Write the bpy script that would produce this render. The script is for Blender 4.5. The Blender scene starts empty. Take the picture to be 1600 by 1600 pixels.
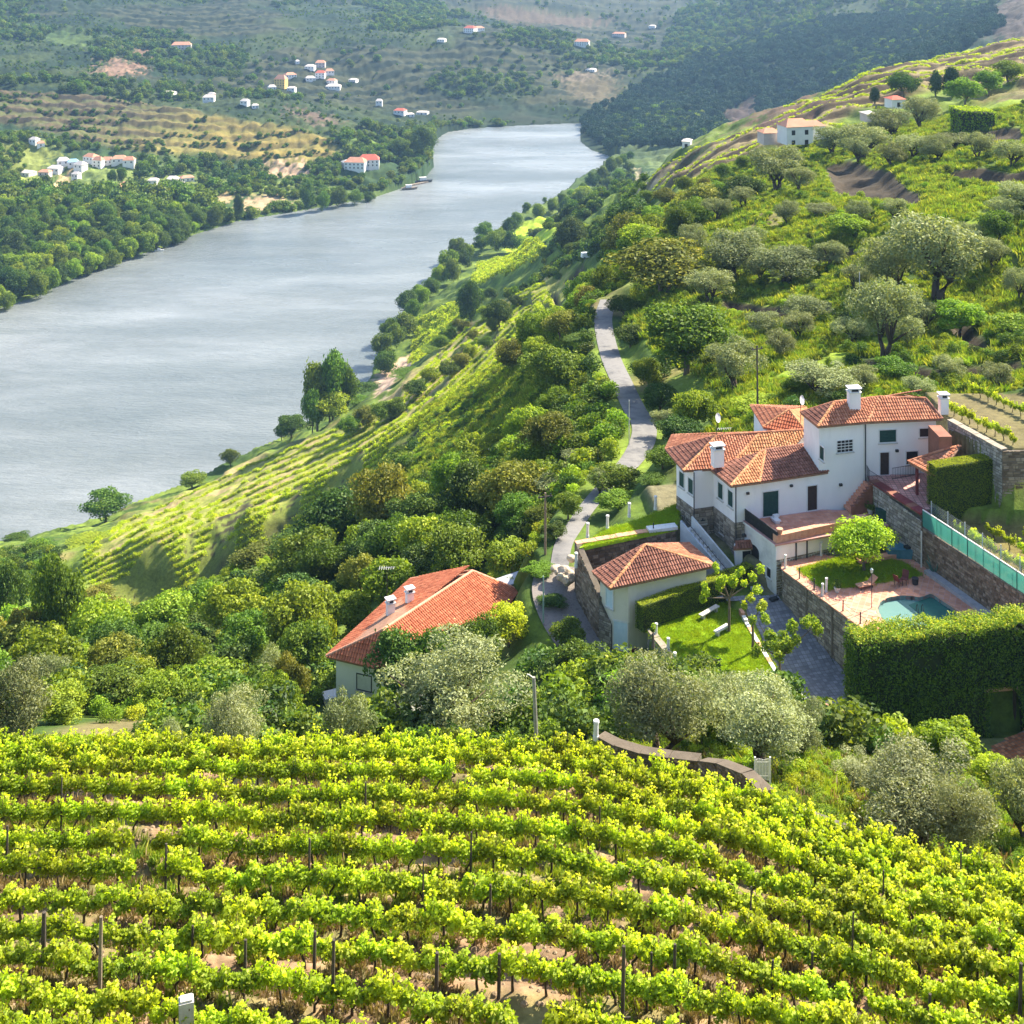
import bpy, bmesh, math, random
import numpy as np
from mathutils import Vector, Matrix
C = bpy.context.scene.collection
SC = bpy.context.scene

# ---------------------------------------------------------------- camera, sky, sun, exposure
F = 2000.0            # focal length in photograph pixels (1600 wide)
HZ = -110.0           # height of the horizon in photograph pixels (above the frame)
cam_d = bpy.data.cameras.new("camera"); cam = bpy.data.objects.new("camera", cam_d); C.objects.link(cam)
cam.location = (0, 0, 0); cam.rotation_euler = (math.radians(90), 0, 0)
cam_d.sensor_width = 36; cam_d.lens = 36*F/1600; cam_d.shift_y = -(800-HZ)/1600
cam_d.clip_start = 0.5; cam_d.clip_end = 20000
SC.camera = cam
SUN = Vector((0.79, 0.61, 0)).normalized()
SUN_EL = math.radians(42); SUN_AZ = math.atan2(SUN.x, SUN.y)
w = bpy.data.worlds.new("World"); SC.world = w; w.use_nodes = True
nt = w.node_tree; bg = nt.nodes["Background"]
sky = nt.nodes.new("ShaderNodeTexSky"); sky.sky_type = 'NISHITA'; sky.sun_disc = False
sky.sun_elevation = SUN_EL; sky.sun_rotation = SUN_AZ; sky.altitude = 200; sky.air_density = 1.0; sky.dust_density = 1.5
nt.links.new(sky.outputs[0], bg.inputs[0]); bg.inputs[1].default_value = 0.115
sl = bpy.data.lights.new("sun", 'SUN'); sl.energy = 5.0; sl.angle = math.radians(0.5); sl.color = (1.0, 0.89, 0.70)
so = bpy.data.objects.new("sun", sl); C.objects.link(so)
sd = Vector((SUN.x*math.cos(SUN_EL), SUN.y*math.cos(SUN_EL), math.sin(SUN_EL)))
so.rotation_euler = sd.to_track_quat('Z', 'Y').to_euler(); so.location = (200, 150, 200)
SC.view_settings.view_transform = 'Standard'; SC.view_settings.look = 'None'
SC.view_settings.gamma = 1; SC.view_settings.use_curve_mapping = False
SC.view_settings.exposure = 1.6
SC.render.engine = 'CYCLES'
SC.cycles.use_denoising = True
SC.cycles.max_bounces = 6; SC.cycles.diffuse_bounces = 3; SC.cycles.glossy_bounces = 2
SC.cycles.transmission_bounces = 3; SC.cycles.transparent_max_bounces = 4; SC.cycles.volume_bounces = 0
SC.cycles.caustics_reflective = False; SC.cycles.caustics_refractive = False

# ---------------------------------------------------------------- measuring helpers
def P(px, py, z):
    """point at height z that the photograph shows at (px, py)"""
    D = -z*F/(py-HZ); return Vector(((px-800)*D/F, D, z))
def PD(px, py, D):
    return Vector(((px-800)*D/F, D, -(py-HZ)/F*D))
def PX(px, D, z):
    return Vector(((px-800)*D/F, D, z))

# ---------------------------------------------------------------- materials
MATS = {}
def nodes(name):
    m = bpy.data.materials.new(name); m.use_nodes = True
    t = m.node_tree; t.nodes.clear()
    return m, t, t.nodes.new("ShaderNodeOutputMaterial")
def L(t, a, b): t.links.new(a, b)
def N(t, kind, **kw):
    n = t.nodes.new(kind)
    for k, v in kw.items():
        if k in n.inputs: n.inputs[k].default_value = v
        else: setattr(n, k, v)
    return n
def ramp(t, fac, stops):
    r = t.nodes.new("ShaderNodeValToRGB"); L(t, fac, r.inputs[0])
    els = r.color_ramp.elements
    while len(els) > 1: els.remove(els[-1])
    for i, (p, c) in enumerate(stops):
        e = els[0] if i == 0 else els.new(p)
        e.position = p; e.color = (*c, 1)
    return r.outputs[0]
def surf(name, c1, c2, scale=1.0, rough=0.85, bump=0.3, bscale=None, detail=6, c3=None, stretch=(1,1,1), spec=0.3):
    """mottled solid surface: two or three tones in noise, fine relief"""
    if name in MATS: return MATS[name]
    m, t, out = nodes(name)
    b = N(t, "ShaderNodeBsdfPrincipled"); b.inputs["Roughness"].default_value = rough; b.inputs["Specular IOR Level"].default_value = spec
    tc = N(t, "ShaderNodeTexCoord"); mp = N(t, "ShaderNodeMapping"); mp.inputs["Scale"].default_value = stretch
    L(t, tc.outputs["Object"], mp.inputs[0])
    n1 = N(t, "ShaderNodeTexNoise", Scale=scale, Detail=detail, Roughness=0.65); L(t, mp.outputs[0], n1.inputs["Vector"])
    stops = [(0.3, c1), (0.7, c2)] if c3 is None else [(0.28, c1), (0.5, c2), (0.72, c3)]
    L(t, ramp(t, n1.outputs["Fac"], stops), b.inputs["Base Color"])
    n2 = N(t, "ShaderNodeTexNoise", Scale=bscale or scale*8, Detail=4); L(t, mp.outputs[0], n2.inputs["Vector"])
    bp = N(t, "ShaderNodeBump", Strength=bump, Distance=0.03); L(t, n2.outputs["Fac"], bp.inputs["Height"]); L(t, bp.outputs[0], b.inputs["Normal"])
    L(t, b.outputs[0], out.inputs[0]); MATS[name] = m; return m
def leafmat(name, dark, light, trans=0.35, tip=None, hue=0.06):
    """leaves: per-leaf tint stored on the mesh, per-plant tint, light passing through"""
    if name in MATS: return MATS[name]
    m, t, out = nodes(name)
    at = N(t, "ShaderNodeAttribute", attribute_name="tint")
    oi = N(t, "ShaderNodeObjectInfo")
    stops = [(0.0, dark), (0.8, light)]
    if tip: stops.append((1.0, tip))
    col = ramp(t, at.outputs["Fac"], stops)
    hs = N(t, "ShaderNodeHueSaturation")
    mr = N(t, "ShaderNodeMapRange"); mr.inputs["To Min"].default_value = 0.5-hue*0.5; mr.inputs["To Max"].default_value = 0.5+hue*0.3
    L(t, oi.outputs["Random"], mr.inputs["Value"]); L(t, mr.outputs[0], hs.inputs["Hue"])
    mv = N(t, "ShaderNodeMath", operation='MULTIPLY_ADD'); mv.inputs[1].default_value = 7.31; mv.inputs[2].default_value = 0.0
    fr = N(t, "ShaderNodeMath", operation='FRACT'); L(t, oi.outputs["Random"], mv.inputs[0]); L(t, mv.outputs[0], fr.inputs[0])
    m2 = N(t, "ShaderNodeMapRange"); m2.inputs["To Min"].default_value = 0.72; m2.inputs["To Max"].default_value = 1.2
    L(t, fr.outputs[0], m2.inputs["Value"]); L(t, m2.outputs[0], hs.inputs["Value"])
    L(t, col, hs.inputs["Color"])
    d = N(t, "ShaderNodeBsdfDiffuse"); tr = N(t, "ShaderNodeBsdfTranslucent"); mx = N(t, "ShaderNodeMixShader"); mx.inputs[0].default_value = trans
    L(t, hs.outputs[0], d.inputs[0])
    br = N(t, "ShaderNodeMixRGB", blend_type='MULTIPLY'); br.inputs[0].default_value = 1; br.inputs[2].default_value = (1.15, 1.1, 0.45, 1)
    L(t, hs.outputs[0], br.inputs[1]); L(t, br.outputs[0], tr.inputs[0])
    L(t, d.outputs[0], mx.inputs[1]); L(t, tr.outputs[0], mx.inputs[2])
    gl = N(t, "ShaderNodeBsdfGlossy"); gl.inputs["Roughness"].default_value = 0.6; gl.inputs["Color"].default_value = (1, 1, 1, 1)
    m3 = N(t, "ShaderNodeMixShader"); m3.inputs[0].default_value = 0.015
    L(t, mx.outputs[0], m3.inputs[1]); L(t, gl.outputs[0], m3.inputs[2]); L(t, m3.outputs[0], out.inputs[0])
    MATS[name] = m; return m

# ---------------------------------------------------------------- mesh helpers
def mesh_np(name, V, faces4=None, faces3=None, tint=None, mat=None, smooth=False):
    me = bpy.data.meshes.new(name)
    V = np.asarray(V, dtype=np.float32).reshape(-1, 3)
    me.vertices.add(len(V)); me.vertices.foreach_set("co", V.ravel())
    loops = []; starts = []; n = 0
    if faces4 is not None and len(faces4):
        f = np.asarray(faces4, dtype=np.int32); loops.append(f.ravel()); starts.append(np.arange(len(f))*4); n = len(f)*4
    if faces3 is not None and len(faces3):
        f = np.asarray(faces3, dtype=np.int32); loops.append(f.ravel()); starts.append(n+np.arange(len(f))*3)
    lo = np.concatenate(loops).astype(np.int32); st = np.concatenate(starts).astype(np.int32)
    me.loops.add(len(lo)); me.loops.foreach_set("vertex_index", lo)
    me.polygons.add(len(st)); me.polygons.foreach_set("loop_start", st)
    me.update(calc_edges=True)
    if smooth: me.polygons.foreach_set("use_smooth", np.ones(len(st), dtype=bool))
    if tint is not None:
        a = me.attributes.new("tint", 'FLOAT', 'POINT'); a.data.foreach_set("value", np.asarray(tint, dtype=np.float32))
    if mat: me.materials.append(mat)
    return me
class MB:
    """collects shapes, builds ONE mesh object"""
    def __init__(s): s.v = []; s.f = []
    def add(s, vs, fs):
        o = len(s.v); s.v += [tuple(v) for v in vs]; s.f += [tuple(i+o for i in f) for f in fs]; return s
    def box(s, c, size, rz=0.0):
        cx, cy, cz = c; a, b, h = size[0]/2, size[1]/2, size[2]/2; co, si = math.cos(rz), math.sin(rz)
        vs = [(cx+x*co-y*si, cy+x*si+y*co, cz+z) for z in (-h, h) for x, y in ((-a,-b),(a,-b),(a,b),(-a,b))]
        return s.add(vs, [(0,3,2,1),(4,5,6,7),(0,1,5,4),(1,2,6,5),(2,3,7,6),(3,0,4,7)])
    def prism(s, poly, z0, z1):
        """poly: list of xy; z0/z1 numbers or lists"""
        n = len(poly); g = lambda z, i: z[i] if isinstance(z, (list, tuple)) else z
        vs = [(p[0], p[1], g(z0, i)) for i, p in enumerate(poly)]+[(p[0], p[1], g(z1, i)) for i, p in enumerate(poly)]
        ar = sum(poly[i][0]*poly[(i+1)%n][1]-poly[(i+1)%n][0]*poly[i][1] for i in range(n))
        fs = [tuple(range(n-1, -1, -1)), tuple(range(n, 2*n))]+[(i, (i+1)%n, n+(i+1)%n, n+i) for i in range(n)]
        if ar < 0: fs = [tuple(reversed(f)) for f in fs]
        return s.add(vs, fs)
    def tube(s, pts, r, n=6):
        """tapered tube along points; r number or list"""
        pts = [Vector(p) for p in pts]; k = len(pts); rr = r if isinstance(r, (list, tuple)) else [r]*k
        vs = []; fs = []
        for i, p in enumerate(pts):
            d = (pts[min(i+1, k-1)]-pts[max(i-1, 0)]); d = d.normalized() if d.length > 1e-6 else Vector((0,0,1))
            a = d.cross(Vector((0.31, 0.95, 0.05)) if abs(d.z) > 0.9 else Vector((0,0,1))).normalized(); b = d.cross(a)
            for j in range(n):
                t = 2*math.pi*j/n; vs.append(p+a*math.cos(t)*rr[i]+b*math.sin(t)*rr[i])
        for i in range(k-1):
            for j in range(n): fs.append((i*n+j, i*n+(j+1)%n, (i+1)*n+(j+1)%n, (i+1)*n+j))
        fs.append(tuple(range(n-1, -1, -1))); fs.append(tuple((k-1)*n+j for j in range(n)))
        return s.add(vs, fs)
    def mesh(s, name, mat, smooth=False):
        me = bpy.data.meshes.new(name); me.from_pydata(s.v, [], s.f); me.update()
        if mat: me.materials.append(mat)
        if smooth: me.polygons.foreach_set("use_smooth", [True]*len(me.polygons))
        return me
    def build(s, name, mat, parent=None, smooth=False, kind=None, origin=None):
        if origin is not None:
            o0 = Vector(origin); s.v = [(x-o0.x, y-o0.y, z-o0.z) for x, y, z in s.v]
        o = bpy.data.objects.new(name, s.mesh(name, mat, smooth)); C.objects.link(o)
        if origin is not None: o.location = origin
        if parent is not None: o.parent = parent
        if kind: o['kind'] = kind
        return o
def empty(name, loc, label, cat, group=None, rz=0.0):
    o = bpy.data.objects.new(name, None); C.objects.link(o); o.location = loc; o.rotation_euler = (0, 0, rz)
    o.empty_display_size = 0.5; o['label'] = label; o['category'] = cat; o['kind'] = 'thing'
    if group: o['group'] = group
    return o
def tag(o, label, cat, group=None):
    o['label'] = label; o['category'] = cat; o['kind'] = 'thing'
    if group: o['group'] = group
    return o
def rel(root, pts):
    """world points into the frame of an unrotated root"""
    return [Vector(p)-root.location for p in pts]
# ---------------------------------------------------------------- value noise
_rs = np.random.RandomState(7); _LAT = _rs.rand(256, 256)
def vnoise(x, y):
    xi = np.floor(x).astype(np.int64); yi = np.floor(y).astype(np.int64); fx = x-xi; fy = y-yi
    fx = fx*fx*(3-2*fx); fy = fy*fy*(3-2*fy)
    g = lambda a, b: _LAT[a & 255, b & 255]
    return (g(xi, yi)*(1-fx)+g(xi+1, yi)*fx)*(1-fy)+(g(xi, yi+1)*(1-fx)+g(xi+1, yi+1)*fx)*fy
def fbm(x, y, o=4):
    s = 0; a = 0.5; n = 0
    for i in range(o):
        s = s+a*vnoise(x*2**i+17.3*i, y*2**i+5.1*i); n += a; a *= 0.5
    return s/n
def inpoly(x, y, poly):
    poly = np.asarray(poly, dtype=float); ins = np.zeros(x.shape, bool)
    x0, y0 = poly.min(0); x1, y1 = poly.max(0)
    sel = (x >= x0) & (x <= x1) & (y >= y0) & (y <= y1)
    xs, ys = x[sel], y[sel]; r = np.zeros(xs.shape, bool); j = len(poly)-1
    for i in range(len(poly)):
        xi, yi = poly[i]; xj, yj = poly[j]
        if yi != yj:
            r ^= ((yi > ys) != (yj > ys)) & (xs < (xj-xi)*(ys-yi)/(yj-yi)+xi)
        j = i
    ins[sel] = r; return ins
def segdist(x, y, poly, closed=True, maxd=1e9):
    d = np.full(x.shape, 1e9); n = len(poly)
    for i in range(n if closed else n-1):
        ax, ay = poly[i][:2]; bx, by = poly[(i+1) % n][:2]; dx, dy = bx-ax, by-ay; l2 = dx*dx+dy*dy+1e-9
        t = np.clip(((x-ax)*dx+(y-ay)*dy)/l2, 0, 1)
        d = np.minimum(d, np.hypot(x-ax-t*dx, y-ay-t*dy))
    return d
def sstep(a, b, x):
    t = np.clip((x-a)/(b-a), 0, 1); return t*t*(3-2*t)

# ---------------------------------------------------------------- terrain heights
RZ = -220.0    # river level
CP = [ # (px, py, distance) of ground points seen in the photograph
 (0,1600,33.4),(400,1600,33.6),(800,1600,33.7),(1200,1600,33.2),(1600,1600,32.6),(-300,1600,34),(1900,1600,32),
 (800,1850,27),(0,1850,27),(1600,1850,27),(0,1400,41),(400,1400,40.5),(800,1400,40),(1200,1400,39.8),(1500,1430,39),
 (0,1280,46),(500,1280,46),(900,1280,45.5),(1150,1300,45),(0,1195,52),(300,1195,52),(600,1195,52),(900,1210,50.5),
 (1600,1425,40),(1400,1375,42.5),(1200,1290,46.5),(-300,1300,47),(1900,1500,36),
 # below the vineyard edge
 (0,1168,75),(200,1165,75),(400,1165,77),(600,1165,79),(715,1165,76),(850,1175,72),(1030,1170,66),(1160,1205,60),(1280,1260,56),(1400,1345,52),(1520,1390,50),
 (1600,1320,58),(1750,1350,55),
 (0,1110,95),(200,1105,100),(400,1105,100),(1600,1210,72),(1480,1200,73),(1330,1190,76),
 # house platform surroundings
 (560,1110,104.5),(700,1080,104),(790,1040,101),(850,1100,90),(930,1075,92),(1000,1080,88),(1120,1075,86),
 (902,935,107),(990,1045,100),(1225,939,103.7),(1310,1042,97.3),(1300,1120,91),(1450,1180,84),(1600,1160,85),(1800,1160,88),
 (885,840,116),(925,780,126),(990,715,140),(1005,650,155),(970,590,175),(945,520,200),(950,475,222),
 (1050,790,118),(1060,720,126),(1150,650,134),(1290,610,136),(1400,640,126),(1520,650,116),(1600,650,116),(1800,650,116),
 # ravine and slopes left of the road
 (880,700,150),(850,800,133),(820,880,122),(700,880,140),(750,760,190),(850,650,185),(880,600,208),(600,850,170),(500,960,140),(560,900,150),(400,880,190),
 (400,1000,135),(250,1000,155),(120,1000,170),(0,1000,200),(50,900,300),(150,940,232),(-200,1000,200),(-300,1150,95),
 # vineyard spur
 (230,850,305),(230,905,298),(235,960,290),(240,985,235),(140,900,305),(160,965,285),(290,860,302),(300,905,296),(300,945,250),(300,820,345),(200,820,375),(380,800,300),(395,800,305),(350,845,302),(345,925,292),(350,952,240),(450,790,303),(430,845,296),(430,882,245),(565,715,300),(540,780,292),(545,808,240),(660,690,265),(500,740,325),(600,680,320),(760,640,262),
 (700,560,440),(800,560,330),(640,620,420),(880,480,395),(900,420,500),(850,440,600),(930,400,480),(780,480,520),
 # river bank fields
 (120,830,430),(300,762,500),(400,705,535),(470,672,560),(590,600,612),(650,500,715),(700,450,772),(640,560,650),(720,500,640),(760,430,800),(830,385,870),(820,350,940),(900,330,960),(870,380,840),
 # right hillside above the road
 (1050,560,178),(1100,600,158),(1200,600,150),(1250,500,180),(1400,600,138),(1550,600,132),(1600,450,170),(1400,450,182),(1200,450,205),(1040,460,215),(1000,400,268),(1100,350,278),
 (1300,330,235),(1400,300,245),(1550,300,212),(1500,200,330),(1600,200,300),(1250,230,380),(1180,290,330),(1750,300,210),(1750,150,300),(1400,200,390),
 (1000,290,490),(1050,265,465),(1100,241,450),(1200,200,450),(1300,150,480),(1400,104,530),(1500,85,545),(1600,62,560),(1800,45,590),(1500,100,500),(1600,80,500),(1400,118,480),(1300,168,440),(1500,92,522),(1600,70,530),(1800,60,530),(1400,110,505),(1300,160,460),(1000,350,360),(950,330,620),(960,300,700),(1500,130,440),(1080,290,400),
 # opposite bank
 (970,230,1310),(1010,215,1290),(1050,190,1420),(1100,150,1560),(1200,100,1620),(1300,50,1750),(1400,0,1900),(1550,0,1750),(1250,190,1350),(1350,120,1250),(1500,60,1300),(1600,0,1500),
 (1600,-60,2000),(1300,-60,2300),(1150,215,1180),
 (0,440,800),(0,330,950),(200,330,980),(-300,440,820),(-300,300,980),(100,265,1080),(160,300,1020),(330,300,1060),(0,230,1130),(200,240,1130),(400,260,1140),(540,245,1150),(600,230,1200),
 (0,115,1400),(250,160,1350),(480,190,1260),(200,200,1230),(0,175,1250),(400,215,1220),(-300,150,1350),(-300,60,1700),
 (0,60,1750),(300,100,1650),(480,125,1600),(600,170,1480),(740,45,1900),(600,50,1900),(910,68,1900),(850,140,1600),(0,0,2100),(400,0,2300),(800,0,2500),(1000,20,2500),(1100,0,2700),(1250,-20,2900),
 (760,190,1450),(900,180,1480),(970,150,1600),(980,90,1950),(1020,60,2200),(-300,0,2100),
]
CH = [ # hidden ground (X, distance, z)
 (-18,62,-42),(0,62,-41.5),(10,60,-40),(-45,70,-47),(60,60,-40),(60,45,-33),(-30,45,-33),
 (150,620,-150),(210,620,-120),(250,700,-100),(120,800,-190),(200,800,-180),(300,800,-150),(330,1000,-185),(250,1000,-205),(420,950,-150),
 (0,3400,-40),(700,3400,-20),(-900,3400,-20),(1300,3400,0),(0,5200,40),(1800,5200,60),(-1800,5200,60),(-1500,2500,-60),(1300,2200,-10),(-1000,1500,-150),
 (-120,80,-55),(-150,160,-100),(-230,300,-180),(-280,420,-215),(100,200,-35),(130,130,-35),(80,130,-42),(300,400,-20),(250,300,-30),(0,15,-17),(30,15,-17),(-30,15,-17),
]
cp = [((px-800)/F, math.log(D), (py-HZ)/F) for px, py, D in CP]+[(x/D, math.log(D), -z/D) for x, D, z in CH]
cp = np.array(cp)
def _ker(r2): return 0.5*r2*np.log(r2+1e-12)
_n = len(cp); _d2 = ((cp[:, None, :2]-cp[None, :, :2])**2).sum(-1)
_A = np.zeros((_n+3, _n+3)); _A[:_n, :_n] = _ker(_d2)+np.eye(_n)*2e-5; _A[:_n, _n] = 1; _A[:_n, _n+1:] = cp[:, :2]; _A[_n, :_n] = 1; _A[_n+1:, :_n] = cp[:, :2].T
_w = np.linalg.solve(_A, np.concatenate([cp[:, 2], [0, 0, 0]]))
def rbf(a, l):
    out = np.full(a.shape, _w[_n])+_w[_n+1]*a+_w[_n+2]*l
    for i in range(_n): out += _w[i]*_ker((a-cp[i, 0])**2+(l-cp[i, 1])**2)
    return out
GA = np.concatenate([np.linspace(-0.75, -0.44, 40)[:-1], np.linspace(-0.44, 0.44, 760), np.linspace(0.44, 0.75, 40)[1:]])
GL = np.concatenate([np.linspace(math.log(16), math.log(60), 160)[:-1], np.linspace(math.log(60), math.log(130), 210)[:-1], np.linspace(math.log(130), math.log(2300), 780)[:-1], np.linspace(math.log(2300), math.log(5300), 70)])
# smooth function: evaluated on a coarse grid, then interpolated
_ca = np.linspace(-0.75, 0.75, 260); _cl = np.linspace(GL[0], GL[-1], 480)
_ct = rbf(*np.meshgrid(_ca, _cl))
def smooth_T(a, l):
    u = np.clip((a-_ca[0])/(_ca[1]-_ca[0]), 0, len(_ca)-1.001); v = np.clip((l-_cl[0])/(_cl[1]-_cl[0]), 0, len(_cl)-1.001)
    i = u.astype(int); j = v.astype(int); fu = u-i; fv = v-j
    return (_ct[j, i]*(1-fu)+_ct[j, i+1]*fu)*(1-fv)+(_ct[j+1, i]*(1-fu)+_ct[j+1, i+1]*fu)*fv
def WP(pts, z=RZ): return [tuple(P(x, y, z)[:2]) for x, y in pts]
RIVER = WP([(-900,900),(-300,560),(0,482),(60,462),(110,438),(150,422),(210,400),(250,389),(300,368),(370,346),(440,334),(520,321),(585,308),(640,290),(662,280),(676,262),(673,235),(684,215),(700,206),(740,200),(800,197),(860,194),(912,192),
  (906,205),(907,222),(925,235),(950,243),(969,252),(966,264),(930,285),(905,297),(885,312),(850,330),(812,345),(770,362),(735,385),(700,412),(665,440),(640,470),(622,500),(600,530),(585,565),(580,592),(540,620),(500,642),(472,668),(440,684),(400,702),(350,728),(300,752),(200,790),(120,838),(60,850),(0,880),(-300,1100),(-900,1500)])
XX, LL = np.meshgrid(GA, GL); YY = np.exp(LL); AA = XX.copy(); XX = AA*YY
Z = -smooth_T(AA, LL)*YY
# lower bank relief before pads: general roughness
rough = (fbm(XX/9, YY/9, 5)-0.5)
Z += rough*np.clip(YY*0.012, 0.25, 9)*sstep(55, 120, YY)+(fbm(XX/90, YY/90, 4)-0.5)*np.clip((YY-500)*0.02, 0, 18)
Z += (fbm(XX*1.3, YY*1.3, 4)-0.5)*0.16*(YY < 60)
ZS = Z.copy()          # surface before terracing and pads
def seen(px, py):
    """first ground point along the sight line of photograph pixel (px, py)"""
    a = (px-800)/F; t = (py-HZ)/F; c = int(np.clip(np.searchsorted(GA, a), 1, len(GA)-1))
    f = (a-GA[c-1])/(GA[c]-GA[c-1]); col = -(Z[:, c-1]*(1-f)+Z[:, c]*f)/YY[:, 0]
    k = np.argmax(col <= t) if (col <= t).any() else len(GL)-1
    if k > 0 and col[k-1] > t and col[k] <= t:
        g = (col[k-1]-t)/(col[k-1]-col[k]+1e-12); D = math.exp(GL[k-1]+(GL[k]-GL[k-1])*g)
    else: D = math.exp(GL[k])
    return Vector((a*D, D, -t*D))
def ground(x, y):
    a = x/y; l = math.log(y); c = int(np.clip(np.searchsorted(GA, a), 1, len(GA)-1)); r = int(np.clip(np.searchsorted(GL, l), 1, len(GL)-1))
    f = min(max((a-GA[c-1])/(GA[c]-GA[c-1]), 0), 1); g = min(max((l-GL[r-1])/(GL[r]-GL[r-1]), 0), 1)
    return float((Z[r-1, c-1]*(1-f)+Z[r-1, c]*f)*(1-g)+(Z[r, c-1]*(1-f)+Z[r, c]*f)*g)
def groundN(x, y, ZZ=None):
    ZZ = Z if ZZ is None else ZZ
    a = x/y; l = np.log(y); c = np.clip(np.searchsorted(GA, a), 1, len(GA)-1); r = np.clip(np.searchsorted(GL, l), 1, len(GL)-1)
    f = np.clip((a-GA[c-1])/(GA[c]-GA[c-1]), 0, 1); g = np.clip((l-GL[r-1])/(GL[r]-GL[r-1]), 0, 1)
    return (ZZ[r-1, c-1]*(1-f)+ZZ[r-1, c]*f)*(1-g)+(ZZ[r, c-1]*(1-f)+ZZ[r, c]*f)*g
def region(pts, dmax=None):
    out = []
    for x, y in pts:
        p = seen(x, y); k = 0
        while dmax and p.y > dmax and k < 40: k += 1; p = seen(x, y+k*1.5)
        out.append((p.x, p.y))
    return out
# river bed and banks
river_in = inpoly(XX, YY, RIVER)
near_r = (YY > 380) & (YY < 2200)
rd = np.full(XX.shape, 1e4); rd[near_r] = segdist(XX[near_r], YY[near_r], RIVER)
land_min = RZ+0.6+np.minimum(rd*0.10, 7)
Z = np.where(river_in, RZ-1.0-np.minimum(rd*0.1, 5), np.maximum(Z, land_min))
ZS = Z.copy()
# ---------------------------------------------------------------- terraces, pads, road bed
COL = np.zeros(Z.shape+(3,)); 
n1 = fbm(XX/14, YY/14, 5); n2 = fbm(XX/3.1+9, YY/3.1, 4); n3 = fbm(XX/60+3, YY/60, 4)
def lerp(a, b, t): t = t[..., None]; return np.asarray(a)*(1-t)+np.asarray(b)*t
COL = lerp((0.045,0.085,0.014), (0.15,0.21,0.028), sstep(0.35, 0.65, n1*0.6+n2*0.4))
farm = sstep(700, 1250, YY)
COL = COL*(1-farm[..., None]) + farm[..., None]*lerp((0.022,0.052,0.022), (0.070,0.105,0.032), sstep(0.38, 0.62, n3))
COL = lerp(COL, (0.24,0.16,0.09), sstep(0.58, 0.70, fbm(XX/22+40, YY/22, 4))*0.5*(YY < 600))
def paint(pts, col, amt=1.0, feather=0.12, n=0.3, world=None):
    poly = world or region(pts); m = inpoly(XX, YY, poly).astype(float)
    yc = sum(p[1] for p in poly)/len(poly); sel = (YY > yc*0.45) & (YY < yc*2.2) & (XX > min(p[0] for p in poly)-yc*.05) & (XX < max(p[0] for p in poly)+yc*.05)
    fw = max(0.4, yc*0.012*feather*10)
    d = np.full(XX.shape, 1e9); d[sel] = segdist(XX[sel], YY[sel], poly)
    jag = (n2-0.5)*fw*3
    s = np.where(m > 0, d, -d)+jag
    k = sstep(-fw*0.5, fw*0.5, s)*amt
    c = np.asarray(col)*(1-n+2*n*(0.5*n1+0.5*n2))[..., None]
    COL[:] = COL*(1-k[..., None])+c*k[..., None]
    return k
def blendmask(poly, fw):
    m = inpoly(XX, YY, poly); yc = sum(p[1] for p in poly)/len(poly)
    sel = (XX > min(p[0] for p in poly)-2*fw) & (XX < max(p[0] for p in poly)+2*fw) & (YY > min(p[1] for p in poly)-2*fw) & (YY < max(p[1] for p in poly)+2*fw)
    d = np.full(XX.shape, 1e9); d[sel] = segdist(XX[sel], YY[sel], poly)
    return np.where(m, sstep(0, fw, d), 0.0)
# vineyard spur: contour terraces with earth banks
SPUR = region([(128,915),(135,850),(200,808),(300,762),(400,712),(470,690),(540,660),(600,625),(660,560),(720,520),(800,480),(850,430),(905,412),(900,450),(860,480),(840,520),(810,560),(790,600),(760,650),(720,690),(660,710),(610,760),(560,800),(500,810),(440,840),(400,880),(350,900),(300,930),(240,960),(160,950)])
km = blendmask(SPUR, 7.0)
q = ZS/6.5+0.35*(fbm(XX/60+8, YY/60, 2)-0.5)*3; fq = q-np.floor(q)
zt = ZS+(sstep(0.75, 0.98, fq)-fq)*6.5*0.7
Z = Z*(1-km*0.25)+zt*km*0.25; SPM = km; SPF = fq
bank = sstep(0.72, 0.80, fq)*sstep(0.0, 0.08, 1-fq)
COL = lerp(COL, (0.24,0.25,0.055), km*0.9)
COL = lerp(COL, (0.34,0.25,0.13), km*sstep(0.50, 0.60, n1*0.5+n2*0.5)*0.8)
# terraced vineyard on the right-hand crest: long level benches with earth risers
CREST = region([(990,300),(1010,262),(1050,246),(1100,228),(1200,188),(1300,138),(1400,92),(1500,72),(1660,46),(1660,150),(1560,135),(1480,140),(1400,165),(1330,185),(1270,225),(1200,235),(1130,260),(1080,285),(1020,310)], 640)
km2 = blendmask(CREST, 6.0)
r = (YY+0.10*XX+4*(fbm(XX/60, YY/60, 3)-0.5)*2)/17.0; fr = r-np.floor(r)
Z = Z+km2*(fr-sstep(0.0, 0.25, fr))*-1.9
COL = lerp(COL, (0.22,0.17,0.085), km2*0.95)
COL = lerp(COL, (0.055,0.04,0.024), km2*(1-sstep(0.22, 0.30, fr))*0.95)
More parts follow.
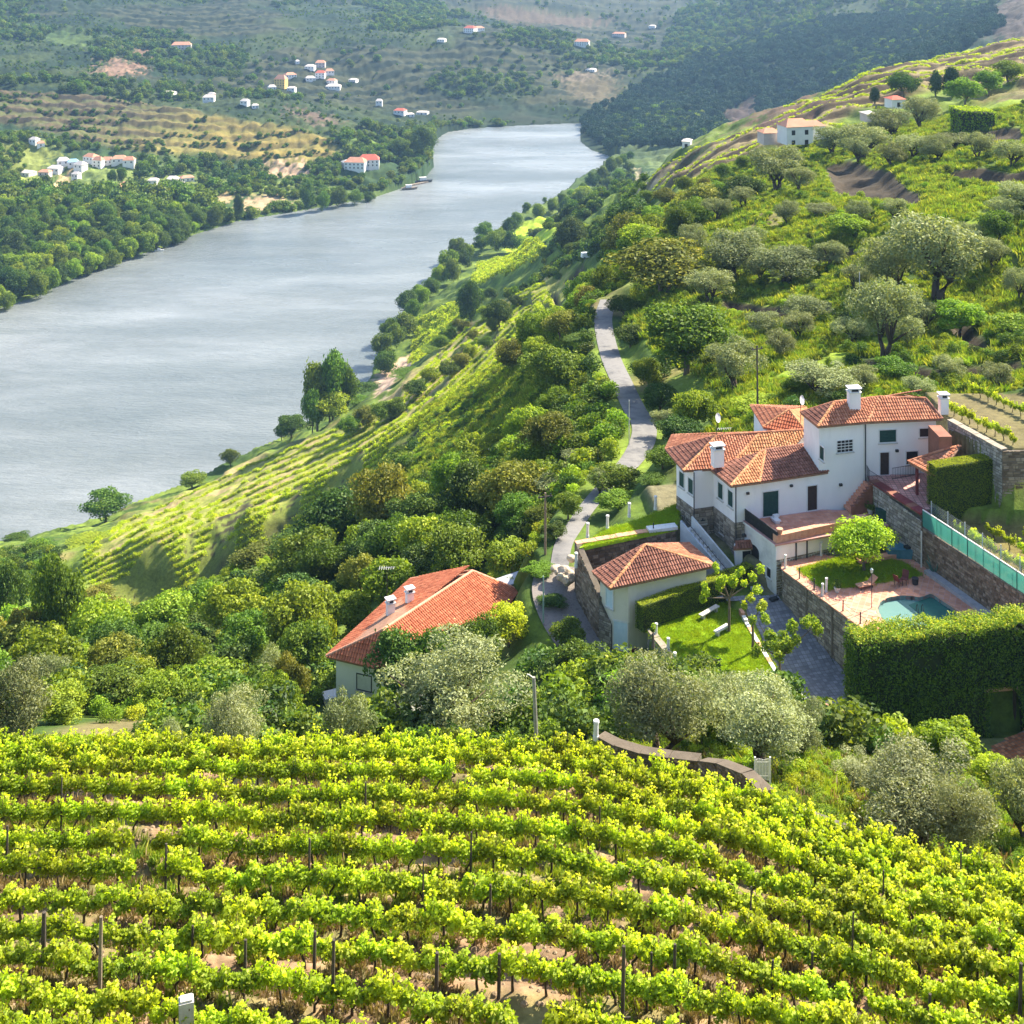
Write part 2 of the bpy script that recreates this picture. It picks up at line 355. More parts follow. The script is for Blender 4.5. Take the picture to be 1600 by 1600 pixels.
# terraced hill across the river
LH = region([(-60,130),(60,143),(180,152),(260,163),(400,188),(480,198),(530,215),(545,245),(470,262),(330,250),(215,242),(130,226),(0,195),(-60,190)])
km3 = blendmask(LH, 18.0)
r = (YY-0.10*XX+9*(fbm(XX/120, YY/120, 2)-0.5)*2)/30.0; fr = r-np.floor(r)
Z = Z+km3*(fr-sstep(0.0, 0.25, fr))*-3.0
gold = sstep(-430, -250, XX)
COL = lerp(COL, (0.125,0.095,0.05), km3*0.95*(1-gold)); COL = lerp(COL, (0.26,0.20,0.05), km3*0.95*gold)
COL = lerp(COL, (0.045,0.038,0.022), km3*(1-sstep(0.25, 0.35, fr))*(0.95-0.5*gold)); COL = lerp(COL, (0.10,0.12,0.035), km3*sstep(0.55, 0.6, fr)*0.7*(1-gold*0.5))
# other benches far away: faint contour terraces on the upper slopes
r = (YY-0.1*XX+110*(fbm(XX/320+5, YY/320, 2)-0.5)*2)/44.0; fr = r-np.floor(r)
tm = sstep(1400, 1520, YY)*(1-sstep(0, 60, XX-(YY-1420)*0.22-60))*sstep(0.47, 0.52, fbm(XX/230+70, YY/230, 4))
COL = lerp(COL, (0.085,0.095,0.045), tm*0.95); COL = lerp(COL, (0.025,0.042,0.022), tm*(1-sstep(0.40, 0.48, fr)))
Z = Z+tm*(fr-sstep(0, 0.3, fr))*-2.5
# patches of ground colour (fields, bare earth, lanes between the far houses)
paint([(788,388),(800,362),(822,346),(874,335),(872,362),(865,378),(820,386)], (0.33,0.44,0.03), n=0.08, feather=0.03)
paint([(735,448),(748,412),(790,402),(852,392),(830,412),(790,432)], (0.29,0.35,0.05), n=0.15, feather=0.04)
paint([(640,565),(652,500),(700,478),(742,460),(745,490),(700,520),(668,555)], (0.26,0.33,0.045), n=0.2, feather=0.04)
paint([(578,612),(590,585),(625,560),(650,545),(640,575),(610,600),(600,625)], (0.42,0.30,0.22), n=0.3, feather=0.05)
paint([(150,112),(165,98),(190,92),(228,108),(190,118)], (0.40,0.25,0.17), 0.95)
paint([(195,84),(215,76),(242,84),(225,92)], (0.34,0.2,0.14), 0.9)
paint([(60,60),(90,45),(150,55),(148,75),(100,72)], (0.12,0.19,0.045), 0.9)
paint([(0,28),(60,40),(130,50),(100,60),(0,50)], (0.07,0.13,0.035), 0.8)
paint([(415,265),(425,252),(475,258),(480,270),(420,278)], (0.46,0.31,0.2), 0.95)
paint([(308,300),(330,295),(368,300),(350,315),(300,312)], (0.40,0.28,0.16), 0.8)
paint([(390,308),(430,303),(450,312),(430,325),(385,325)], (0.42,0.29,0.18), 0.8)
paint([(30,320),(40,300),(90,285),(110,265),(98,290),(60,318)], (0.44,0.31,0.18), 0.9)
paint([(110,305),(190,285),(230,290),(180,312)], (0.36,0.27,0.13), 0.7)
paint([(460,168),(500,175),(530,190),(500,195),(455,180)], (0.27,0.18,0.14), 0.8)
paint([(-10,205),(60,215),(90,240),(70,270),(30,300),(-10,300)], (0.24,0.27,0.06), 0.7)
paint([(140,262),(230,265),(300,280),(400,285),(470,290),(400,300),(280,295),(150,285)], (0.19,0.24,0.06), 0.7)
paint([(540,215),(600,220),(645,225),(640,245),(560,240)], (0.16,0.25,0.045), 0.9)
paint([(880,118),(920,108),(960,125),(965,155),(930,165),(890,150)], (0.19,0.155,0.085), 0.85)
paint([(870,125),(900,115),(950,112),(905,126)], (0.34,0.27,0.2), 0.6)
paint([(760,12),(850,18),(945,28),(930,45),(860,38),(770,28)], (0.17,0.12,0.08), 0.85)
paint([(560,30),(650,28),(720,45),(690,60),(600,55)], (0.085,0.12,0.045), 0.8)
paint([(0,0),(120,0),(200,10),(140,22),(0,15)], (0.03,0.06,0.025), 0.8)
paint([(1010,225),(1060,215),(1110,225),(1050,240)], (0.11,0.15,0.05), 0.7)
paint([(1130,170),(1180,148),(1270,160),(1240,185),(1160,190)], (0.12,0.075,0.06), 0.9)
paint([(1480,50),(1540,20),(1600,-10),(1700,0),(1640,50),(1560,65)], (0.14,0.095,0.08), 0.8)
paint([(1000,300),(985,285),(998,268),(1012,285),(1015,300)], (0.40,0.32,0.22), 0.6)
# right hillside: bright herb slopes and brown earth cuts, their colour darkened for shade
HERB = (0.18,0.25,0.02)
for pg in ([(1190,590),(1330,480),(1420,500),(1320,560),(1250,630),(1190,660)], [(1370,700),(1450,620),(1600,610),(1650,640),(1600,720)],
           [(1495,185),(1560,160),(1660,140),(1660,180),(1560,190)], [(1400,330),(1500,280),(1600,270),(1650,340),(1560,400),(1500,360)],
           [(1120,460),(1200,430),(1290,440),(1300,500),(1180,500)], [(1230,300),(1290,240),(1400,260),(1330,330)]):
    paint(pg, HERB, 0.9, n=0.45)
SCOOPS = []
def scoop(pts, depth, col, fw=2.0, tilt=None):
    global Z
    fw *= 2.2; depth *= 0.75
    pg = region(pts); yc = sum(p[1] for p in pg)/len(pg); m = inpoly(XX, YY, pg); d = np.full(XX.shape, 1e9)
    sel = (XX > min(p[0] for p in pg)-5) & (XX < max(p[0] for p in pg)+5) & (YY > min(p[1] for p in pg)-9) & (YY < max(p[1] for p in pg)+9)
    d[sel] = segdist(XX[sel], YY[sel], pg); k = np.where(m, sstep(0, fw, d), 0.0)
    if tilt:   # a cut bank: the ground falls away towards the near left side
        pv = XX*-0.75+YY*-0.66; lo, hi = min(p[0]*-0.75+p[1]*-0.66 for p in pg), max(p[0]*-0.75+p[1]*-0.66 for p in pg)
        k = np.where(m, sstep(0, 1.6, d), 0.0)*(0.25+0.75*np.clip((pv-lo)/(hi-lo+1e-6)*1.3, 0, 1)); depth = tilt
    Z = Z-k*depth; SCOOPS.append(pg); c = np.asarray(col)*(0.6+0.8*n2)[..., None]; k2 = np.where(m, sstep(-0.5, 1.0, d), 0)[..., None]; COL[:] = COL*(1-k2)+c*k2
EARTH = (0.085,0.075,0.035)
for pg in ([(1285,262),(1330,250),(1400,275),(1445,305),(1440,322),(1380,315),(1300,300)], [(1455,470),(1500,478),(1560,545),(1520,555),(1470,505)], [(1500,205),(1600,200),(1600,225),(1520,230)], [(1125,462),(1200,478),(1300,470),(1305,492),(1200,502),(1125,482)], [(1470,275),(1540,262),(1620,268),(1620,292),(1540,288)], [(1350,560),(1450,575),(1600,560),(1600,582),(1450,598),(1350,582)], [(1180,395),(1260,400),(1340,385),(1340,402),(1260,418),(1180,412)]): scoop(pg, 2.0, (0.050,0.038,0.024), 1.5)
for pg in ([(190,955),(195,905),(245,845),(268,880),(275,905),(235,962)], [(284,868),(300,828),(307,840),(304,868)], [(308,905),(330,842),(390,775),(396,800),(352,850),(322,930)],
           [(405,848),(430,797),(478,757),(470,800),(440,835)], [(492,785),(528,738),(570,700),(568,735),(530,772)], [(600,712),(625,690),(660,662),(655,690),(620,715)], [(700,560),(728,540),(732,552),(712,575)], [(752,540),(782,512),(780,528),(760,552)]):
    scoop(pg, 0.8, (0.050,0.046,0.022), 1.6)  # dark earth tone also carries the shade of the bank faces
for pg in ([(880,440),(905,415),(930,420),(935,435),(900,448)], [(800,470),(830,462),(880,470),(875,480),(830,478)], [(850,448),(905,452),(900,462),(855,462)]): scoop(pg, 3.0, (0.045,0.035,0.022), 2.0, 6.0)
DROP = region([(1290,270),(1345,256),(1440,300),(1440,330),(1330,325),(1285,300)])
# foreground vineyard soil
PXT = [-400,0,600,930,1200,1400,1600,2000]; DT = [51.5,52,52,50.3,46.3,42.8,40.2,35.5]; DB = [33.4,32.0,29.6,28.2,27.2,26.4,25.6,24]
NROW = 11
pxg = AA*F+800; dt = np.interp(pxg, PXT, DT); db = np.interp(pxg, PXT, DB); ROWC = (YY-db)/(dt-db)*NROW
vin = sstep(-2, 0, ROWC)*(1-sstep(NROW+0.25, NROW+0.7, ROWC))
fr = ROWC-np.floor(ROWC+0.5)
Z = Z+vin*0.16*np.sin(2*np.pi*(fr+0.18))
soil = lerp((0.31,0.195,0.115), (0.17,0.115,0.07), sstep(0.35, 0.65, fbm(XX*1.7, YY*1.7, 4)))
gr = sstep(0.45, 0.68, fbm(XX*0.5+30, YY*0.5, 4)); soil = lerp(soil, (0.22,0.25,0.07), gr*0.45)
COL = COL*(1-vin[..., None])+soil*vin[..., None]
tb = sstep(NROW+0.2, NROW+0.6, ROWC)*(YY < 70)
COL = lerp(COL, (0.17,0.19,0.05), tb*0.7)

# ---- levels around the houses
PADM = np.zeros(Z.shape)
def pad(poly, zf, fw=0.5, inner=0.0):
    global Z
    m = inpoly(XX, YY, poly); x0 = min(p[0] for p in poly)-fw-1; x1 = max(p[0] for p in poly)+fw+1; y0 = min(p[1] for p in poly)-fw-1; y1 = max(p[1] for p in poly)+fw+1
    sel = (XX > x0) & (XX < x1) & (YY > y0) & (YY < y1); d = np.full(XX.shape, 1e9); d[sel] = segdist(XX[sel], YY[sel], poly)
    k = np.where(m, 1.0, 1-sstep(0, fw, d)); zz = zf(XX, YY) if callable(zf) else zf
    Z = Z*(1-k)+zz*k; np.maximum(PADM, k, out=PADM); return k
ZU, ZT, ZP, ZG, ZLW, ZBED = -47.7, -50.2, -51.85, -51.5, -55.0, -43.2
yardz = lambda x, y: -54.4-0.24*np.clip(103.7-y, 0, 7.0)
POOLF = [(21.9,103.7),(29.65,87.0)]     # top of the wall between driveway and pool terrace
K = (33.4,104.4)                        # corner under the upper terrace
YARD = [P(1175,920,-54.4)[:2], (21.9,105.5), (22.3,103.3), (29.5,87.6), (31,80), (26,80), P(1285,1150,-56.1)[:2], P(1240,1085,-56.1)[:2], P(1165,960,-55.2)[:2], P(1120,935,-54.6)[:2]]
LAWN = [P(1012,985,ZLW)[:2], P(1120,935,ZLW)[:2], P(1160,960,ZLW)[:2], P(1238,1088,ZLW)[:2], P(1215,1125,ZLW)[:2], P(1090,1120,ZLW)[:2], P(1055,1040,ZLW)[:2]]
LANE = [(902,925,-55.6),(915,965,-56.4),(955,1020,-57.2),(985,1052,-57.6),(1000,1095,-58.0)]
ROADP = [(951,470,222),(943,495,211),(945,522,200),(955,560,186),(970,595,174),(990,635,161),(1006,665,153),(1003,692,146),(985,722,139),(955,752,132),(922,788,125),(893,828,118),(880,850,114.5),(874,885,111)]
rp = [PD(*p) for p in ROADP]
lane_c = [P(*p) for p in LANE]; rp += [Vector((lane_c[0].x-1.9, lane_c[0].y+0.2, lane_c[0].z))]+[Vector((p.x-1.7, p.y-0.6, p.z)) for p in lane_c[1:]]
def catmull(pts, k=8):
    out = []; n = len(pts)
    for i in range(n-1):
        p0, p1, p2, p3 = pts[max(i-1, 0)], pts[i], pts[i+1], pts[min(i+2, n-1)]
        for j in range(k):
            t = j/k; out.append(0.5*((2*p1)+(p2-p0)*t+(2*p0-5*p1+4*p2-p3)*t*t+(3*p1-p0-3*p2+p3)*t**3))
    out.append(pts[-1]); return out
ROADC = catmull(rp, 6)
# smooth the road's height profile
zs = np.array([p.z for p in ROADC]); zs = np.convolve(np.pad(zs, 6, mode='edge'), np.ones(13)/13, 'valid')
for p, z_ in zip(ROADC, zs): p.z = float(z_)
def road_pad(pts, half, fw):
    global Z
    sel = (YY > 80) & (YY < 240) & (np.abs(XX) < 80); x = XX[sel]; y = YY[sel]; best = np.full(x.shape, 1e9); bz = np.zeros(x.shape)
    for a, b in zip(pts[:-1], pts[1:]):
        dx, dy = b.x-a.x, b.y-a.y; t = np.clip(((x-a.x)*dx+(y-a.y)*dy)/(dx*dx+dy*dy+1e-9), 0, 1); d = np.hypot(x-a.x-t*dx, y-a.y-t*dy)
        m = d < best; best[m] = d[m]; bz[m] = (a.z+(b.z-a.z)*t)[m]
    k = 1-sstep(half+0.5, half+fw, best); zz = Z[sel]; Z[sel] = zz*(1-k)+(bz-0.06)*k
    pm = PADM[sel]; pm = np.maximum(pm, 1-sstep(half+0.2, half+1.2, best)); PADM[sel] = pm
road_pad(ROADC, 1.5, 3.6)
GARD = [P(905,856,ZG)[:2], P(1057,824,ZG)[:2], P(1062,786,ZG)[:2], P(1010,808,ZG)[:2], P(945,828,ZG)[:2]]
HOUSE = [P(1057,845,-52.4)[:2], P(1148,856,-52.8)[:2], P(1212,851,ZT)[:2], K, (44,112), (44,121), (13.0,121)]
kh = pad(HOUSE, -52.6, 1.0); COL = lerp(COL, (0.17,0.15,0.09), kh*0.9)
pad([(GARD[0][0]+0.4, GARD[0][1]+1.1), (GARD[1][0], GARD[1][1]+1.1)]+list(GARD[2:]), ZG-0.05, 0.4)
pad([(15.0,107.2),(21.2,104.9),(22.0,103.9),(16.0,103.0),(12.5,106.5)], -54.4, 0.5)     # yard by the steps
pad(YARD, yardz, 0.8); pad(LAWN, ZLW-0.04, 0.3)
pad([(6.6,103.0),(7.8,100.8),(10.0,99.2),(10.5,100.4),(18,105.5),(14.8,107.8),(8,106.5)], -57.3, 0.5)  # outbuilding
PTER = [(22.9,103.7),(23.4,106.2),(33.3,106.0),K,(39.3,88.4),(30.7,87.4)]
pad(PTER, ZP-0.35, 0.15)
UPT = [(30.9,110.6),(33.6,104.6),(35.6,106.5),(44,104.5),(47,112.3),(40,113.2)]
pad(UPT, ZU-0.2, 0.2)
STRIP = [(33.75,104.2),(41.2,84.6),(60,84),(62,103),(44,104.6),(35.6,106.3)]
pad(STRIP, -48.9, 0.15); COL = lerp(COL, (0.16,0.13,0.05), inpoly(XX, YY, STRIP)*0.9)
BED = [P(1482,668,ZBED)[:2], P(1570,706,ZBED)[:2], (60,107), (66,122), (40,124), P(1482,640,ZBED)[:2]]
pad(BED, lambda x, y: ZBED-0.10*(y-108), 0.2); COL = lerp(COL, (0.13,0.11,0.05), inpoly(XX, YY, BED)*0.95)
pad([(23.5,80.5),(31,80.5),(31,85),(25,85)], -56.1, 2.0)
pad([(31,79.5),(60,79.5),(60,84.3),(41.2,84.4),(31,85.4)], -53.9, 1.2); COL = lerp(COL, (0.14,0.16,0.06), inpoly(XX, YY, [(31,79.5),(60,79.5),(60,84.3),(31,85.4)])*0.8)
pad([(-15.6,103.5),(-7,100),(1,112.5),(-8,116)], -63.4, 1.5)

# long curving vine rows of the spur: outer and inner edge curves, rows between them
SU = [(120,866),(200,812),(300,768),(400,722),(480,690),(560,655),(620,620),(680,560),(740,500),(800,455),(860,430)]
SL_ = [(165,968),(240,962),(330,915),(410,865),(480,830),(560,790),(640,735),(710,675),(770,620),(830,550),(880,480)]
SROWS = []
_zsave = Z
for j in range(14):
    f_ = (j+0.3)/14; line = []
    for (ux, uy), (lx, ly) in zip(SU, SL_): line.append((ux+(lx-ux)*f_, uy+(ly-uy)*f_))
    pts_ = []
    for (x0, y0), (x1, y1) in zip(line[:-1], line[1:]):
        for k_ in range(5): pts_.append(seen(x0+(x1-x0)*k_/5, y0+(y1-y0)*k_/5))
    SROWS.append([p for p in pts_ if 180 < p.y < 900])
drow = np.full(Z.shape, 1e9); selr = km > 0
for rw in SROWS:
    if len(rw) > 2: drow[selr] = np.minimum(drow[selr], segdist(XX[selr], YY[selr], [(p.x, p.y) for p in rw], closed=False))
COL = lerp(COL, (0.16,0.20,0.035), (drow < 0.9)*km*0.8)
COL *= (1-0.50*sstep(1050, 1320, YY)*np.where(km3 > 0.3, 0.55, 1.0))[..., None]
nr, nc = Z.shape; idx = np.arange(nr*nc).reshape(nr, nc)
f4 = np.stack([idx[:-1, :-1], idx[:-1, 1:], idx[1:, 1:], idx[1:, :-1]], -1).reshape(-1, 4)
m, t, out = nodes("ground")
b = N(t, "ShaderNodeBsdfPrincipled"); b.inputs["Roughness"].default_value = 0.95; b.inputs["Specular IOR Level"].default_value = 0.15
at = N(t, "ShaderNodeAttribute", attribute_name="soil_colour"); ge = N(t, "ShaderNodeNewGeometry")
n_a = N(t, "ShaderNodeTexNoise", Scale=1.6, Detail=8, Roughness=0.75); L(t, ge.outputs["Position"], n_a.inputs["Vector"])
n_b = N(t, "ShaderNodeTexNoise", Scale=0.11, Detail=8, Roughness=0.8); L(t, ge.outputs["Position"], n_b.inputs["Vector"])
ad = N(t, "ShaderNodeMath", operation='ADD'); L(t, n_a.outputs["Fac"], ad.inputs[0]); L(t, n_b.outputs["Fac"], ad.inputs[1])
mr = N(t, "ShaderNodeMapRange"); mr.inputs["From Min"].default_value = 0.75; mr.inputs["From Max"].default_value = 1.25; mr.inputs["To Min"].default_value = 0.5; mr.inputs["To Max"].default_value = 1.45
L(t, ad.outputs[0], mr.inputs["Value"])
ml = N(t, "ShaderNodeMixRGB", blend_type='MULTIPLY'); ml.inputs[0].default_value = 1; L(t, at.outputs["Color"], ml.inputs[1]); L(t, mr.outputs[0], ml.inputs[2])
L(t, ml.outputs[0], b.inputs["Base Color"])
bp = N(t, "ShaderNodeBump", Strength=0.7, Distance=0.12); L(t, n_a.outputs["Fac"], bp.inputs["Height"]); L(t, bp.outputs[0], b.inputs["Normal"]); L(t, b.outputs[0], out.inputs[0])
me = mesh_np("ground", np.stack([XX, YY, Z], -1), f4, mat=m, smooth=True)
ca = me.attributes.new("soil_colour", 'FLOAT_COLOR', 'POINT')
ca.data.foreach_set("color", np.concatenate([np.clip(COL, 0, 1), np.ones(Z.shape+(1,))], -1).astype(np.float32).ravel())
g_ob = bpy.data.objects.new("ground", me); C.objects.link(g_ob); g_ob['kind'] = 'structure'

# river: slow wind ripples, smoother streaks
m, t, out = nodes("river_water")
b = N(t, "ShaderNodeBsdfPrincipled"); b.inputs["Base Color"].default_value = (0.17, 0.19, 0.195, 1); b.inputs["Roughness"].default_value = 0.22; b.inputs["IOR"].default_value = 1.33
ge = N(t, "ShaderNodeNewGeometry"); mp = N(t, "ShaderNodeMapping"); mp.inputs["Scale"].default_value = (0.10, 0.30, 1); mp.inputs["Rotation"].default_value = (0, 0, 0.35)
L(t, ge.outputs["Position"], mp.inputs[0])
w1 = N(t, "ShaderNodeTexNoise", Scale=1.6, Detail=5, Roughness=0.65); L(t, mp.outputs[0], w1.inputs["Vector"])
w2 = N(t, "ShaderNodeTexNoise", Scale=0.06, Detail=4, Roughness=0.6); L(t, mp.outputs[0], w2.inputs["Vector"])
bp = N(t, "ShaderNodeBump", Strength=1.0, Distance=0.9); L(t, w1.outputs["Fac"], bp.inputs["Height"]); L(t, bp.outputs[0], b.inputs["Normal"])
mr = N(t, "ShaderNodeMapRange"); mr.inputs["From Min"].default_value = 0.35; mr.inputs["From Max"].default_value = 0.65; mr.inputs["To Min"].default_value = 0.10; mr.inputs["To Max"].default_value = 0.34
L(t, w2.outputs["Fac"], mr.inputs["Value"]); L(t, mr.outputs[0], b.inputs["Roughness"])
w3 = N(t, "ShaderNodeTexNoise", Scale=0.035, Detail=5, Roughness=0.7); L(t, mp.outputs[0], w3.inputs["Vector"]); L(t, ramp(t, w3.outputs["Fac"], [(0.35, (0.11,0.13,0.135)), (0.5, (0.16,0.18,0.185)), (0.66, (0.24,0.26,0.27))]), b.inputs["Base Color"]); L(t, b.outputs[0], out.inputs[0])
MATS["water"] = m
wb = MB(); xs = [-2600+i*130 for i in range(41)]; ys = [250+i*100 for i in range(24)]
wb.add([(x, y, RZ) for y in ys for x in xs], [(j*41+i, j*41+i+1, (j+1)*41+i+1, (j+1)*41+i) for j in range(23) for i in range(40)])
wb.build("river", m, kind='structure')
# asphalt road ribbon with a crown, and its low edge kerb of packed earth
def ribbon(pts, half, lift=0.02, cross=(-1, -0.5, 0, 0.5, 1), crown=0.06):
    vs = []; fs = []; n = len(cross)
    for i, p in enumerate(pts):
        d = (pts[min(i+1, len(pts)-1)]-pts[max(i-1, 0)]); s = Vector((d.y, -d.x, 0)).normalized()
        hw = half(p) if callable(half) else half
        for c in cross: vs.append(p+s*hw*c+Vector((0, 0, lift+crown*(1-c*c))))
    for i in range(len(pts)-1):
        for j in range(n-1): fs.append((i*n+j, i*n+j+1, (i+1)*n+j+1, (i+1)*n+j))
    return vs, fs
rb = MB(); rb.add(*ribbon(ROADC, lambda p: 0.8+0.65*min(max((p.y-124)/22, 0), 1))); rb.build("road", surf("asphalt", (0.075,0.077,0.085), (0.19,0.185,0.18), 0.35, 0.9, 0.3, 9, c3=(0.12,0.12,0.125)), kind='structure', smooth=True)
# ---------------------------------------------------------------- foliage prototypes (unit size: width 1, height 1)
def leaf_cards(cen, nrm, ln, wd, rng, twist=0.8):
    """kite-shaped leaves at cen facing roughly nrm"""
    n = len(cen); nr_ = nrm+rng.normal(0, twist, (n, 3)); nr_ /= np.linalg.norm(nr_, axis=1)[:, None]+1e-9
    a = np.cross(nr_, rng.normal(0, 1, (n, 3))); a /= np.linalg.norm(a, axis=1)[:, None]+1e-9; b = np.cross(nr_, a)
    s = rng.uniform(0.7, 1.3, (n, 1)); l = ln*s; w_ = wd*s
    fold = nr_*w_*0.35
    V = np.stack([cen-a*l*0.5, cen-a*l*0.05+b*w_*0.5+fold, cen+a*l*0.5, cen-a*l*0.05-b*w_*0.5+fold], 1)
    return V.reshape(-1, 3), np.arange(n*4).reshape(n, 4)
def crown_mesh(name, seed, n, mat, ln=0.05, wd=0.03, lobes=34, lr=(0.10, 0.20), z0=0.28, z1=1.0, power=1.0, flat=1.0, taper=0.0, core=0.25, up=0.25):
    rng = np.random.RandomState(seed)
    zc = (z0+z1)/2; rz = (z1-z0)/2
    L_ = []
    while len(L_) < lobes:
        p = rng.uniform(-1, 1, 3); d = np.linalg.norm(p)
        if d > 1 or d < (0.45 if rng.rand() < 0.8 else 0): continue
        rr = rng.uniform(*lr); sc = (1-rr/0.5*0.9)*(rng.uniform(1.1, 1.3) if rng.rand() < 0.18 else rng.uniform(0.8, 1.08))
        wz = 1-taper*(p[2]*0.5+0.5)
        L_.append((p[0]*0.5*sc*wz, p[1]*0.5*sc*wz, zc+p[2]*rz*(1-rr*0.8/rz if rz > rr else 0.5)*flat, rr, rng.rand()))
    L_ = np.array(L_); pr = L_[:, 3]**2; k = rng.choice(len(L_), n, p=pr/pr.sum())
    u = rng.normal(0, 1, (n, 3)); u[:, 2] += up; u /= np.linalg.norm(u, axis=1)[:, None]
    rad = L_[k, 3]*(1-core*rng.rand(n)**2)*rng.uniform(0.85, 1.15, n)*(1+(rng.rand(n) < 0.13)*rng.rand(n)*0.45)
    cen = L_[k, :3]+u*rad[:, None]*np.array([1, 1, 0.85])
    V, Fc = leaf_cards(cen, u, ln, wd, rng)
    tint = np.clip(rng.rand(n)*0.6+L_[k, 4]*0.4, 0, 1)
    return mesh_np(name, V, Fc, tint=np.repeat(tint, 4), mat=mat), L_
def trunk_mesh(name, seed, lobes, mat, r=0.03, stems=1, fork=0.3, spread=0.06):
    rng = random.Random(seed); b = MB(); idxs = list(range(len(lobes))); rng.shuffle(idxs)
    for s in range(stems):
        bx = rng.uniform(-1, 1)*spread*(stems > 1); by = rng.uniform(-1, 1)*spread*(stems > 1)
        tx, ty = bx*2+rng.uniform(-.04, .04), by*2+rng.uniform(-.04, .04)
        b.tube([(bx, by, -0.06), (bx+rng.uniform(-.01, .01), by, fork*0.5), (tx, ty, fork)], [r*1.25, r, r*0.8])
        for i in idxs[s*6:s*6+6]:
            lx, ly, lz = lobes[i][:3]
            b.tube([(tx, ty, fork-0.01), ((tx*0.5+lx*0.5)+rng.uniform(-.02, .02), ty*0.5+ly*0.5, fork*0.4+lz*0.55), (lx, ly, lz)], [r*0.65, r*0.4, r*0.15], 5)
    return b.mesh(name, mat, smooth=True)
BARK = surf("bark", (0.10,0.075,0.055), (0.20,0.16,0.12), 6, 0.95, 0.8, stretch=(1,1,0.3))
BARKD = surf("dark_bark", (0.045,0.033,0.024), (0.10,0.075,0.055), 8, 0.95, 0.8, stretch=(1,1,0.3))
M_OL = leafmat("olive_leaf", (0.17,0.21,0.10), (0.38,0.43,0.21), 0.3, tip=(0.48,0.52,0.28), hue=0.03)
M_OB = leafmat("dull_olive_leaf", (0.12,0.16,0.065), (0.31,0.36,0.16), 0.3, tip=(0.43,0.47,0.23), hue=0.03)  # duller, darker tone than the silvery olive leaf
M_BR = leafmat("bright_leaf", (0.10,0.20,0.018), (0.28,0.42,0.03), 0.42, tip=(0.46,0.55,0.05))
M_MD = leafmat("green_leaf", (0.045,0.11,0.014), (0.16,0.26,0.025), 0.38, tip=(0.30,0.38,0.04))
M_DK = leafmat("dark_leaf", (0.026,0.07,0.016), (0.095,0.175,0.025), 0.28, tip=(0.20,0.28,0.035))
M_OK = leafmat("oak_leaf", (0.09,0.12,0.02), (0.24,0.26,0.04), 0.32, tip=(0.42,0.38,0.05), hue=0.04)
M_YL = leafmat("yellow_leaf", (0.20,0.31,0.02), (0.42,0.54,0.03), 0.45, tip=(0.6,0.64,0.05))
M_VN = leafmat("vine_leaf", (0.27,0.40,0.014), (0.48,0.62,0.025), 0.58, tip=(0.76,0.80,0.10), hue=0.03)
M_CY = leafmat("cypress_leaf", (0.018,0.05,0.02), (0.05,0.10,0.03), 0.15)
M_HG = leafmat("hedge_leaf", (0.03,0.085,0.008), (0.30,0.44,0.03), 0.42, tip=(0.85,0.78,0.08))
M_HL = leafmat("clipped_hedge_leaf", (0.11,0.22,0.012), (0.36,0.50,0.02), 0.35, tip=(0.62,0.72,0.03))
M_SHADE = leafmat('shade_darkened_leaf', (0.018,0.052,0.030), (0.042,0.092,0.045), 0.1)  # leaf colour darkened to imitate shade on the far right hill
SPECIES = {}   # key -> list of (crown mesh, trunk mesh)
def species(key, mat, n, ln, wd, lobes=34, lr=(0.10, 0.19), z0=0.28, tr=0.03, stems=1, fork=0.3, var=3, bark=None, **kw):
    out = []
    for i in range(var):
        cm, lb = crown_mesh(key+"_crown", hash_(key)+i, n, mat, ln, wd, lobes, lr, z0, **kw)
        out.append((cm, trunk_mesh(key+"_trunk", i+hash_(key), lb, bark or BARK, tr, stems, fork)))
    SPECIES[key] = out
def hash_(s): return sum(ord(c)*(i+3) for i, c in enumerate(s)) % 9973
species('olive', M_OL, 15000, 0.028, 0.011, 40, (0.07, 0.17), 0.20, 0.030, 3, 0.22, 4, BARKD)
species('olive_b', M_OB, 8000, 0.038, 0.015, 32, (0.07, 0.17), 0.20, 0.030, 2, 0.24, 5, BARKD)
species('bright', M_BR, 6500, 0.048, 0.030, 34, (0.09, 0.18), 0.18, 0.024, 1, 0.25)
species('green', M_MD, 7000, 0.044, 0.027, 38, (0.09, 0.18), 0.15, 0.026, 1, 0.25)
species('dark', M_DK, 7500, 0.042, 0.025, 40, (0.09, 0.18), 0.12, 0.028, 1, 0.22)
species('oak', M_OK, 7000, 0.042, 0.026, 38, (0.09, 0.18), 0.15, 0.028, 2, 0.25)
species('yellow', M_YL, 5500, 0.052, 0.032, 30, (0.09, 0.18), 0.12, 0.022, 1, 0.22)
species('cypress', M_CY, 5000, 0.06, 0.03, 30, (0.14, 0.24), 0.03, 0.04, 1, 0.2, 2, taper=0.75)
species('poplar', M_MD, 5000, 0.06, 0.035, 34, (0.12, 0.24), 0.08, 0.03, 1, 0.3, 3, taper=0.45)
species('far_tree', M_MD, 500, 0.13, 0.09, 16, (0.16, 0.26), 0.05, 0.03, 1, 0.2, 4)
species('far_dark', M_DK, 500, 0.13, 0.09, 16, (0.16, 0.26), 0.05, 0.03, 1, 0.2, 4)
species('far_pine', M_SHADE, 500, 0.13, 0.09, 16, (0.16, 0.26), 0.05, 0.03, 1, 0.2, 4)  # same crown settings as far_dark, in the shade-darkened leaf
TREES = []
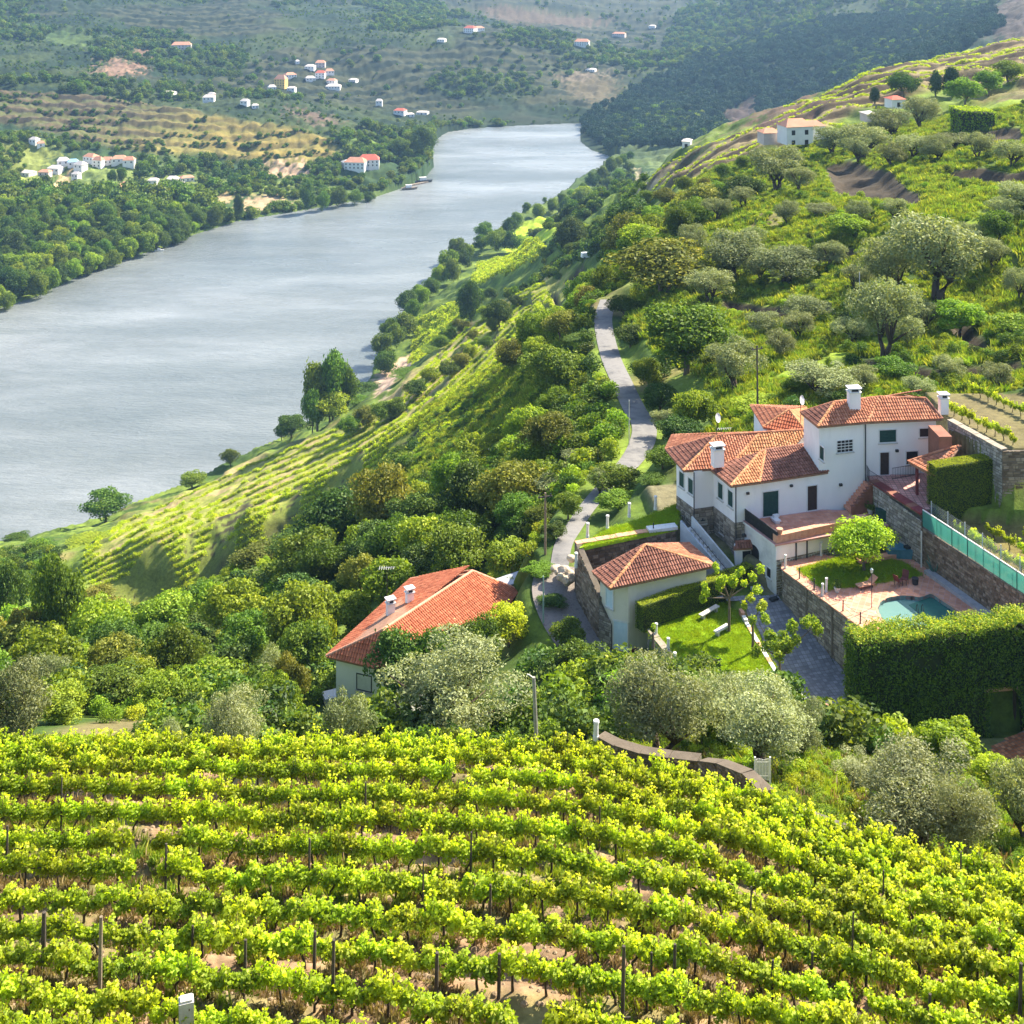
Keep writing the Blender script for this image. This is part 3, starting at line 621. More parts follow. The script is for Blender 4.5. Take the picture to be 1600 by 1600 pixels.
def tree(key, px, ytop, ybase, wpx, label, D=None, name=None, cat="tree", group=None, i=None):
    if D is None: g = seen(px, ybase); x, y = g.x, g.y
    else: x, y = (px-800)*D/F, D
    zb = ground(x, y); ztop = -(ytop-HZ)/F*y; h = max(ztop-zb, 0.8); w_ = wpx*y/F
    if h > w_*2.6 and key not in ('cypress', 'poplar'): h = w_*2.6; zb = ztop-h   # crown hides a drop: keep the top
    rng = random.Random(int(px*7+ytop)); v = SPECIES[key][(i if i is not None else rng.randrange(99)) % len(SPECIES[key])]
    nm = name or {'olive': 'olive_tree', 'olive_b': 'olive_tree', 'cypress': 'cypress_tree', 'poplar': 'poplar_tree', 'oak': 'oak_tree'}.get(key, 'leafy_tree')
    zb = min(zb, ground(x, y)) if D is None else zb
    r = empty(nm, (x, y, zb), label, cat, group, rng.uniform(0, 6.28))
    r.scale = (w_*rng.uniform(0.95, 1.2), w_*rng.uniform(0.9, 1.15), h*1.03)
    for mesh_, nmn in ((v[0], 'crown'), (v[1], 'trunk')):
        o = bpy.data.objects.new(nmn, mesh_); C.objects.link(o); o.parent = r
    TREES.append((x, y, w_/2)); return r
def small_tree(key, x, y, w_, h, name, label, group, cat="tree"):
    v = random.choice(SPECIES[key]); o = bpy.data.objects.new(name, v[0]); C.objects.link(o)
    o.location = (x, y, ground(x, y)-0.08*h); o.scale = (w_, w_, h*1.05); o.rotation_euler = (0, 0, random.uniform(0, 6.28)); tag(o, label, cat, group); return o
# scatter as ONE object: geometry nodes instancing for masses nobody could count
def scatter(name, X, Y, Zp, S, meshes, seed=0, SZ=None, kind='stuff', label=None):
    for gi, mesh_ in enumerate(meshes):
        sel = np.arange(len(X)) % len(meshes) == gi
        if gi == 0: allm = bpy.data.meshes.new(name)
    me = bpy.data.meshes.new(name); n = len(X); me.vertices.add(n)
    me.vertices.foreach_set("co", np.stack([X, Y, Zp], -1).astype(np.float32).ravel())
    rng = np.random.RandomState(seed)
    a = me.attributes.new("sc", 'FLOAT_VECTOR', 'POINT'); a.data.foreach_set("vector", np.stack([S, S, S if SZ is None else SZ], -1).astype(np.float32).ravel())
    a = me.attributes.new("ro", 'FLOAT_VECTOR', 'POINT'); rr = np.zeros((n, 3)); rr[:, 2] = rng.uniform(0, 6.28, n); rr[:, :2] = rng.normal(0, 0.12, (n, 2)); a.data.foreach_set("vector", rr.astype(np.float32).ravel())
    a = me.attributes.new("pk", 'INT', 'POINT'); a.data.foreach_set("value", rng.randint(0, len(meshes), n).astype(np.int32))
    ng = bpy.data.node_groups.new(name+"_scatter", 'GeometryNodeTree')
    ng.interface.new_socket("Geometry", in_out='INPUT', socket_type='NodeSocketGeometry'); ng.interface.new_socket("Geometry", in_out='OUTPUT', socket_type='NodeSocketGeometry')
    gi_ = ng.nodes.new("NodeGroupInput"); go = ng.nodes.new("NodeGroupOutput"); jn = ng.nodes.new("GeometryNodeJoinGeometry")
    m2p = ng.nodes.new("GeometryNodeMeshToPoints"); ng.links.new(gi_.outputs[0], m2p.inputs[0])
    def att(nm, ty):
        q_ = ng.nodes.new("GeometryNodeInputNamedAttribute"); q_.data_type = ty; q_.inputs["Name"].default_value = nm; return q_.outputs[0]
    for i, mm in enumerate(meshes):
        po = bpy.data.objects.new(mm.name+"_source", mm)
        oi = ng.nodes.new("GeometryNodeObjectInfo"); oi.inputs["Object"].default_value = po; oi.inputs["As Instance"].default_value = True
        ip = ng.nodes.new("GeometryNodeInstanceOnPoints"); ng.links.new(m2p.outputs[0], ip.inputs["Points"])
        cmp_ = ng.nodes.new("FunctionNodeCompare"); cmp_.data_type = 'INT'; cmp_.operation = 'EQUAL'; cmp_.inputs[3].default_value = i
        ng.links.new(att("pk", 'INT'), cmp_.inputs[2]); ng.links.new(cmp_.outputs[0], ip.inputs["Selection"])
        ng.links.new(oi.outputs["Geometry"], ip.inputs["Instance"])
        ng.links.new(att("sc", 'FLOAT_VECTOR'), ip.inputs["Scale"])
        er = ng.nodes.new("FunctionNodeEulerToRotation"); ng.links.new(att("ro", 'FLOAT_VECTOR'), er.inputs[0]); ng.links.new(er.outputs[0], ip.inputs["Rotation"])
        ng.links.new(ip.outputs[0], jn.inputs[0])
    ng.links.new(jn.outputs[0], go.inputs[0])
    o = bpy.data.objects.new(name, me); C.objects.link(o); md = o.modifiers.new("scatter", 'NODES'); md.node_group = ng
    o['kind'] = kind
    if label: o['label'] = label; 
    return o
# ---------------------------------------------------------------- foreground vineyard
def vine_mesh(seed, n=700, mat=None, L0=1.15):
    rng = np.random.RandomState(seed); K_ = 16
    sx = rng.uniform(-0.5, 0.5, K_)*L0; sy = rng.normal(0, 0.10, K_); sz = rng.uniform(0.58, 0.86, K_); sr = rng.uniform(0.12, 0.22, K_); st = rng.rand(K_)
    # upright young shoots
    T_ = 9; tx = rng.uniform(-0.5, 0.5, T_)*L0; ty = rng.normal(0, 0.12, T_); tz = rng.uniform(0.95, 1.32, T_)
    k = rng.randint(0, K_, n); u = rng.normal(0, 1, (n, 3)); u[:, 2] += 0.3; u /= np.linalg.norm(u, axis=1)[:, None]
    cen = np.stack([sx[k], sy[k], sz[k]], 1)+u*(sr[k]*rng.uniform(0.5, 1.1, n))[:, None]
    m_ = 150; kk = rng.randint(0, T_, m_); f = rng.rand(m_)**0.8
    c2 = np.stack([tx[kk]+rng.normal(0, 0.045, m_)+0.1*f*np.sin(kk*2.1), ty[kk]+rng.normal(0, 0.045, m_)+0.1*f*np.cos(kk*1.7), 0.78+(tz[kk]-0.78)*f], 1)
    cen = np.concatenate([cen, c2]); nrm = np.concatenate([u, rng.normal(0, 1, (m_, 3))+np.array([0, 0, 0.6])])
    V, Fc = leaf_cards(cen, nrm, 0.105, 0.09, rng, 0.7)
    tint = np.concatenate([np.clip(rng.rand(n)*0.55+st[k]*0.35, 0, 1), 0.55+0.45*rng.rand(m_)*f+0.1*f])
    return mesh_np("vine_foliage", V, Fc, tint=np.repeat(np.clip(tint, 0, 1), 4), mat=mat)
def vine_trunk(seed):
    rng = random.Random(seed); b = MB(); lean = rng.uniform(-0.22, 0.22)
    b.tube([(0, 0, -0.15), (rng.uniform(-.04, .04)+lean*0.2, rng.uniform(-.03, .03), 0.2), (lean*0.7, rng.uniform(-.05, .05), 0.42), (lean, 0, 0.62)], [0.045, 0.036, 0.034, 0.04], 7)
    for s in (-1, 1):
        b.tube([(lean, 0, 0.6), (lean+s*0.2, rng.uniform(-.04, .04), 0.68+rng.uniform(-.03, .05)), (lean+s*0.48, 0, 0.70)], [0.032, 0.024, 0.014], 6)
    for i in range(7):
        x = rng.uniform(-0.5, 0.5); b.tube([(x, 0, 0.68), (x+rng.uniform(-.1, .1), rng.uniform(-.12, .12), 1.0), (x+rng.uniform(-.15, .15), rng.uniform(-.2, .2), 1.28)], [0.010, 0.007, 0.004], 4)
    return b.mesh("vine_trunk", BARKD, smooth=True)
VF = [vine_mesh(100+i, mat=M_VN) for i in range(6)]; VT = [vine_trunk(50+i) for i in range(6)]
rng = random.Random(5); plants = []
for k in range(0, NROW+1):
    px = -60
    x = -1e9; lastp = None
    while px < 1680:
        d0 = np.interp(px, PXT, DB); d1 = np.interp(px, PXT, DT); D = d0+(d1-d0)*(k/NROW)+rng.uniform(-0.1, 0.1)
        x = (px-800)/F*D; gap = rng.uniform(0.88, 1.08)
        p2x = px+40; D2 = np.interp(p2x, PXT, DB)+(np.interp(p2x, PXT, DT)-np.interp(p2x, PXT, DB))*(k/NROW); x2 = (p2x-800)/F*D2
        ang = math.atan2(D2-D, x2-x)
        hole = (k in (5, 6) and 220 < px < 262) or rng.random() < 0.01
        if not hole: plants.append((x, D, ang, k, px))
        px += gap*math.cos(ang)*F/D
plants.sort(key=lambda p: p[1])
in_view = [p for p in plants if -15 < p[4] < 1615]
rownames = ["bottom row", "second row up", "third row up", "fourth row up", "fifth row up", "sixth row up", "seventh row up", "eighth row up", "ninth row up", "tenth row up", "eleventh row up", "top row"]
def vine_label(k, px):
    side = "far left" if px < 320 else "left" if px < 640 else "middle" if px < 960 else "right" if px < 1280 else "far right"
    return "leafy grapevine in the %s of the near vineyard, %s" % (rownames[k], side)
near_set = set(id(p) for p in in_view[:215])
for p in in_view[:215]:
    x, D, ang, k, px = p; i = rng.randrange(6); s = rng.uniform(0.88, 1.12)
    lb = vine_label(k, px)
    r_ = empty("grapevine", (x, D, ground(x, D)), lb, "grapevine", lb.replace("leafy grapevine", "grapevines"), ang+(math.pi if rng.random() < .5 else 0)); r_.scale = (s, s*rng.uniform(.9, 1.3), s*rng.uniform(0.72, 0.92))
    for mm, nn in ((VF[i], "foliage"), (VT[i], "trunk")):
        o = bpy.data.objects.new(nn, mm); C.objects.link(o); o.parent = r_
rest = [p for p in plants if id(p) not in near_set]
def scatter_rot(name, pts, meshes, label, cat):
    """like scatter() but with a given heading: (x, y, z, scale, heading)"""
    arr = np.array(pts, dtype=float); o = scatter(name, arr[:, 0], arr[:, 1], arr[:, 2], arr[:, 3], meshes, seed=3)
    rr = np.zeros((len(arr), 3), dtype=np.float32); rr[:, 2] = arr[:, 4]; o.data.attributes["ro"].data.foreach_set("vector", rr.ravel())
    o['label'] = label; o['category'] = cat; return o
# one mesh per vine kind for the rows beyond: foliage with its trunk
def joined(name, a, b):
    bm = bmesh.new(); bm.from_mesh(a); n0 = len(bm.faces); lay = bm.verts.layers.float.get("tint")
    bm.from_mesh(b); bm.faces.ensure_lookup_table()
    for f in bm.faces[n0:]: f.material_index = 1
    me = bpy.data.meshes.new(name); bm.to_mesh(me); bm.free(); me.materials.append(a.materials[0]); me.materials.append(b.materials[0]); return me
VJ = [joined("vine_plant", VF[i], VT[i]) for i in range(4)]
scatter_rot("grapevine_rows", [(p[0], p[1], ground(p[0], p[1]), rng.uniform(.88, 1.12), p[2]) for p in rest], VJ, "leafy green vine rows at the far edge of the near vineyard", "grapevines")
# dry grass and weeds between the rows
def tuft_mesh(name, seed, n, h, mat, w_=0.02, spread=0.18, lean=0.35):
    rg = np.random.RandomState(seed); b = rg.normal(0, spread*0.5, (n, 2)); d = rg.normal(0, lean, (n, 2))*h; hh = h*rg.uniform(.5, 1.2, n); a = rg.uniform(0, 3.14, n)
    ex = np.stack([np.cos(a), np.sin(a)], 1)*w_
    V = np.stack([np.concatenate([b-ex, np.zeros((n, 1))-0.02], 1), np.concatenate([b+ex, np.zeros((n, 1))-0.02], 1), np.concatenate([b+d*0.4+ex*0.8, (hh*0.6)[:, None]], 1), np.concatenate([b+d, hh[:, None]], 1)], 1).reshape(-1, 3)
    return mesh_np(name, V, np.arange(4*n).reshape(n, 4), tint=np.repeat(rg.rand(n), 4), mat=mat)
M_GR = leafmat("grass_blade", (0.12,0.21,0.02), (0.28,0.38,0.03), 0.4, tip=(0.42,0.46,0.08))
M_DG = leafmat("dry_grass_blade", (0.16,0.13,0.06), (0.33,0.26,0.13), 0.25, tip=(0.45,0.38,0.2))
GT = [tuft_mesh("grass_tuft", i, 40, 0.22, M_GR) for i in range(3)]; DGT = [tuft_mesh("dry_tuft", 9+i, 40, 0.16, M_DG) for i in range(3)]
rg = np.random.RandomState(4)
def scatter_area(name, n, poly, meshes, smin, smax, label, cat, seed=1, noise=None, thr=0.45, avoid_pad=True, zs=1.0, ex=()):
    rg = np.random.RandomState(seed); poly = [tuple(p[:2]) for p in poly]; a = np.array(poly); x = rg.uniform(a[:, 0].min(), a[:, 0].max(), n); y = rg.uniform(a[:, 1].min(), a[:, 1].max(), n)
    k = inpoly(x, y, poly)
    if noise: k &= fbm(x/noise+seed*3, y/noise, 4) > thr
    if avoid_pad: k &= groundN(x, y, PADM) < 0.05
    for pg in SCOOPS+[CREST]+list(ex): k &= ~inpoly(x, y, pg)
    x, y = x[k], y[k]
    if not len(x): return None
    s = rg.uniform(smin, smax, len(x)); o = scatter(name, x, y, groundN(x, y), s, meshes, seed, SZ=s*zs); o['label'] = label; o['category'] = cat; return o
VPOLY = [(-14,26),(14,26),(24,52),(-24,54)]
scatter_area("grass", 9000, VPOLY, GT, 0.6, 1.5, "green grass tufts growing between the vine rows", "grass", 2, 2.5, 0.50)
scatter_area("dry_grass", 16000, VPOLY, DGT, 0.6, 1.5, "dry straw-coloured grass between the vine rows", "dry grass", 3, 2.0, 0.42)
def clod_mesh(seed):
    rg = random.Random(seed); b = MB(); b.tube([(0,0,-0.05),(0.01,0,0.02),(0,0.01,0.055)], [0.09*rg.uniform(.8,1.2), 0.075, 0.02], 6); return b.mesh("clod", surf("clod_earth", (0.20,0.14,0.09), (0.36,0.27,0.18), 3, 0.95, 0.6))
scatter_area("stones_and_clods", 7000, VPOLY, [clod_mesh(i) for i in range(3)], 0.4, 1.3, "brown earth clods and stones between the vine rows", "clods", 6, 1.5, 0.35)
# stakes
WOOD = surf("weathered_stake", (0.045,0.036,0.028), (0.11,0.09,0.07), 10, 0.9, 0.6, stretch=(1,1,0.15))
WOODL = surf("pale_stake", (0.16,0.12,0.08), (0.30,0.24,0.17), 10, 0.9, 0.6, stretch=(1,1,0.15))
CONC = surf("pale_concrete", (0.45,0.42,0.38), (0.62,0.60,0.56), 5, 0.9, 0.4)
def stake(px, ytop, ybase, w_, mat, label, lean=0.02):
    g = seen(px, ybase+30); h = (ybase+30-ytop)/F*g.y; b = MB(); w_ *= 1.15
    b.tube([(0, 0, -0.3), (lean*h*0.5, 0.01, h*0.5), (lean*h, 0, h)], [w_*0.5, w_*0.5, w_*0.42], 7)
    o = b.build("vineyard_stake", mat, smooth=False); o.location = g; tag(o, label, "stake", "wooden stakes in the near vineyard"); return o
ST = [(155,1432,1552,.10,WOODL,"tall pale wooden stake left of the concrete post"),(67,1425,1492,.12,WOOD,"thick dark stake at the left edge among vines"),
 (519,1468,1558,.09,WOOD,"tall dark stake near the bottom, left of centre"),(490,1455,1522,.09,WOOD,"dark stake just behind the tall dark stake left of centre"),
 (382,1468,1522,.08,WOOD,"short dark stake between the concrete post and the tall dark stake"),(300,1446,1475,.07,WOOD,"short stake in the bare gap above the concrete post"),
 (681,1488,1548,.10,WOOD,"dark stake in front of the bare strip at bottom centre"),(779,1490,1530,.09,WOOD,"short dark stake just left of bottom centre"),
 (972,1478,1592,.09,WOOD,"tall dark stake with cross arm at the bottom, right of centre"),(1053,1475,1530,.08,WOOD,"dark stake right of the cross-armed stake"),
 (1017,1488,1520,.06,WOOD,"thin short stake beside the cross-armed stake"),(1206,1500,1540,.07,WOOD,"short stake under the dark bent vine arm at lower right"),
 (1268,1488,1530,.06,WOOD,"thin stake among vines at lower right"),(1331,1425,1512,.05,WOOD,"thin tall stake in the right part of the vineyard"),
 (1172,1385,1450,.05,WOOD,"thin stake in the middle rows, right of centre"),(1379,1360,1420,.05,WOOD,"thin stake near the right-hand stone bank"),
 (1593,1505,1600,.09,WOOD,"tall dark stake at the bottom right corner"),(1452,1553,1590,.08,WOOD,"short stake near the bottom right corner"),
 (936,1260,1300,.05,WOOD,"thin stake in the upper rows near the centre"),(570,1222,1262,.06,WOOD,"thin stake in the upper rows, left of centre"),
 (258,1318,1372,.07,WOOD,"dark stake in the middle rows at left"),(735,1300,1350,.06,WOOD,"thin stake in the middle rows at centre"),
 (482,1310,1368,.07,WOOD,"dark stake in the middle rows, left of centre"),(10,1290,1345,.07,WOOD,"dark stake at the left edge in the middle rows"),
 (95,1215,1270,.05,WOOD,"thin stake in the upper rows at left"),(765,1382,1430,.07,WOOD,"dark stake beside a round bushy vine at centre"),
 (660,1345,1400,.05,WOOD,"thin stake in the middle rows just left of centre"),(1500,1330,1395,.05,WOOD,"thin stake below the silvery olive at right")]
for s in ST: stake(*s)
o = MB().tube([(-0.2,0,0),(0.22,0,0.03)], [0.03, 0.03], 6).build("cross_arm", WOOD, [x for x in C.objects if x.get('label', '').startswith("tall dark stake with cross")][0]); o.location = (0, -0.06, 0.55)
g = seen(291, 1625); b = MB(); b.box((0, 0, 0.42), (0.37, 0.28, 1.3), 0.3); b.box((0, 0, 1.09), (0.3, 0.22, 0.06), 0.3)
h0 = -(1560-HZ)/F*g.y-g.z; o = b.build("concrete_post", CONC); o.location = (g.x, g.y, g.z+h0-1.1); tag(o, "thick white concrete post at the bottom edge of the vineyard", "post")
MB().box((0.1, -0.1, 0.9), (0.03, 0.03, 0.06), 0.3).build("wire_hook", surf("rusty_iron", (0.1,0.05,0.03), (0.2,0.1,0.06)), o)
# ---------------------------------------------------------------- trees the photograph lets one tell apart
random.seed(11)
T = [
 # behind the near vineyard
 ('olive',715,1008,1168,205,"large round silvery olive tree in front of the red roofed house",76),
 ('olive',365,1083,1165,118,"rounded silvery olive at the top edge of the left vineyard",66),
 ('olive',268,1124,1170,74,"small silvery olive left of the rounded silvery one",60),
 ('olive_b',538,1083,1170,104,"dull green olive below the corner of the red roofed house",70),
 ('olive_b',28,1036,1165,135,"large grey green olive at the left edge above the vineyard",72),
 ('olive_b',70,1025,1100,80,"grey green olive behind the large one at the left edge",95),
 ('olive',1028,1036,1172,185,"spreading silvery olive on the grass behind the curved stone wall",64),
 ('olive',1140,1052,1185,130,"middle silvery olive behind the curved stone wall",66),
 ('olive',1195,1066,1225,185,"silvery olive with many stems beside the white gate",60),
 ('olive',1255,1095,1225,85,"narrow silvery olive right of the white gate",62),
 ('olive',1435,1176,1352,215,"largest silvery olive on the bank at the right",55),
 ('olive',1352,1185,1290,95,"small silvery olive leaning left beside the tall hedge",60),
 ('olive',1500,1215,1360,120,"silvery olive filling the bank below the bright bush",53),
 ('olive_b',1600,1185,1325,110,"darker olive cut by the right edge above the vineyard",58),
 ('yellow',1487,1128,1195,118,"bright yellow green bush in front of the tall hedge",70),
 ('yellow',1548,1180,1222,66,"small bright bush beside the rust coloured path",67),
 ('yellow',1430,1160,1200,50,"low bright shrub at the foot of the tall hedge",71),
 # round the red roofed house
 ('dark',622,985,1120,105,"dark ivy-like tree covering the front of the red roofed house",99),
 ('green',680,985,1060,90,"dark leafy tree under the eave of the red roofed house",98),
 ('yellow',795,944,1010,78,"bright climbing bush at the back corner of the red roofed house",104),
 ('dark',715,968,1040,70,"dark climbing foliage along the lower edge of the red roof",100),
 ('green',750,968,1040,80,"green bush along the eave of the red roofed house",100),
 ('bright',842,897,960,52,"small bright tree beside the lane behind the red roof",110),
 ('green',905,1008,1105,105,"large dark green bush with bright tips below the cobbled lane",91),
 ('yellow',938,1035,1090,50,"bright sunlit bush right below the cobbled lane",90),
 ('dark',870,1030,1110,70,"dark green bush left of the leaning utility pole",91),
 ('green',888,968,1010,62,"rounded bush on the wall corner beside the lane",101),
 ('dark',860,945,1000,50,"dark leafy shrub beside the lane corner",106),
 ('bright',905,1100,1150,70,"low light green weeds shrub right of the utility pole",78),
 ('bright',870,1115,1160,60,"low light green shrub left of the white end post",76),
 # left valley
 ('green',90,870,1060,85,"tall feathery tree standing dark among the left trees",150),
 ('poplar',75,858,1050,60,"slender tall tree at left beside the feathery one",165),
 ('oak',42,945,1050,80,"yellow tinged tree at the left edge",150),
 ('dark',10,880,1000,60,"dark tree at the left edge below the river",190),
 ('bright',140,855,905,70,"light green tree at the left end of the vineyard spur",330),
 ('green',60,848,920,60,"bushy tree near the river at the left",340),
 ('oak',155,920,1000,70,"olive coloured tree below the end of the vineyard spur",190),
 ('bright',262,930,1060,115,"bright leafy tree below the brown earth bank",150),
 ('oak',205,950,1030,70,"yellowish tree left of the bright leafy tree below the bank",170),
 ('green',235,985,1080,110,"green tree under the bright one in the left hollow",130),
 ('bright',130,1010,1090,80,"rounded light green tree in the left hollow",120),
 ('green',170,1050,1140,110,"green tree above the vineyard at left",92),
 ('bright',95,1075,1150,90,"bright shrub beside the large grey green olive at left",85),
 ('bright',250,1055,1140,80,"bright leafy bush above the small silvery olive",90),
 ('bright',330,1035,1110,110,"sunlit leafy tree above the rounded silvery olive",98),
 ('bright',430,1055,1140,75,"bright bush right of the rounded silvery olive",82),
 ('oak',455,1020,1100,60,"rusty tinted bush in the left thicket",100),
 ('olive_b',425,1010,1075,70,"dull olive in the left thicket",108),
 ('green',480,975,1060,90,"green tree left of the red roofed house eave",112),
 ('yellow',500,960,1020,60,"sunlit yellow green treetop left of the red roof",118),
 ('bright',545,925,1000,90,"light green tree behind the left edge of the red roof",128),
 ('bright',610,870,960,100,"leafy tree with fine branches behind the two white chimneys",128),
 ('dark',465,905,1040,120,"large dark tree in the shaded hollow",140),
 ('dark',350,955,1060,120,"dark tree mass in the shaded hollow right of the bright tree",145),
 ('oak',405,852,960,88,"olive yellow tree at the foot of the terraced banks",195),
 ('dark',465,838,970,100,"dark tree at the foot of the terraced banks",180),
 ('oak',600,728,900,120,"large olive yellow tree on the slope below the vineyard spur",165),
 ('dark',535,770,930,130,"large dark tree left of the olive yellow one on the slope",170),
 ('dark',590,820,960,110,"dark tree below the large olive yellow tree",150),
 ('green',715,820,920,110,"sunlit round tree behind the red roof ridge",128),
 ('dark',660,850,950,90,"dark tree behind the red roof ridge",135),
 ('oak',752,760,860,70,"yellowish slender tree above the round sunlit one",150),
 ('green',805,775,870,80,"leafy tree left of the tall pole",132),
 ('bright',800,845,905,90,"bright bush beside the foot of the tall pole",120),
 ('bright',745,680,768,92,"light green round tree alone on the shaded slope",190),
 ('olive_b',870,742,800,85,"pale olive beside the lane below the road",137),
 ('olive_b',912,705,770,72,"pale bushy olive beside the road",142),
 ('green',850,790,850,60,"green bush between the pale olive and the lane",128),
 ('bright',968,770,825,84,"leafy fruit tree left of the bright lawn",122),
 ('green',965,730,790,95,"leafy fruit tree beside the road above the bright lawn",128),
 ('green',1020,745,800,50,"bush against the left end of the white house",123),
 ('green',1035,700,760,60,"green shrub under the left eave of the white house",126),
 # slope beside the road
 ('oak',880,485,610,72,"dark brownish tree standing beside the road bend",225),
 ('bright',835,487,540,72,"bright tree left of the brownish tree by the road",260),
 ('dark',915,600,700,70,"dark shrub left of the road",200),
 ('dark',900,545,640,60,"dark bushes along the left verge of the road",215),
 ('dark',870,590,680,80,"dark leafy shrub on the shaded slope left of the road",200),
 ('bright',915,445,490,50,"bright green tree above the start of the road",290),
 ('dark',895,340,385,60,"round dark tree beside the bright green field",560),
 ('green',690,560,600,70,"green thicket on the vineyard spur, left part",520),
 ('dark',735,440,475,50,"dark round tree below the second riverside field",600),
 ('green',860,500,540,60,"dark green bush at the head of the spur",300),
 ('dark',780,470,500,50,"dark bush among the narrow riverside plots",450),
 # right hillside
 ('green',1072,474,625,150,"big glossy green tree beside the road",165),
 ('dark',1020,560,660,70,"dark tree overhanging the road",170),
 ('oak',1035,375,500,175,"large golden brown tree above the road",215),
 ('oak',985,333,420,90,"golden brown tree behind the large one above the road",290),
 ('oak',1100,288,355,95,"golden brown tree on the upper slope",300),
 ('dark',975,395,480,70,"dark tree at the top of the road",250),
 ('dark',985,305,350,80,"dark wooded tree below the crest terraces",400),
 ('olive_b',1145,360,455,115,"grey olive right of the large golden brown tree",215),
 ('olive_b',1228,383,468,120,"grey olive with visible trunk above the herb slope",205),
 ('olive_b',1213,225,345,105,"tall grey olive on the middle of the right slope",290),
 ('dark',1165,275,350,70,"dark evergreen left of the tall grey olive",300),
 ('olive_b',1195,488,545,75,"small grey olive behind the single pole",178),
 ('olive_b',1262,462,525,90,"middle sized grey olive below the herb slope",176),
 ('olive_b',1148,528,645,100,"grey olive left of the single dark pole",150),
 ('olive_b',1285,572,640,125,"silvery olive right behind the white house roof",134),
 ('olive_b',1385,435,590,130,"large grey olive above the white house",152),
 ('olive_b',1462,330,478,190,"very large silvery olive on the right slope",172),
 ('olive_b',1390,370,460,110,"silvery olive left of the very large one",180),
 ('olive_b',1595,285,385,90,"olive at the right edge halfway up the slope",195),
 ('olive_b',1592,415,480,60,"grey olive at the right edge of the slope",165),
 ('olive_b',1490,207,292,90,"dark round olive below the clipped green bank",290),
 ('olive_b',1425,208,285,78,"round pale olive with bright grass beneath",285),
 ('olive_b',1345,190,275,95,"pale olive in the upper row of olives",320),
 ('olive_b',1300,195,268,80,"grey olive beside the white hillside house",340),
 ('olive_b',1385,168,235,80,"grey olive in the upper row behind the pale one",350),
 ('olive_b',1440,150,210,70,"grey olive under the hilltop cypresses",360),
 ('olive_b',1280,318,385,60,"small round grey olive in the shaded dip",235),
 ('yellow',1325,335,405,72,"bright yellow green tree in the shaded dip",215),
 ('bright',1508,122,165,58,"bright tree on the skyline of the right slope",400),
 ('green',1575,95,140,60,"leafy tree at the upper right edge",420),
 ('bright',1545,110,150,60,"light green tree at the upper right",410),
 ('cypress',1367,135,170,20,"left of the dark hilltop cypresses",430),
 ('dark',1412,110,160,46,"broad dark hilltop evergreen among the cypresses",430),
 ('cypress',1462,110,152,26,"slender hilltop cypress right of the broad evergreen",420),
 ('cypress',1487,102,150,32,"rightmost slim hilltop cypress",420),
 ('olive_b',1435,590,650,60,"greyish bush behind the chimney of the white house",130),
 ('green',1395,560,620,70,"dark bush above the white house",138),
 ('dark',1060,650,720,90,"dark shrub behind the left roof of the white house",130),
 ('bright',1085,610,700,70,"bright shrubs beside the road and white house",135),
 ('yellow',1190,620,690,90,"sunlit yellow green bushes at the foot of the single dark pole",134),
 ('green',1245,590,660,60,"green bush behind the small orange roof",135),
 ('green',1330,680-70,660,60,"green bush behind the tall roof chimney",130),
 ('green',1560,330,400,60,"green shrub at the right edge beside the large silvery olive",185),
 ('bright',1500,470,530,90,"bright shrubs around the brown earth cut at right",160),
 ('bright',1580,490,560,80,"bright shrubs at the right edge above the terrace beds",152),
 ('olive_b',1110,420,500,80,"olive shaded green behind the glossy green tree",200),
 ('dark',985,505,585,50,"dark tree close on the right verge of the upper road",190),
 ('green',1012,560,650,56,"leafy tree leaning over the right side of the road",168),
 ('dark',1030,600,690,60,"dark round tree on the right verge of the road",157),
 ('olive_b',1045,640,710,60,"grey bush beside the road above the white house",148),
 ('dark',975,460,540,50,"dark tree at the top bend of the road, right side",212),
 # riverside trees
 ('poplar',520,543,685,56,"tallest riverside tree of the spur group",480),
 ('poplar',496,562,685,52,"left tree of the spur riverside group",478),
 ('poplar',541,566,678,48,"right tree of the spur riverside group",482),
 ('green',488,610,688,36,"low dark tree at the foot of the riverside group",470),
 ('bright',515,610,688,70,"light green bushy tree filling the middle of the riverside group",474),
 ('green',560,620,678,50,"bushy tree right of the riverside group",490),
 ('green',455,648,700,48,"low bushy tree left of the riverside group",520),
 ('green',888,772,848,50,"green tree screening the lane from the left",121),
 ('dark',866,815,885,44,"dark green tree on the left verge of the lane",116),
 ('olive_b',938,735,790,50,"pale bush in the gap between road and lane",128),
 ('green',165,767,826,80,"round tree alone on the river bank at left",455),
 ('green',25,836,880,44,"round tree on the river bank at the left edge",430),
 ('green',360,703,738,32,"small tree on the river bank beside the spur",520),
 ('bright',300,738,768,52,"low bright bush on the river bank",495),
 ('dark',440,660,700,30,"small dark tree on the bank by the rocks",545),
 ('dark',575,600,660,55,"dark tree above the sandy bank",520),
 ('green',640,610,650,60,"leafy tree right of the sandy bank",480),
]
OLV = [(1340,255,60),(1395,262,55),(1460,255,60),(1530,250,60),(1580,262,60),(1250,300,55),(1175,395,55),(1300,420,60),(1340,455,55),(1250,530,60),(1220,560,60),(1330,540,60),(1450,520,70),(1510,400,70),(1550,420,65),(1340,350,50),(1400,345,50),(1140,420,60),(1190,440,55),(1080,395,60),(1120,345,50),(1230,350,50),(1160,325,45),(1480,600,60),(1560,610,60),(1350,610,55),(1420,540,60),(1565,350,60)]
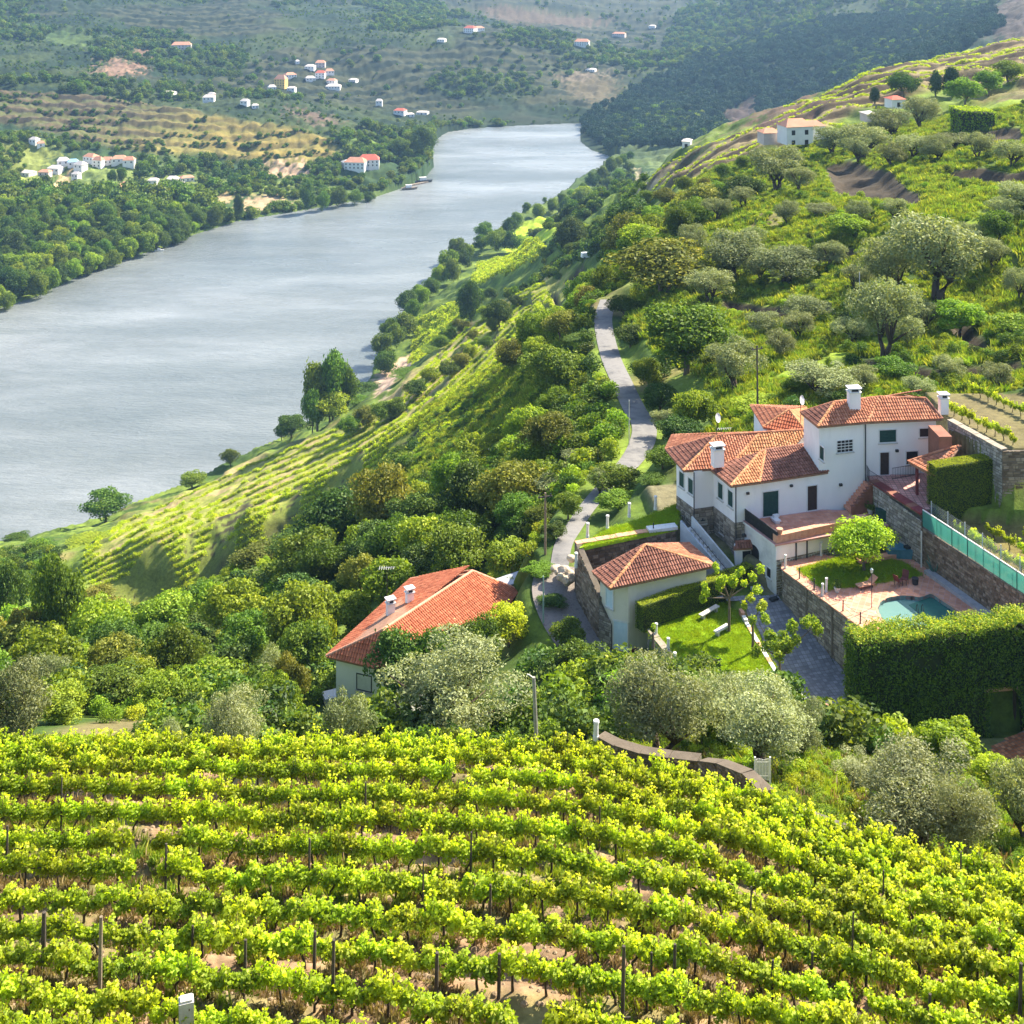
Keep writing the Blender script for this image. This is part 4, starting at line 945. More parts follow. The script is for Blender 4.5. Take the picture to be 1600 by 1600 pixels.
for i, (x_, y_, w_) in enumerate(OLV):
    r_ = tree('olive_b', x_, y_-w_*0.75, y_, w_, "grey olive tree of medium size scattered on the right hillside", None, group="scattered grey olives on the right hillside")
for e in T:
    key, px, yt, yb, wpx, lab, D = e
    if key in ('green','dark','oak','bright') and D > 400 and False: pass
    tree(key, px, yt, yb, wpx, lab, D, name='bush' if ('bush' in lab or 'shrub' in lab) and key not in ('olive','olive_b') else None, cat='bush' if ('bush' in lab or 'shrub' in lab) and key not in ('olive','olive_b') else 'tree')
KD = {'green': 'green', 'dark': 'dark green', 'bright': 'light green', 'poplar': 'tall narrow green', 'oak': 'brownish green'}
# line of trees along the near bank, one by one
BK = [(598,578),(592,560),(612,540),(604,528),(628,522),(640,500),(632,488),(652,480),(648,465),(668,458),(682,445),(700,442),(694,425),(718,418),(708,402),(728,398),(745,392),(762,385),(752,376),(776,374),(790,366),(800,356),
      (836,343),(858,338),(872,330),(890,322),(905,312),(920,304),(935,296),(948,290),(960,282),(968,274),(978,268),(880,345),(905,330),(925,320),(945,308),(962,298),(975,288),(915,345),(935,335),(955,322),(790,395),(810,398),(835,392),(770,396),(858,390)]
for i, (x_, y_) in enumerate(BK):
    p = P(x_+6, y_+4, RZ+2); hgt = random.uniform(9, 17); kk_ = random.choice(['green','green','dark','bright','poplar']); small_tree(kk_, p.x, p.y, hgt*random.uniform(.8, 1.2), hgt, "bank_tree", KD[kk_]+" tree in the line along the near river bank", KD[kk_]+" trees lining the near river bank")
# thickets on the spur and behind it
for i, (x_, y_, hp) in enumerate([(700,590,30),(720,575,26),(670,600,28),(650,620,30),(735,560,24),(600,660,34),(620,650,30),(570,668,36),(545,680,30),(760,545,20),(690,545,22),(745,474,26),(765,470,22),(880,395,20),(895,400,22),
      (760,500,24),(785,490,22),(720,520,24),(700,535,24),(805,478,20),(770,520,24),(740,535,22),(900,380,22),(915,370,22),(880,372,26),(935,360,24),(960,350,26),(940,380,26),(965,375,28),(905,395,20),(950,400,26),(1000,340,30),(1040,320,28),(1070,300,26),(1020,350,30),(1060,335,28),(1085,325,26),(1120,310,30),(1010,320,24),(1130,280,26),(1160,265,24),(1100,300,24),(1150,300,26)]):
    g = seen(x_, y_); h = hp*g.y/F*1.0; h = min(h, 11)
    kk_ = random.choice(['green','dark','bright','oak']); small_tree(kk_, g.x, g.y, h*random.uniform(1.0, 1.5), h, "scrub_tree", KD[kk_]+" bushy tree in the thickets between the spur vineyard and the river" if x_ < 900 else KD[kk_]+" bushy tree in the thickets below the crest terraces", KD[kk_]+(" thicket trees of the spur" if x_ < 900 else " thicket trees below the crest terraces"))
# opposite bank: wood on the flat land at left, each nearer tree its own
wood = region([(-40,330),(60,322),(150,318),(300,314),(335,322),(345,345)])
wp = [(-40,334),(100,322),(300,316),(340,330),(352,348),(300,366),(250,386),(208,398),(150,420),(108,436),(50,462),(0,480),(-40,492)]
WPW = [tuple(P(x, y, RZ+3)[:2]) for x, y in wp]; rg = np.random.RandomState(3); ax = np.array(WPW); pts = []
tries = 0
while len(pts) < 270 and tries < 20000:
    tries += 1; x = rg.uniform(ax[:, 0].min(), ax[:, 0].max()); y = rg.uniform(ax[:, 1].min(), ax[:, 1].max())
    if abs(x/y) > 0.43: continue
    if inpoly(np.array([x]), np.array([y]), WPW)[0] and all((x-a)**2+(y-b)**2 > 60 for a, b in pts): pts.append((x, y))
pts.sort(key=lambda p: p[1])
for i, (x, y) in enumerate(pts[:190]):
    h = random.uniform(11, 19); kk_ = random.choice(['green','green','dark','bright']); wh_ = ' near its water edge' if i < 50 else ' behind its front row' if i < 120 else ' deep inside it'; small_tree(kk_, x, y, h*random.uniform(.75, 1.05), h, "woodland_tree", KD[kk_]+" tree of the flat far-bank wood at left,"+wh_, KD[kk_]+" trees of the far-bank wood,"+wh_)
FT = [v[0] for v in SPECIES['far_tree']]; FD = [v[0] for v in SPECIES['far_dark']]
rest_ = np.array(pts[190:]); h = rg.uniform(11, 19, len(rest_))
o = scatter("far_wood", rest_[:, 0], rest_[:, 1], groundN(rest_[:, 0], rest_[:, 1])-0.5, h*0.95, FT, 5, SZ=h); o['label'] = "rear part of the green wood across the river"; o['category'] = "wood"
# big single trees of the far bank
for x_, yb, yt, w_, k_, lab in [(372,345,298,20,'dark',"dark upright tree at the water's edge across the river"),(480,330,275,26,'dark',"tall dark tree pair at the far water's edge, left one"),(505,326,292,24,'green',"round tree right of the tall dark far-bank tree"),(530,320,285,30,'green',"bushy tree before the red roofed riverside houses"),(555,316,290,30,'green',"bushy tree on the far shore below the riverside houses"),(575,311,292,26,'dark',"last bushy tree on the far shore before the jetty"),(660,265,215,50,'dark',"dark tree on the wooded river corner"),(645,255,222,40,'green',"green tree on the wooded river corner"),(625,262,235,36,'green',"tree behind the wooded river corner"),(70,300,272,26,'dark',"dark tree in front of the white village"),(52,305,280,22,'dark',"dark tree at the lower end of the white village"),(190,290,262,20,'green',"green tree below the long white village terrace"),(175,290,265,18,'green',"green tree left under the white village terrace")]:
    p = P(x_, yb, RZ+1.5) if yb > 240 and x_ > 350 else seen(x_, yb); h = (yb-yt)*p.y/F
    r_ = small_tree(k_, p.x, p.y, w_*p.y/F, h, "far_bank_tree", lab, None) if False else None
    v = random.choice(SPECIES[k_]); o = bpy.data.objects.new("far_bank_tree", v[0]); C.objects.link(o); o.location = (p.x, p.y, ground(p.x, p.y)-0.3); w2 = w_*p.y/F; o.scale = (w2, w2, h*1.05); tag(o, lab, "tree")
# hedgerow line and bushes along the opposite shore and village, woods of the far hills: masses
def mass(name, n, poly, meshes, smin, smax, label, seed, noise, thr, ratio=1.0, lo=300):
    poly = [tuple(p) for p in (poly if isinstance(poly[0][0], float) and abs(poly[0][1]) > 700 else region(poly))]
    rg = np.random.RandomState(seed); a = np.array(poly); x = rg.uniform(a[:, 0].min(), a[:, 0].max(), n); y = rg.uniform(a[:, 1].min(), a[:, 1].max(), n)
    k = inpoly(x, y, poly) & ~inpoly(x, y, RIVER) & (fbm(x/noise+seed, y/noise, 4) > thr)
    if noise > 50: k &= groundN(x, y, tm) < 0.35+0.75*(rg.rand(n) < 0.10)
    for pg in CLEAR: k &= ~inpoly(x, y, pg)
    x, y = x[k], y[k]; s = rg.uniform(smin, smax, len(x)); o = scatter(name, x, y, groundN(x, y)-0.06*s, s*ratio, meshes, seed, SZ=s); o['label'] = label; o['category'] = "woodland"; return o
CLEAR = [LH]+SCOOPS+[region(p) for p in ([(415,265),(425,252),(475,258),(480,270),(420,278)], [(150,112),(165,98),(190,92),(228,108),(190,118)], [(195,84),(215,76),(242,84),(225,92)], [(60,60),(90,45),(150,55),(148,75),(100,72)], [(30,290),(45,222),(130,235),(215,243),(212,272),(215,312),(110,318)], [(225,280),(315,275),(310,300),(225,300)], [(415,150),(420,120),(470,95),(530,100),(545,150)], [(530,276),(535,250),(600,245),(600,275)], [(575,185),(580,155),(670,170),(675,188)], [(310,170),(315,145),(410,160),(410,178)], [(680,72),(685,58),(765,38),(770,58)], [(895,82),(895,60),(930,60),(930,80)], [(1130,170),(1180,148),(1270,160),(1240,185),(1160,190)], [(760,12),(850,18),(945,28),(930,45),(860,38),(770,28)],[(885,120),(920,108),(960,125),(965,155),(930,165),(890,150)])]
FARL = [(-700.,1150.),(-620.,900.),(-330.,980.),(-170.,1080.),(-60.,1250.),(-60.,1440.),(110.,1440.),(100.,1330.),(100.,1220.),(180.,1180.),(330.,1150.),(420.,1400.),(700.,1700.),(900.,3000.),(-1300.,3000.),(-900.,1700.)]
mass("far_hill_woods", 52000, FARL, FT+FD+FD, 5, 12, "dark woods and scrub covering the far hillsides", 8, 150, 0.50)
mass("far_hill_scrub", 30000, FARL, FT+FD, 2, 5, "scattered scrub on the far hillsides", 9, 60, 0.40)
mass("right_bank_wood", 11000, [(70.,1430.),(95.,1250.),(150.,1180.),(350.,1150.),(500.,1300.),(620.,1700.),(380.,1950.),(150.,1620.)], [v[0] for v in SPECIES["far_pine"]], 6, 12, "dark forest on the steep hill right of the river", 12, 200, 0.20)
mass("village_scrub", 5000, [(-500.,1000.),(-420.,930.),(-150.,1040.),(-60.,1180.),(-120.,1240.),(-300.,1180.),(-480.,1160.)], FT, 3, 8, "bushes and orchards around the far village", 14, 40, 0.50)
a_ = np.array(LH); x = rg.uniform(a_[:, 0].min(), a_[:, 0].max(), 5000); y = rg.uniform(a_[:, 1].min(), a_[:, 1].max(), 5000)
r_h = (y-0.10*x+9*(fbm(x/120, y/120, 2)-0.5)*2)/30.0; f_ = r_h-np.floor(r_h); k = inpoly(x, y, LH) & (f_ < 0.3) & (fbm(x/50+3, y/50, 3) > 0.48); s_ = rg.uniform(1.5, 4.5, k.sum())
o = scatter("terrace_shrubs", x[k], y[k], groundN(x[k], y[k])-0.3, s_*1.3, FD+FT, 41, SZ=s_); o['label'] = "dark shrubs along the terrace banks of the golden hill"; o['category'] = "shrubs"
mass("spur_head_scrub", 5200, [tuple(seen(*p)[:2]) for p in ((815,330),(880,318),(990,262),(1010,300),(1000,350),(960,400),(900,400),(870,440),(790,470),(860,385))], FT+FD, 2.5, 6, "bushes and scrub between the riverside fields and the crest", 45, 30, 0.42)
# shore bushes opposite
sp = []
for (x0, y0), (x1, y1) in zip(RIVER[2:20], RIVER[3:21]):
    Ls = math.hypot(x1-x0, y1-y0)
    for i in range(int(Ls/3)): t_ = random.random(); sp.append((x0+(x1-x0)*t_-random.uniform(1, 8), y0+(y1-y0)*t_+random.uniform(0, 6), random.uniform(4, 9)))
sp = np.array(sp); k = ~inpoly(sp[:, 0], sp[:, 1], RIVER); sp = sp[k]
o = scatter("far_shore_bushes", sp[:, 0], sp[:, 1], groundN(sp[:, 0], sp[:, 1])-0.4, sp[:, 2]*1.2, FT, 6, SZ=sp[:, 2]); o['label'] = "bushes fringing the far shore of the river"; o['category'] = "bushes"
# undergrowth of the near slopes
BU = [crown_mesh("undergrowth_clump", 300+i, 900, m_, 0.09, 0.05, 20, (0.10, 0.24), 0.0, 0.9)[0] for i, m_ in enumerate((M_MD, M_BR, M_DK, M_MD))]
BL = [crown_mesh("bright_clump", 320+i, 800, m_, 0.09, 0.05, 20, (0.10, 0.24), 0.0, 0.8)[0] for i, m_ in enumerate((M_BR, M_YL, M_YL))]
RAV = [(-95,80),(-60,72),(-10,70),(22,66),(18,88),(4,95),(0.5,100),(2,113),(8,125),(13,140),(15.5,160),(15,190),(14,225),(40,260),(20,330),(-8,300),(-22,300),(-40,240),(-75,245),(-120,330),(-170,330)]
scatter_area("valley_undergrowth", 15000, RAV, BU, 1.6, 4.6, "tangled green undergrowth filling the shaded ravine", "undergrowth", 21, 14, 0.40, zs=0.8, ex=([(-85,172),(-20,172),(-26,262),(-95,262)], [(-17,80),(1,80),(3,112),(-17,105)], [(-20,205),(-6,178),(9,172),(11,215),(16,300),(-8,330),(-20,300)]))
scatter_area("slope_grass", 26000, [(-24,200),(-6,172),(10,168),(12,215),(18,300),(-8,335),(-24,310)], GT, 1.6, 3.6, "rough grass on the shaded slope below the road", "grass", 36, 9, 0.32)
scatter_area("slope_scrub", 2600, [(-24,200),(-6,172),(10,168),(12,215),(18,300),(-8,335),(-24,310)], BU, 0.9, 2.2, "low scrub on the shaded slope below the road", "scrub", 37, 11, 0.48, zs=0.8)
rgt = np.random.RandomState(77); rp2 = []; ra = np.array(RAV); tries = 0
while len(rp2) < 130 and tries < 9000:
    tries += 1; x = rgt.uniform(ra[:, 0].min(), ra[:, 0].max()); y = rgt.uniform(72, 290)
    xa, ya = np.array([x]), np.array([y])
    if abs(x/y) > 0.42 or not inpoly(xa, ya, RAV)[0] or groundN(xa, ya, PADM)[0] > 0.02 or any(inpoly(xa, ya, pg)[0] for pg in SCOOPS): continue
    if (abs(x) < 20 and y < 108) or (x < 6 and x > -30 and y < 125): continue
    if y > 205 and x < 0: continue
    if (x > -12 and y > 105) and rgt.rand() < 0.5: continue
    if any((x-a)**2+(y-b)**2 < (3.2+c*0.4)**2 for a, b, c in TREES) or any((x-a)**2+(y-b)**2 < 36 for a, b in rp2): continue
    hh = 8.5; gz = ground(x, y); ty = -(gz+hh)/y*F+HZ; by = -gz/y*F+HZ; tx = x/y*F+800; wd = 4.5/y*F
    if any(p.y > y and abs((p.x/p.y*F+800)-tx) < wd and ty-4 < -p.z/p.y*F+HZ < by for p in ROADC): continue
    if 640 < tx < 905 and 500 < ty < 735 and rgt.rand() < 0.8: continue
    if (tx < 330 and ty < 915) or (330 <= tx < 480 and ty < 862) or (480 <= tx < 640 and ty < 760): continue
    rp2.append((x, y))
for x, y in rp2:
    k_ = random.choice(['green', 'green', 'dark', 'bright', 'bright', 'green', 'bright', 'dark', 'green', 'oak']); h = random.uniform(4.5, 8.5) if y > 110 else random.uniform(3, 5)
    o = bpy.data.objects.new("ravine_tree", random.choice(SPECIES[k_])[0]); C.objects.link(o); w2 = h*random.uniform(0.85, 1.3); o.location = (x, y, ground(x, y)-0.1*h); o.scale = (w2, w2*random.uniform(.8, 1.1), h); o.rotation_euler = (0, 0, random.uniform(0, 6.28))
    tag(o, {'green': "green tree crowding the wooded ravine left of the road", 'dark': "dark green tree crowding the shaded ravine", 'bright': "light green sunlit tree in the wooded ravine", 'oak': "brownish green tree in the wooded ravine"}[k_], "tree", {'green': "green ravine trees", 'dark': "dark ravine trees", 'bright': "light green ravine trees", 'oak': "brownish ravine trees"}[k_])
scatter_area("valley_bramble", 12000, RAV, BL, 0.9, 2.2, "sunlit brambles and weeds on the ravine slopes", "brambles", 22, 9, 0.44, zs=0.8, ex=([(-17,84),(1,84),(3,112),(-17,105)],))
CRX = CREST
HILL = [(14,118),(52,121),(80,125),(150,330),(120,400),(60,420),(30,330),(26,250),(17,200),(24,160),(22,135)]
scatter_area("hillside_herbs", 40000, HILL, BL, 0.5, 1.5, "bright yellow green herbs covering the right hillside", "herbs", 23, 12, 0.44, zs=0.6)
scatter_area("hillside_grass", 60000, HILL, GT, 1.8, 4.2, "tall grass over the right hillside", "grass", 29, 8, 0.35)
scatter_area("hillside_scrub", 5000, HILL, BU, 0.9, 2.4, "dark scrub and bushes on the right hillside", "scrub", 24, 16, 0.50, zs=0.8)
BANKP = [(-36,53.5),(20,53.5),(40,45),(60,45),(60,79),(24,79),(22,66),(-10,74),(-36,78)]
scatter_area("bank_weeds", 9000, BANKP, BL+BU[:1], 0.35, 1.0, "weeds and grass on the bank behind the vineyard", "weeds", 26, 5, 0.30, zs=0.7)
scatter_area("bank_grass", 12000, BANKP, GT+DGT, 1.0, 2.4, "rough grass on the bank behind the vineyard", "grass", 27, 4, 0.35)
# small vines in rows along the spur terraces, the crest and the riverside plots
def tiny_vine(seed, mat):
    rg = np.random.RandomState(seed); n = 46; c_ = rg.normal(0, 1, (n, 3))*np.array([0.55, 0.35, 0.32])+np.array([0, 0, 0.75]); u = rg.normal(0, 1, (n, 3)); u[:, 2] += .4; u /= np.linalg.norm(u, axis=1)[:, None]
    V, Fc = leaf_cards(c_, u, 0.42, 0.34, rg); return mesh_np("small_vine", V, Fc, tint=np.repeat(rg.rand(n), 4), mat=mat)
TV = [tiny_vine(i, M_VN) for i in range(4)]
rg = np.random.RandomState(31); px_, py_ = [], []
for rw in SROWS:
    for a_, b_ in zip(rw[:-1], rw[1:]):
        ln_ = (b_-a_).length
        if ln_ > 60: continue
        n_ = max(1, int(ln_/0.38))
        for i in range(n_):
            t_ = (i+rg.rand())/n_; px_.append(a_.x+(b_.x-a_.x)*t_+rg.normal(0, 0.12)); py_.append(a_.y+(b_.y-a_.y)*t_+rg.normal(0, 0.12))
x = np.array(px_); y = np.array(py_); k = inpoly(x, y, SPUR) & (fbm(x/11, y/11, 3) > 0.28)
for pg in SCOOPS: k &= ~inpoly(x, y, pg)
o = scatter("spur_vine_rows", x[k], y[k], groundN(x[k], y[k])-0.1, rg.uniform(.50, .78, k.sum()), TV, 32); o['label'] = "rows of green vines following the terraces of the riverside spur"; o['category'] = "vines"
a = np.array(CREST); n = 60000; x = rg.uniform(a[:, 0].min(), a[:, 0].max(), n); y = rg.uniform(a[:, 1].min(), a[:, 1].max(), n)
rr_ = (y+0.10*x+4*(fbm(x/60, y/60, 3)-0.5)*2)/17.0; f = rr_-np.floor(rr_); k = inpoly(x, y, CREST) & (f > 0.38) & (f < 0.47)
o = scatter("crest_vine_rows", x[k], y[k], groundN(x[k], y[k]), rg.uniform(.45, .7, k.sum()), TV, 33); o['label'] = "lines of vines along the terraces of the right-hand crest"; o['category'] = "vines"
for nm, pg, dx, dy, lb in (("upper_plot_vines", [(735,448),(748,412),(790,402),(852,392),(830,412),(790,432)], 0.55, 0.83, "small vines in the pale riverside plot"), ("lower_plot_vines", [(640,565),(652,500),(700,478),(742,460),(745,490),(700,520),(668,555)], 0.8, 0.6, "small vines in the lower riverside plot")):
    pg = region(pg); a = np.array(pg); n = 9000; x = rg.uniform(a[:, 0].min(), a[:, 0].max(), n); y = rg.uniform(a[:, 1].min(), a[:, 1].max(), n)
    ph = ((x*dy-y*dx)/5.0) % 1.0; k = inpoly(x, y, pg) & (ph < 0.4)
    o = scatter(nm, x[k], y[k], groundN(x[k], y[k]), rg.uniform(1.0, 1.6, k.sum()), TV, 34); o['label'] = lb; o['category'] = "vines"
# ---------------------------------------------------------------- building materials
WHITE = surf("white_plaster", (0.71,0.69,0.69), (0.85,0.83,0.83), 0.35, 0.9, 0.12, 9, c3=(0.80,0.78,0.78), stretch=(1,1,0.35))
CREAM = surf("cream_plaster", (0.62,0.56,0.46), (0.74,0.68,0.58), 0.6, 0.9, 0.15, 9, c3=(0.70,0.64,0.53))
AGED = surf("aged_plaster", (0.42,0.43,0.42), (0.66,0.66,0.64), 0.5, 0.92, 0.25, 7, c3=(0.56,0.57,0.56))
MORTAR = surf("dark_mortar", (0.10,0.085,0.065), (0.18,0.15,0.12), 2, 0.95, 0.5)
def stonemat(name, a, b_, c_):
    """each stone its own tone"""
    m, t, out = nodes(name); b = N(t, "ShaderNodeBsdfPrincipled"); b.inputs["Roughness"].default_value = 0.92; b.inputs["Specular IOR Level"].default_value = 0.2
    ge = N(t, "ShaderNodeNewGeometry"); col = ramp(t, ge.outputs["Random Per Island"], [(0.0, a), (0.5, b_), (1.0, c_)])
    n = N(t, "ShaderNodeTexNoise", Scale=2.5, Detail=6, Roughness=0.7); L(t, ge.outputs["Position"], n.inputs["Vector"])
    mr = N(t, "ShaderNodeMapRange"); mr.inputs["To Min"].default_value = 0.45; mr.inputs["To Max"].default_value = 1.5; L(t, n.outputs["Fac"], mr.inputs["Value"])
    ml = N(t, "ShaderNodeMixRGB", blend_type='MULTIPLY'); ml.inputs[0].default_value = 1; L(t, col, ml.inputs[1]); L(t, mr.outputs[0], ml.inputs[2]); L(t, ml.outputs[0], b.inputs["Base Color"])
    n2 = N(t, "ShaderNodeTexNoise", Scale=14, Detail=5); L(t, ge.outputs["Position"], n2.inputs["Vector"]); bp = N(t, "ShaderNodeBump", Strength=0.5, Distance=0.03); L(t, n2.outputs["Fac"], bp.inputs["Height"]); L(t, bp.outputs[0], b.inputs["Normal"])
    L(t, b.outputs[0], out.inputs[0]); MATS[name] = m; return m
ST_GREY = stonemat("grey_rubble", (0.20,0.18,0.16), (0.34,0.31,0.28), (0.46,0.42,0.38))
ST_DRK = stonemat("dark_rubble", (0.07,0.055,0.04), (0.12,0.095,0.07), (0.18,0.15,0.11))
ST_BRN = stonemat("brown_rubble", (0.12,0.085,0.055), (0.22,0.16,0.11), (0.33,0.26,0.19))
ST_SCH = stonemat("schist_rubble", (0.17,0.14,0.11), (0.29,0.25,0.20), (0.42,0.37,0.30))
def tilemat(name, a, b_, c_, dirt=0.5):
    m, t, out = nodes(name); b = N(t, "ShaderNodeBsdfPrincipled"); b.inputs["Roughness"].default_value = 0.85; b.inputs["Specular IOR Level"].default_value = 0.25
    ge = N(t, "ShaderNodeNewGeometry"); col = ramp(t, ge.outputs["Random Per Island"], [(0.0, a), (0.55, b_), (1.0, c_)])
    n = N(t, "ShaderNodeTexNoise", Scale=0.9, Detail=8, Roughness=0.75); L(t, ge.outputs["Position"], n.inputs["Vector"])
    mr = N(t, "ShaderNodeMapRange"); mr.inputs["From Min"].default_value = 0.3; mr.inputs["From Max"].default_value = 0.7; mr.inputs["To Min"].default_value = 1-dirt; mr.inputs["To Max"].default_value = 1.2; L(t, n.outputs["Fac"], mr.inputs["Value"])
    ml = N(t, "ShaderNodeMixRGB", blend_type='MULTIPLY'); ml.inputs[0].default_value = 1; L(t, col, ml.inputs[1]); L(t, mr.outputs[0], ml.inputs[2]); L(t, ml.outputs[0], b.inputs["Base Color"]); L(t, b.outputs[0], out.inputs[0]); MATS[name] = m; return m
TILE = tilemat("terracotta_tile", (0.34,0.125,0.07), (0.43,0.17,0.09), (0.52,0.235,0.135), 0.3)
TILE_D = tilemat("weathered_tile", (0.21,0.085,0.06), (0.28,0.12,0.08), (0.36,0.165,0.115), 0.4)
TILE_Y = tilemat("ochre_tile", (0.44,0.19,0.085), (0.53,0.25,0.11), (0.62,0.33,0.16), 0.3)
TILE_R = tilemat("new_red_tile", (0.42,0.125,0.06), (0.48,0.155,0.075), (0.55,0.20,0.10), 0.25)
PAVE = tilemat("terracotta_paving", (0.52,0.22,0.14), (0.62,0.29,0.19), (0.68,0.35,0.24), 0.2)
PAVE_P = tilemat("pink_paving", (0.45,0.22,0.19), (0.54,0.29,0.25), (0.60,0.35,0.31), 0.2)
COPE = surf("terracotta_coping", (0.50,0.23,0.14), (0.66,0.37,0.25), 3, 0.85, 0.2)
GREEN = surf("green_paint", (0.012,0.05,0.045), (0.02,0.075,0.065), 4, 0.5, 0.1)
DARKW = surf("dark_opening", (0.012,0.012,0.015), (0.03,0.03,0.035), 2, 0.4, 0.05)
BROWND = surf("brown_door", (0.03,0.02,0.018), (0.06,0.04,0.035), 5, 0.6, 0.2)
FRAME = surf("white_frame", (0.62,0.62,0.62), (0.74,0.74,0.74), 4, 0.6, 0.05)
PIPE = surf("dark_pipe", (0.03,0.035,0.045), (0.06,0.065,0.075), 4, 0.5, 0.05)
BLUEW = surf("pale_blue_paint", (0.50,0.62,0.72), (0.62,0.72,0.80), 3, 0.7, 0.1)
MAROON = surf("maroon_plinth", (0.16,0.03,0.035), (0.24,0.06,0.06), 3, 0.85, 0.2)
IRON = surf("black_iron", (0.02,0.022,0.025), (0.05,0.05,0.055), 6, 0.5, 0.1)
PWHITE = surf("white_post", (0.62,0.60,0.57), (0.78,0.77,0.74), 4, 0.85, 0.2)

# ---------------------------------------------------------------- building helpers
def V2(p): return Vector((p[0], p[1], 0))
def walls(root, name, poly, z0, z1, mat, th=0.3):
    """closed ring of plastered walls, one mesh; poly anticlockwise or clockwise"""
    b = MB(); b.prism([(p[0]-root.location.x, p[1]-root.location.y) for p in poly], z0-root.location.z, z1-root.location.z); return b.build(name, mat, root)
def frame_of(A, B):
    A, B = V2(A), V2(B); u = (B-A).normalized(); n = Vector((u.y, -u.x, 0)); return A, u, n, (B-A).length
def wbox(b, A, u, n, s0, s1, z0, z1, o0, o1, off):
    """box on a wall: along s0..s1, outwards o0..o1"""
    vs = []
    for z in (z0, z1):
        for s, o in ((s0, o0), (s1, o0), (s1, o1), (s0, o1)): p = A+u*s+n*o; vs.append((p.x-off.x, p.y-off.y, z-off.z))
    b.add(vs, [(3,2,1,0),(4,5,6,7),(1,5,4,0),(2,6,5,1),(3,7,6,2),(0,4,7,3)])
def window(root, A, B, s, zc, w_, h, kind="window", fill=GREEN, frame=FRAME, slats=True, bars=0, ft=0.09):
    A, u, n, ln = frame_of(A, B); off = root.location
    b = MB()
    for (a0, a1, c0, c1) in ((-w_/2-ft, w_/2+ft, h/2, h/2+ft), (-w_/2-ft, w_/2+ft, -h/2-ft, -h/2), (-w_/2-ft, -w_/2, -h/2, h/2), (w_/2, w_/2+ft, -h/2, h/2)):
        wbox(b, A, u, n, s+a0, s+a1, zc+c0, zc+c1, -0.02, 0.05, off)
    fr = b.build(kind, frame, root)
    if kind == "window": q_ = MB(); wbox(q_, A, u, n, s-w_/2-0.14, s+w_/2+0.14, zc-h/2-ft-0.07, zc-h/2-ft-0.003, -0.01, 0.13, off); q_.build("sill", CONC, fr)
    p = MB(); wbox(p, A, u, n, s-w_/2, s+w_/2, zc-h/2, zc+h/2, -0.05, 0.012, off); p.build("pane" if fill is DARKW else ("door_leaf" if kind == "door" else "shutter"), fill, fr)
    if slats and fill is GREEN:
        q_ = MB(); k = int(h/0.12)
        for i in range(k): wbox(q_, A, u, n, s-w_/2+0.04, s+w_/2-0.04, zc-h/2+(i+0.2)*h/k, zc-h/2+(i+0.75)*h/k, 0.012, 0.03, off)
        q_.build("slats", GREEN, fr, kind='stuff')
    for i in range(bars):
        q_ = MB(); z = zc-h/2+(i+1)*h/(bars+1); wbox(q_, A, u, n, s-w_/2, s+w_/2, z-0.03, z+0.03, 0.012, 0.04, off); q_.build("bar", frame, fr)
    return fr
def stones(root, name, A, B, z0a, z1a, z0b, z1b, mat, out=0.0, sz=(0.42, 0.24), seed=0, holes=()):
    """rubble courses on a wall face between A and B; heights z0..z1 at each end; joined, kind stuff"""
    A, u, n, ln = frame_of(A, B); rng = random.Random(seed); b = MB(); off = root.location
    zmin = min(z0a, z0b); zmax = max(z1a, z1b); z = zmin; row = 0
    while z < zmax:
        h = sz[1]*rng.uniform(0.7, 1.35); s = -rng.uniform(0, 0.3)
        while s < ln:
            w_ = sz[0]*rng.uniform(0.55, 1.6); s0, s1 = max(s, 0)+0.015, min(s+w_, ln)-0.015; mid = (s0+s1)/2; t = mid/ln
            lo = z0a+(z0b-z0a)*t; hi = z1a+(z1b-z1a)*t; zz0, zz1 = max(z+0.015, lo), min(z+h-0.015, hi)
            if s1-s0 > 0.06 and zz1-zz0 > 0.05 and not any(h0 < mid < h1 and g0 < (zz0+zz1)/2 < g1 for h0, h1, g0, g1 in holes):
                pr = rng.uniform(0.02, 0.075); sk = [rng.uniform(-.03, .03) for _ in range(8)]; vs = []
                for o, ins in ((0.0, 0), (pr, 0.03)):
                    for k_, (ss, zz) in enumerate(((s0+ins, zz0+ins), (s1-ins, zz0+ins), (s1-ins, zz1-ins), (s0+ins, zz1-ins))):
                        p = A+u*(ss+sk[k_]*(o > 0))+n*(out+o-0.01); vs.append((p.x-off.x, p.y-off.y, zz+sk[4+k_ % 4]*(o > 0)-off.z))
                b.add(vs, [(4,5,6,7),(0,1,5,4),(1,2,6,5),(2,3,7,6),(3,0,4,7)])
            s += w_
        z += h; row += 1
    return b.build(name, mat, root, kind='stuff')
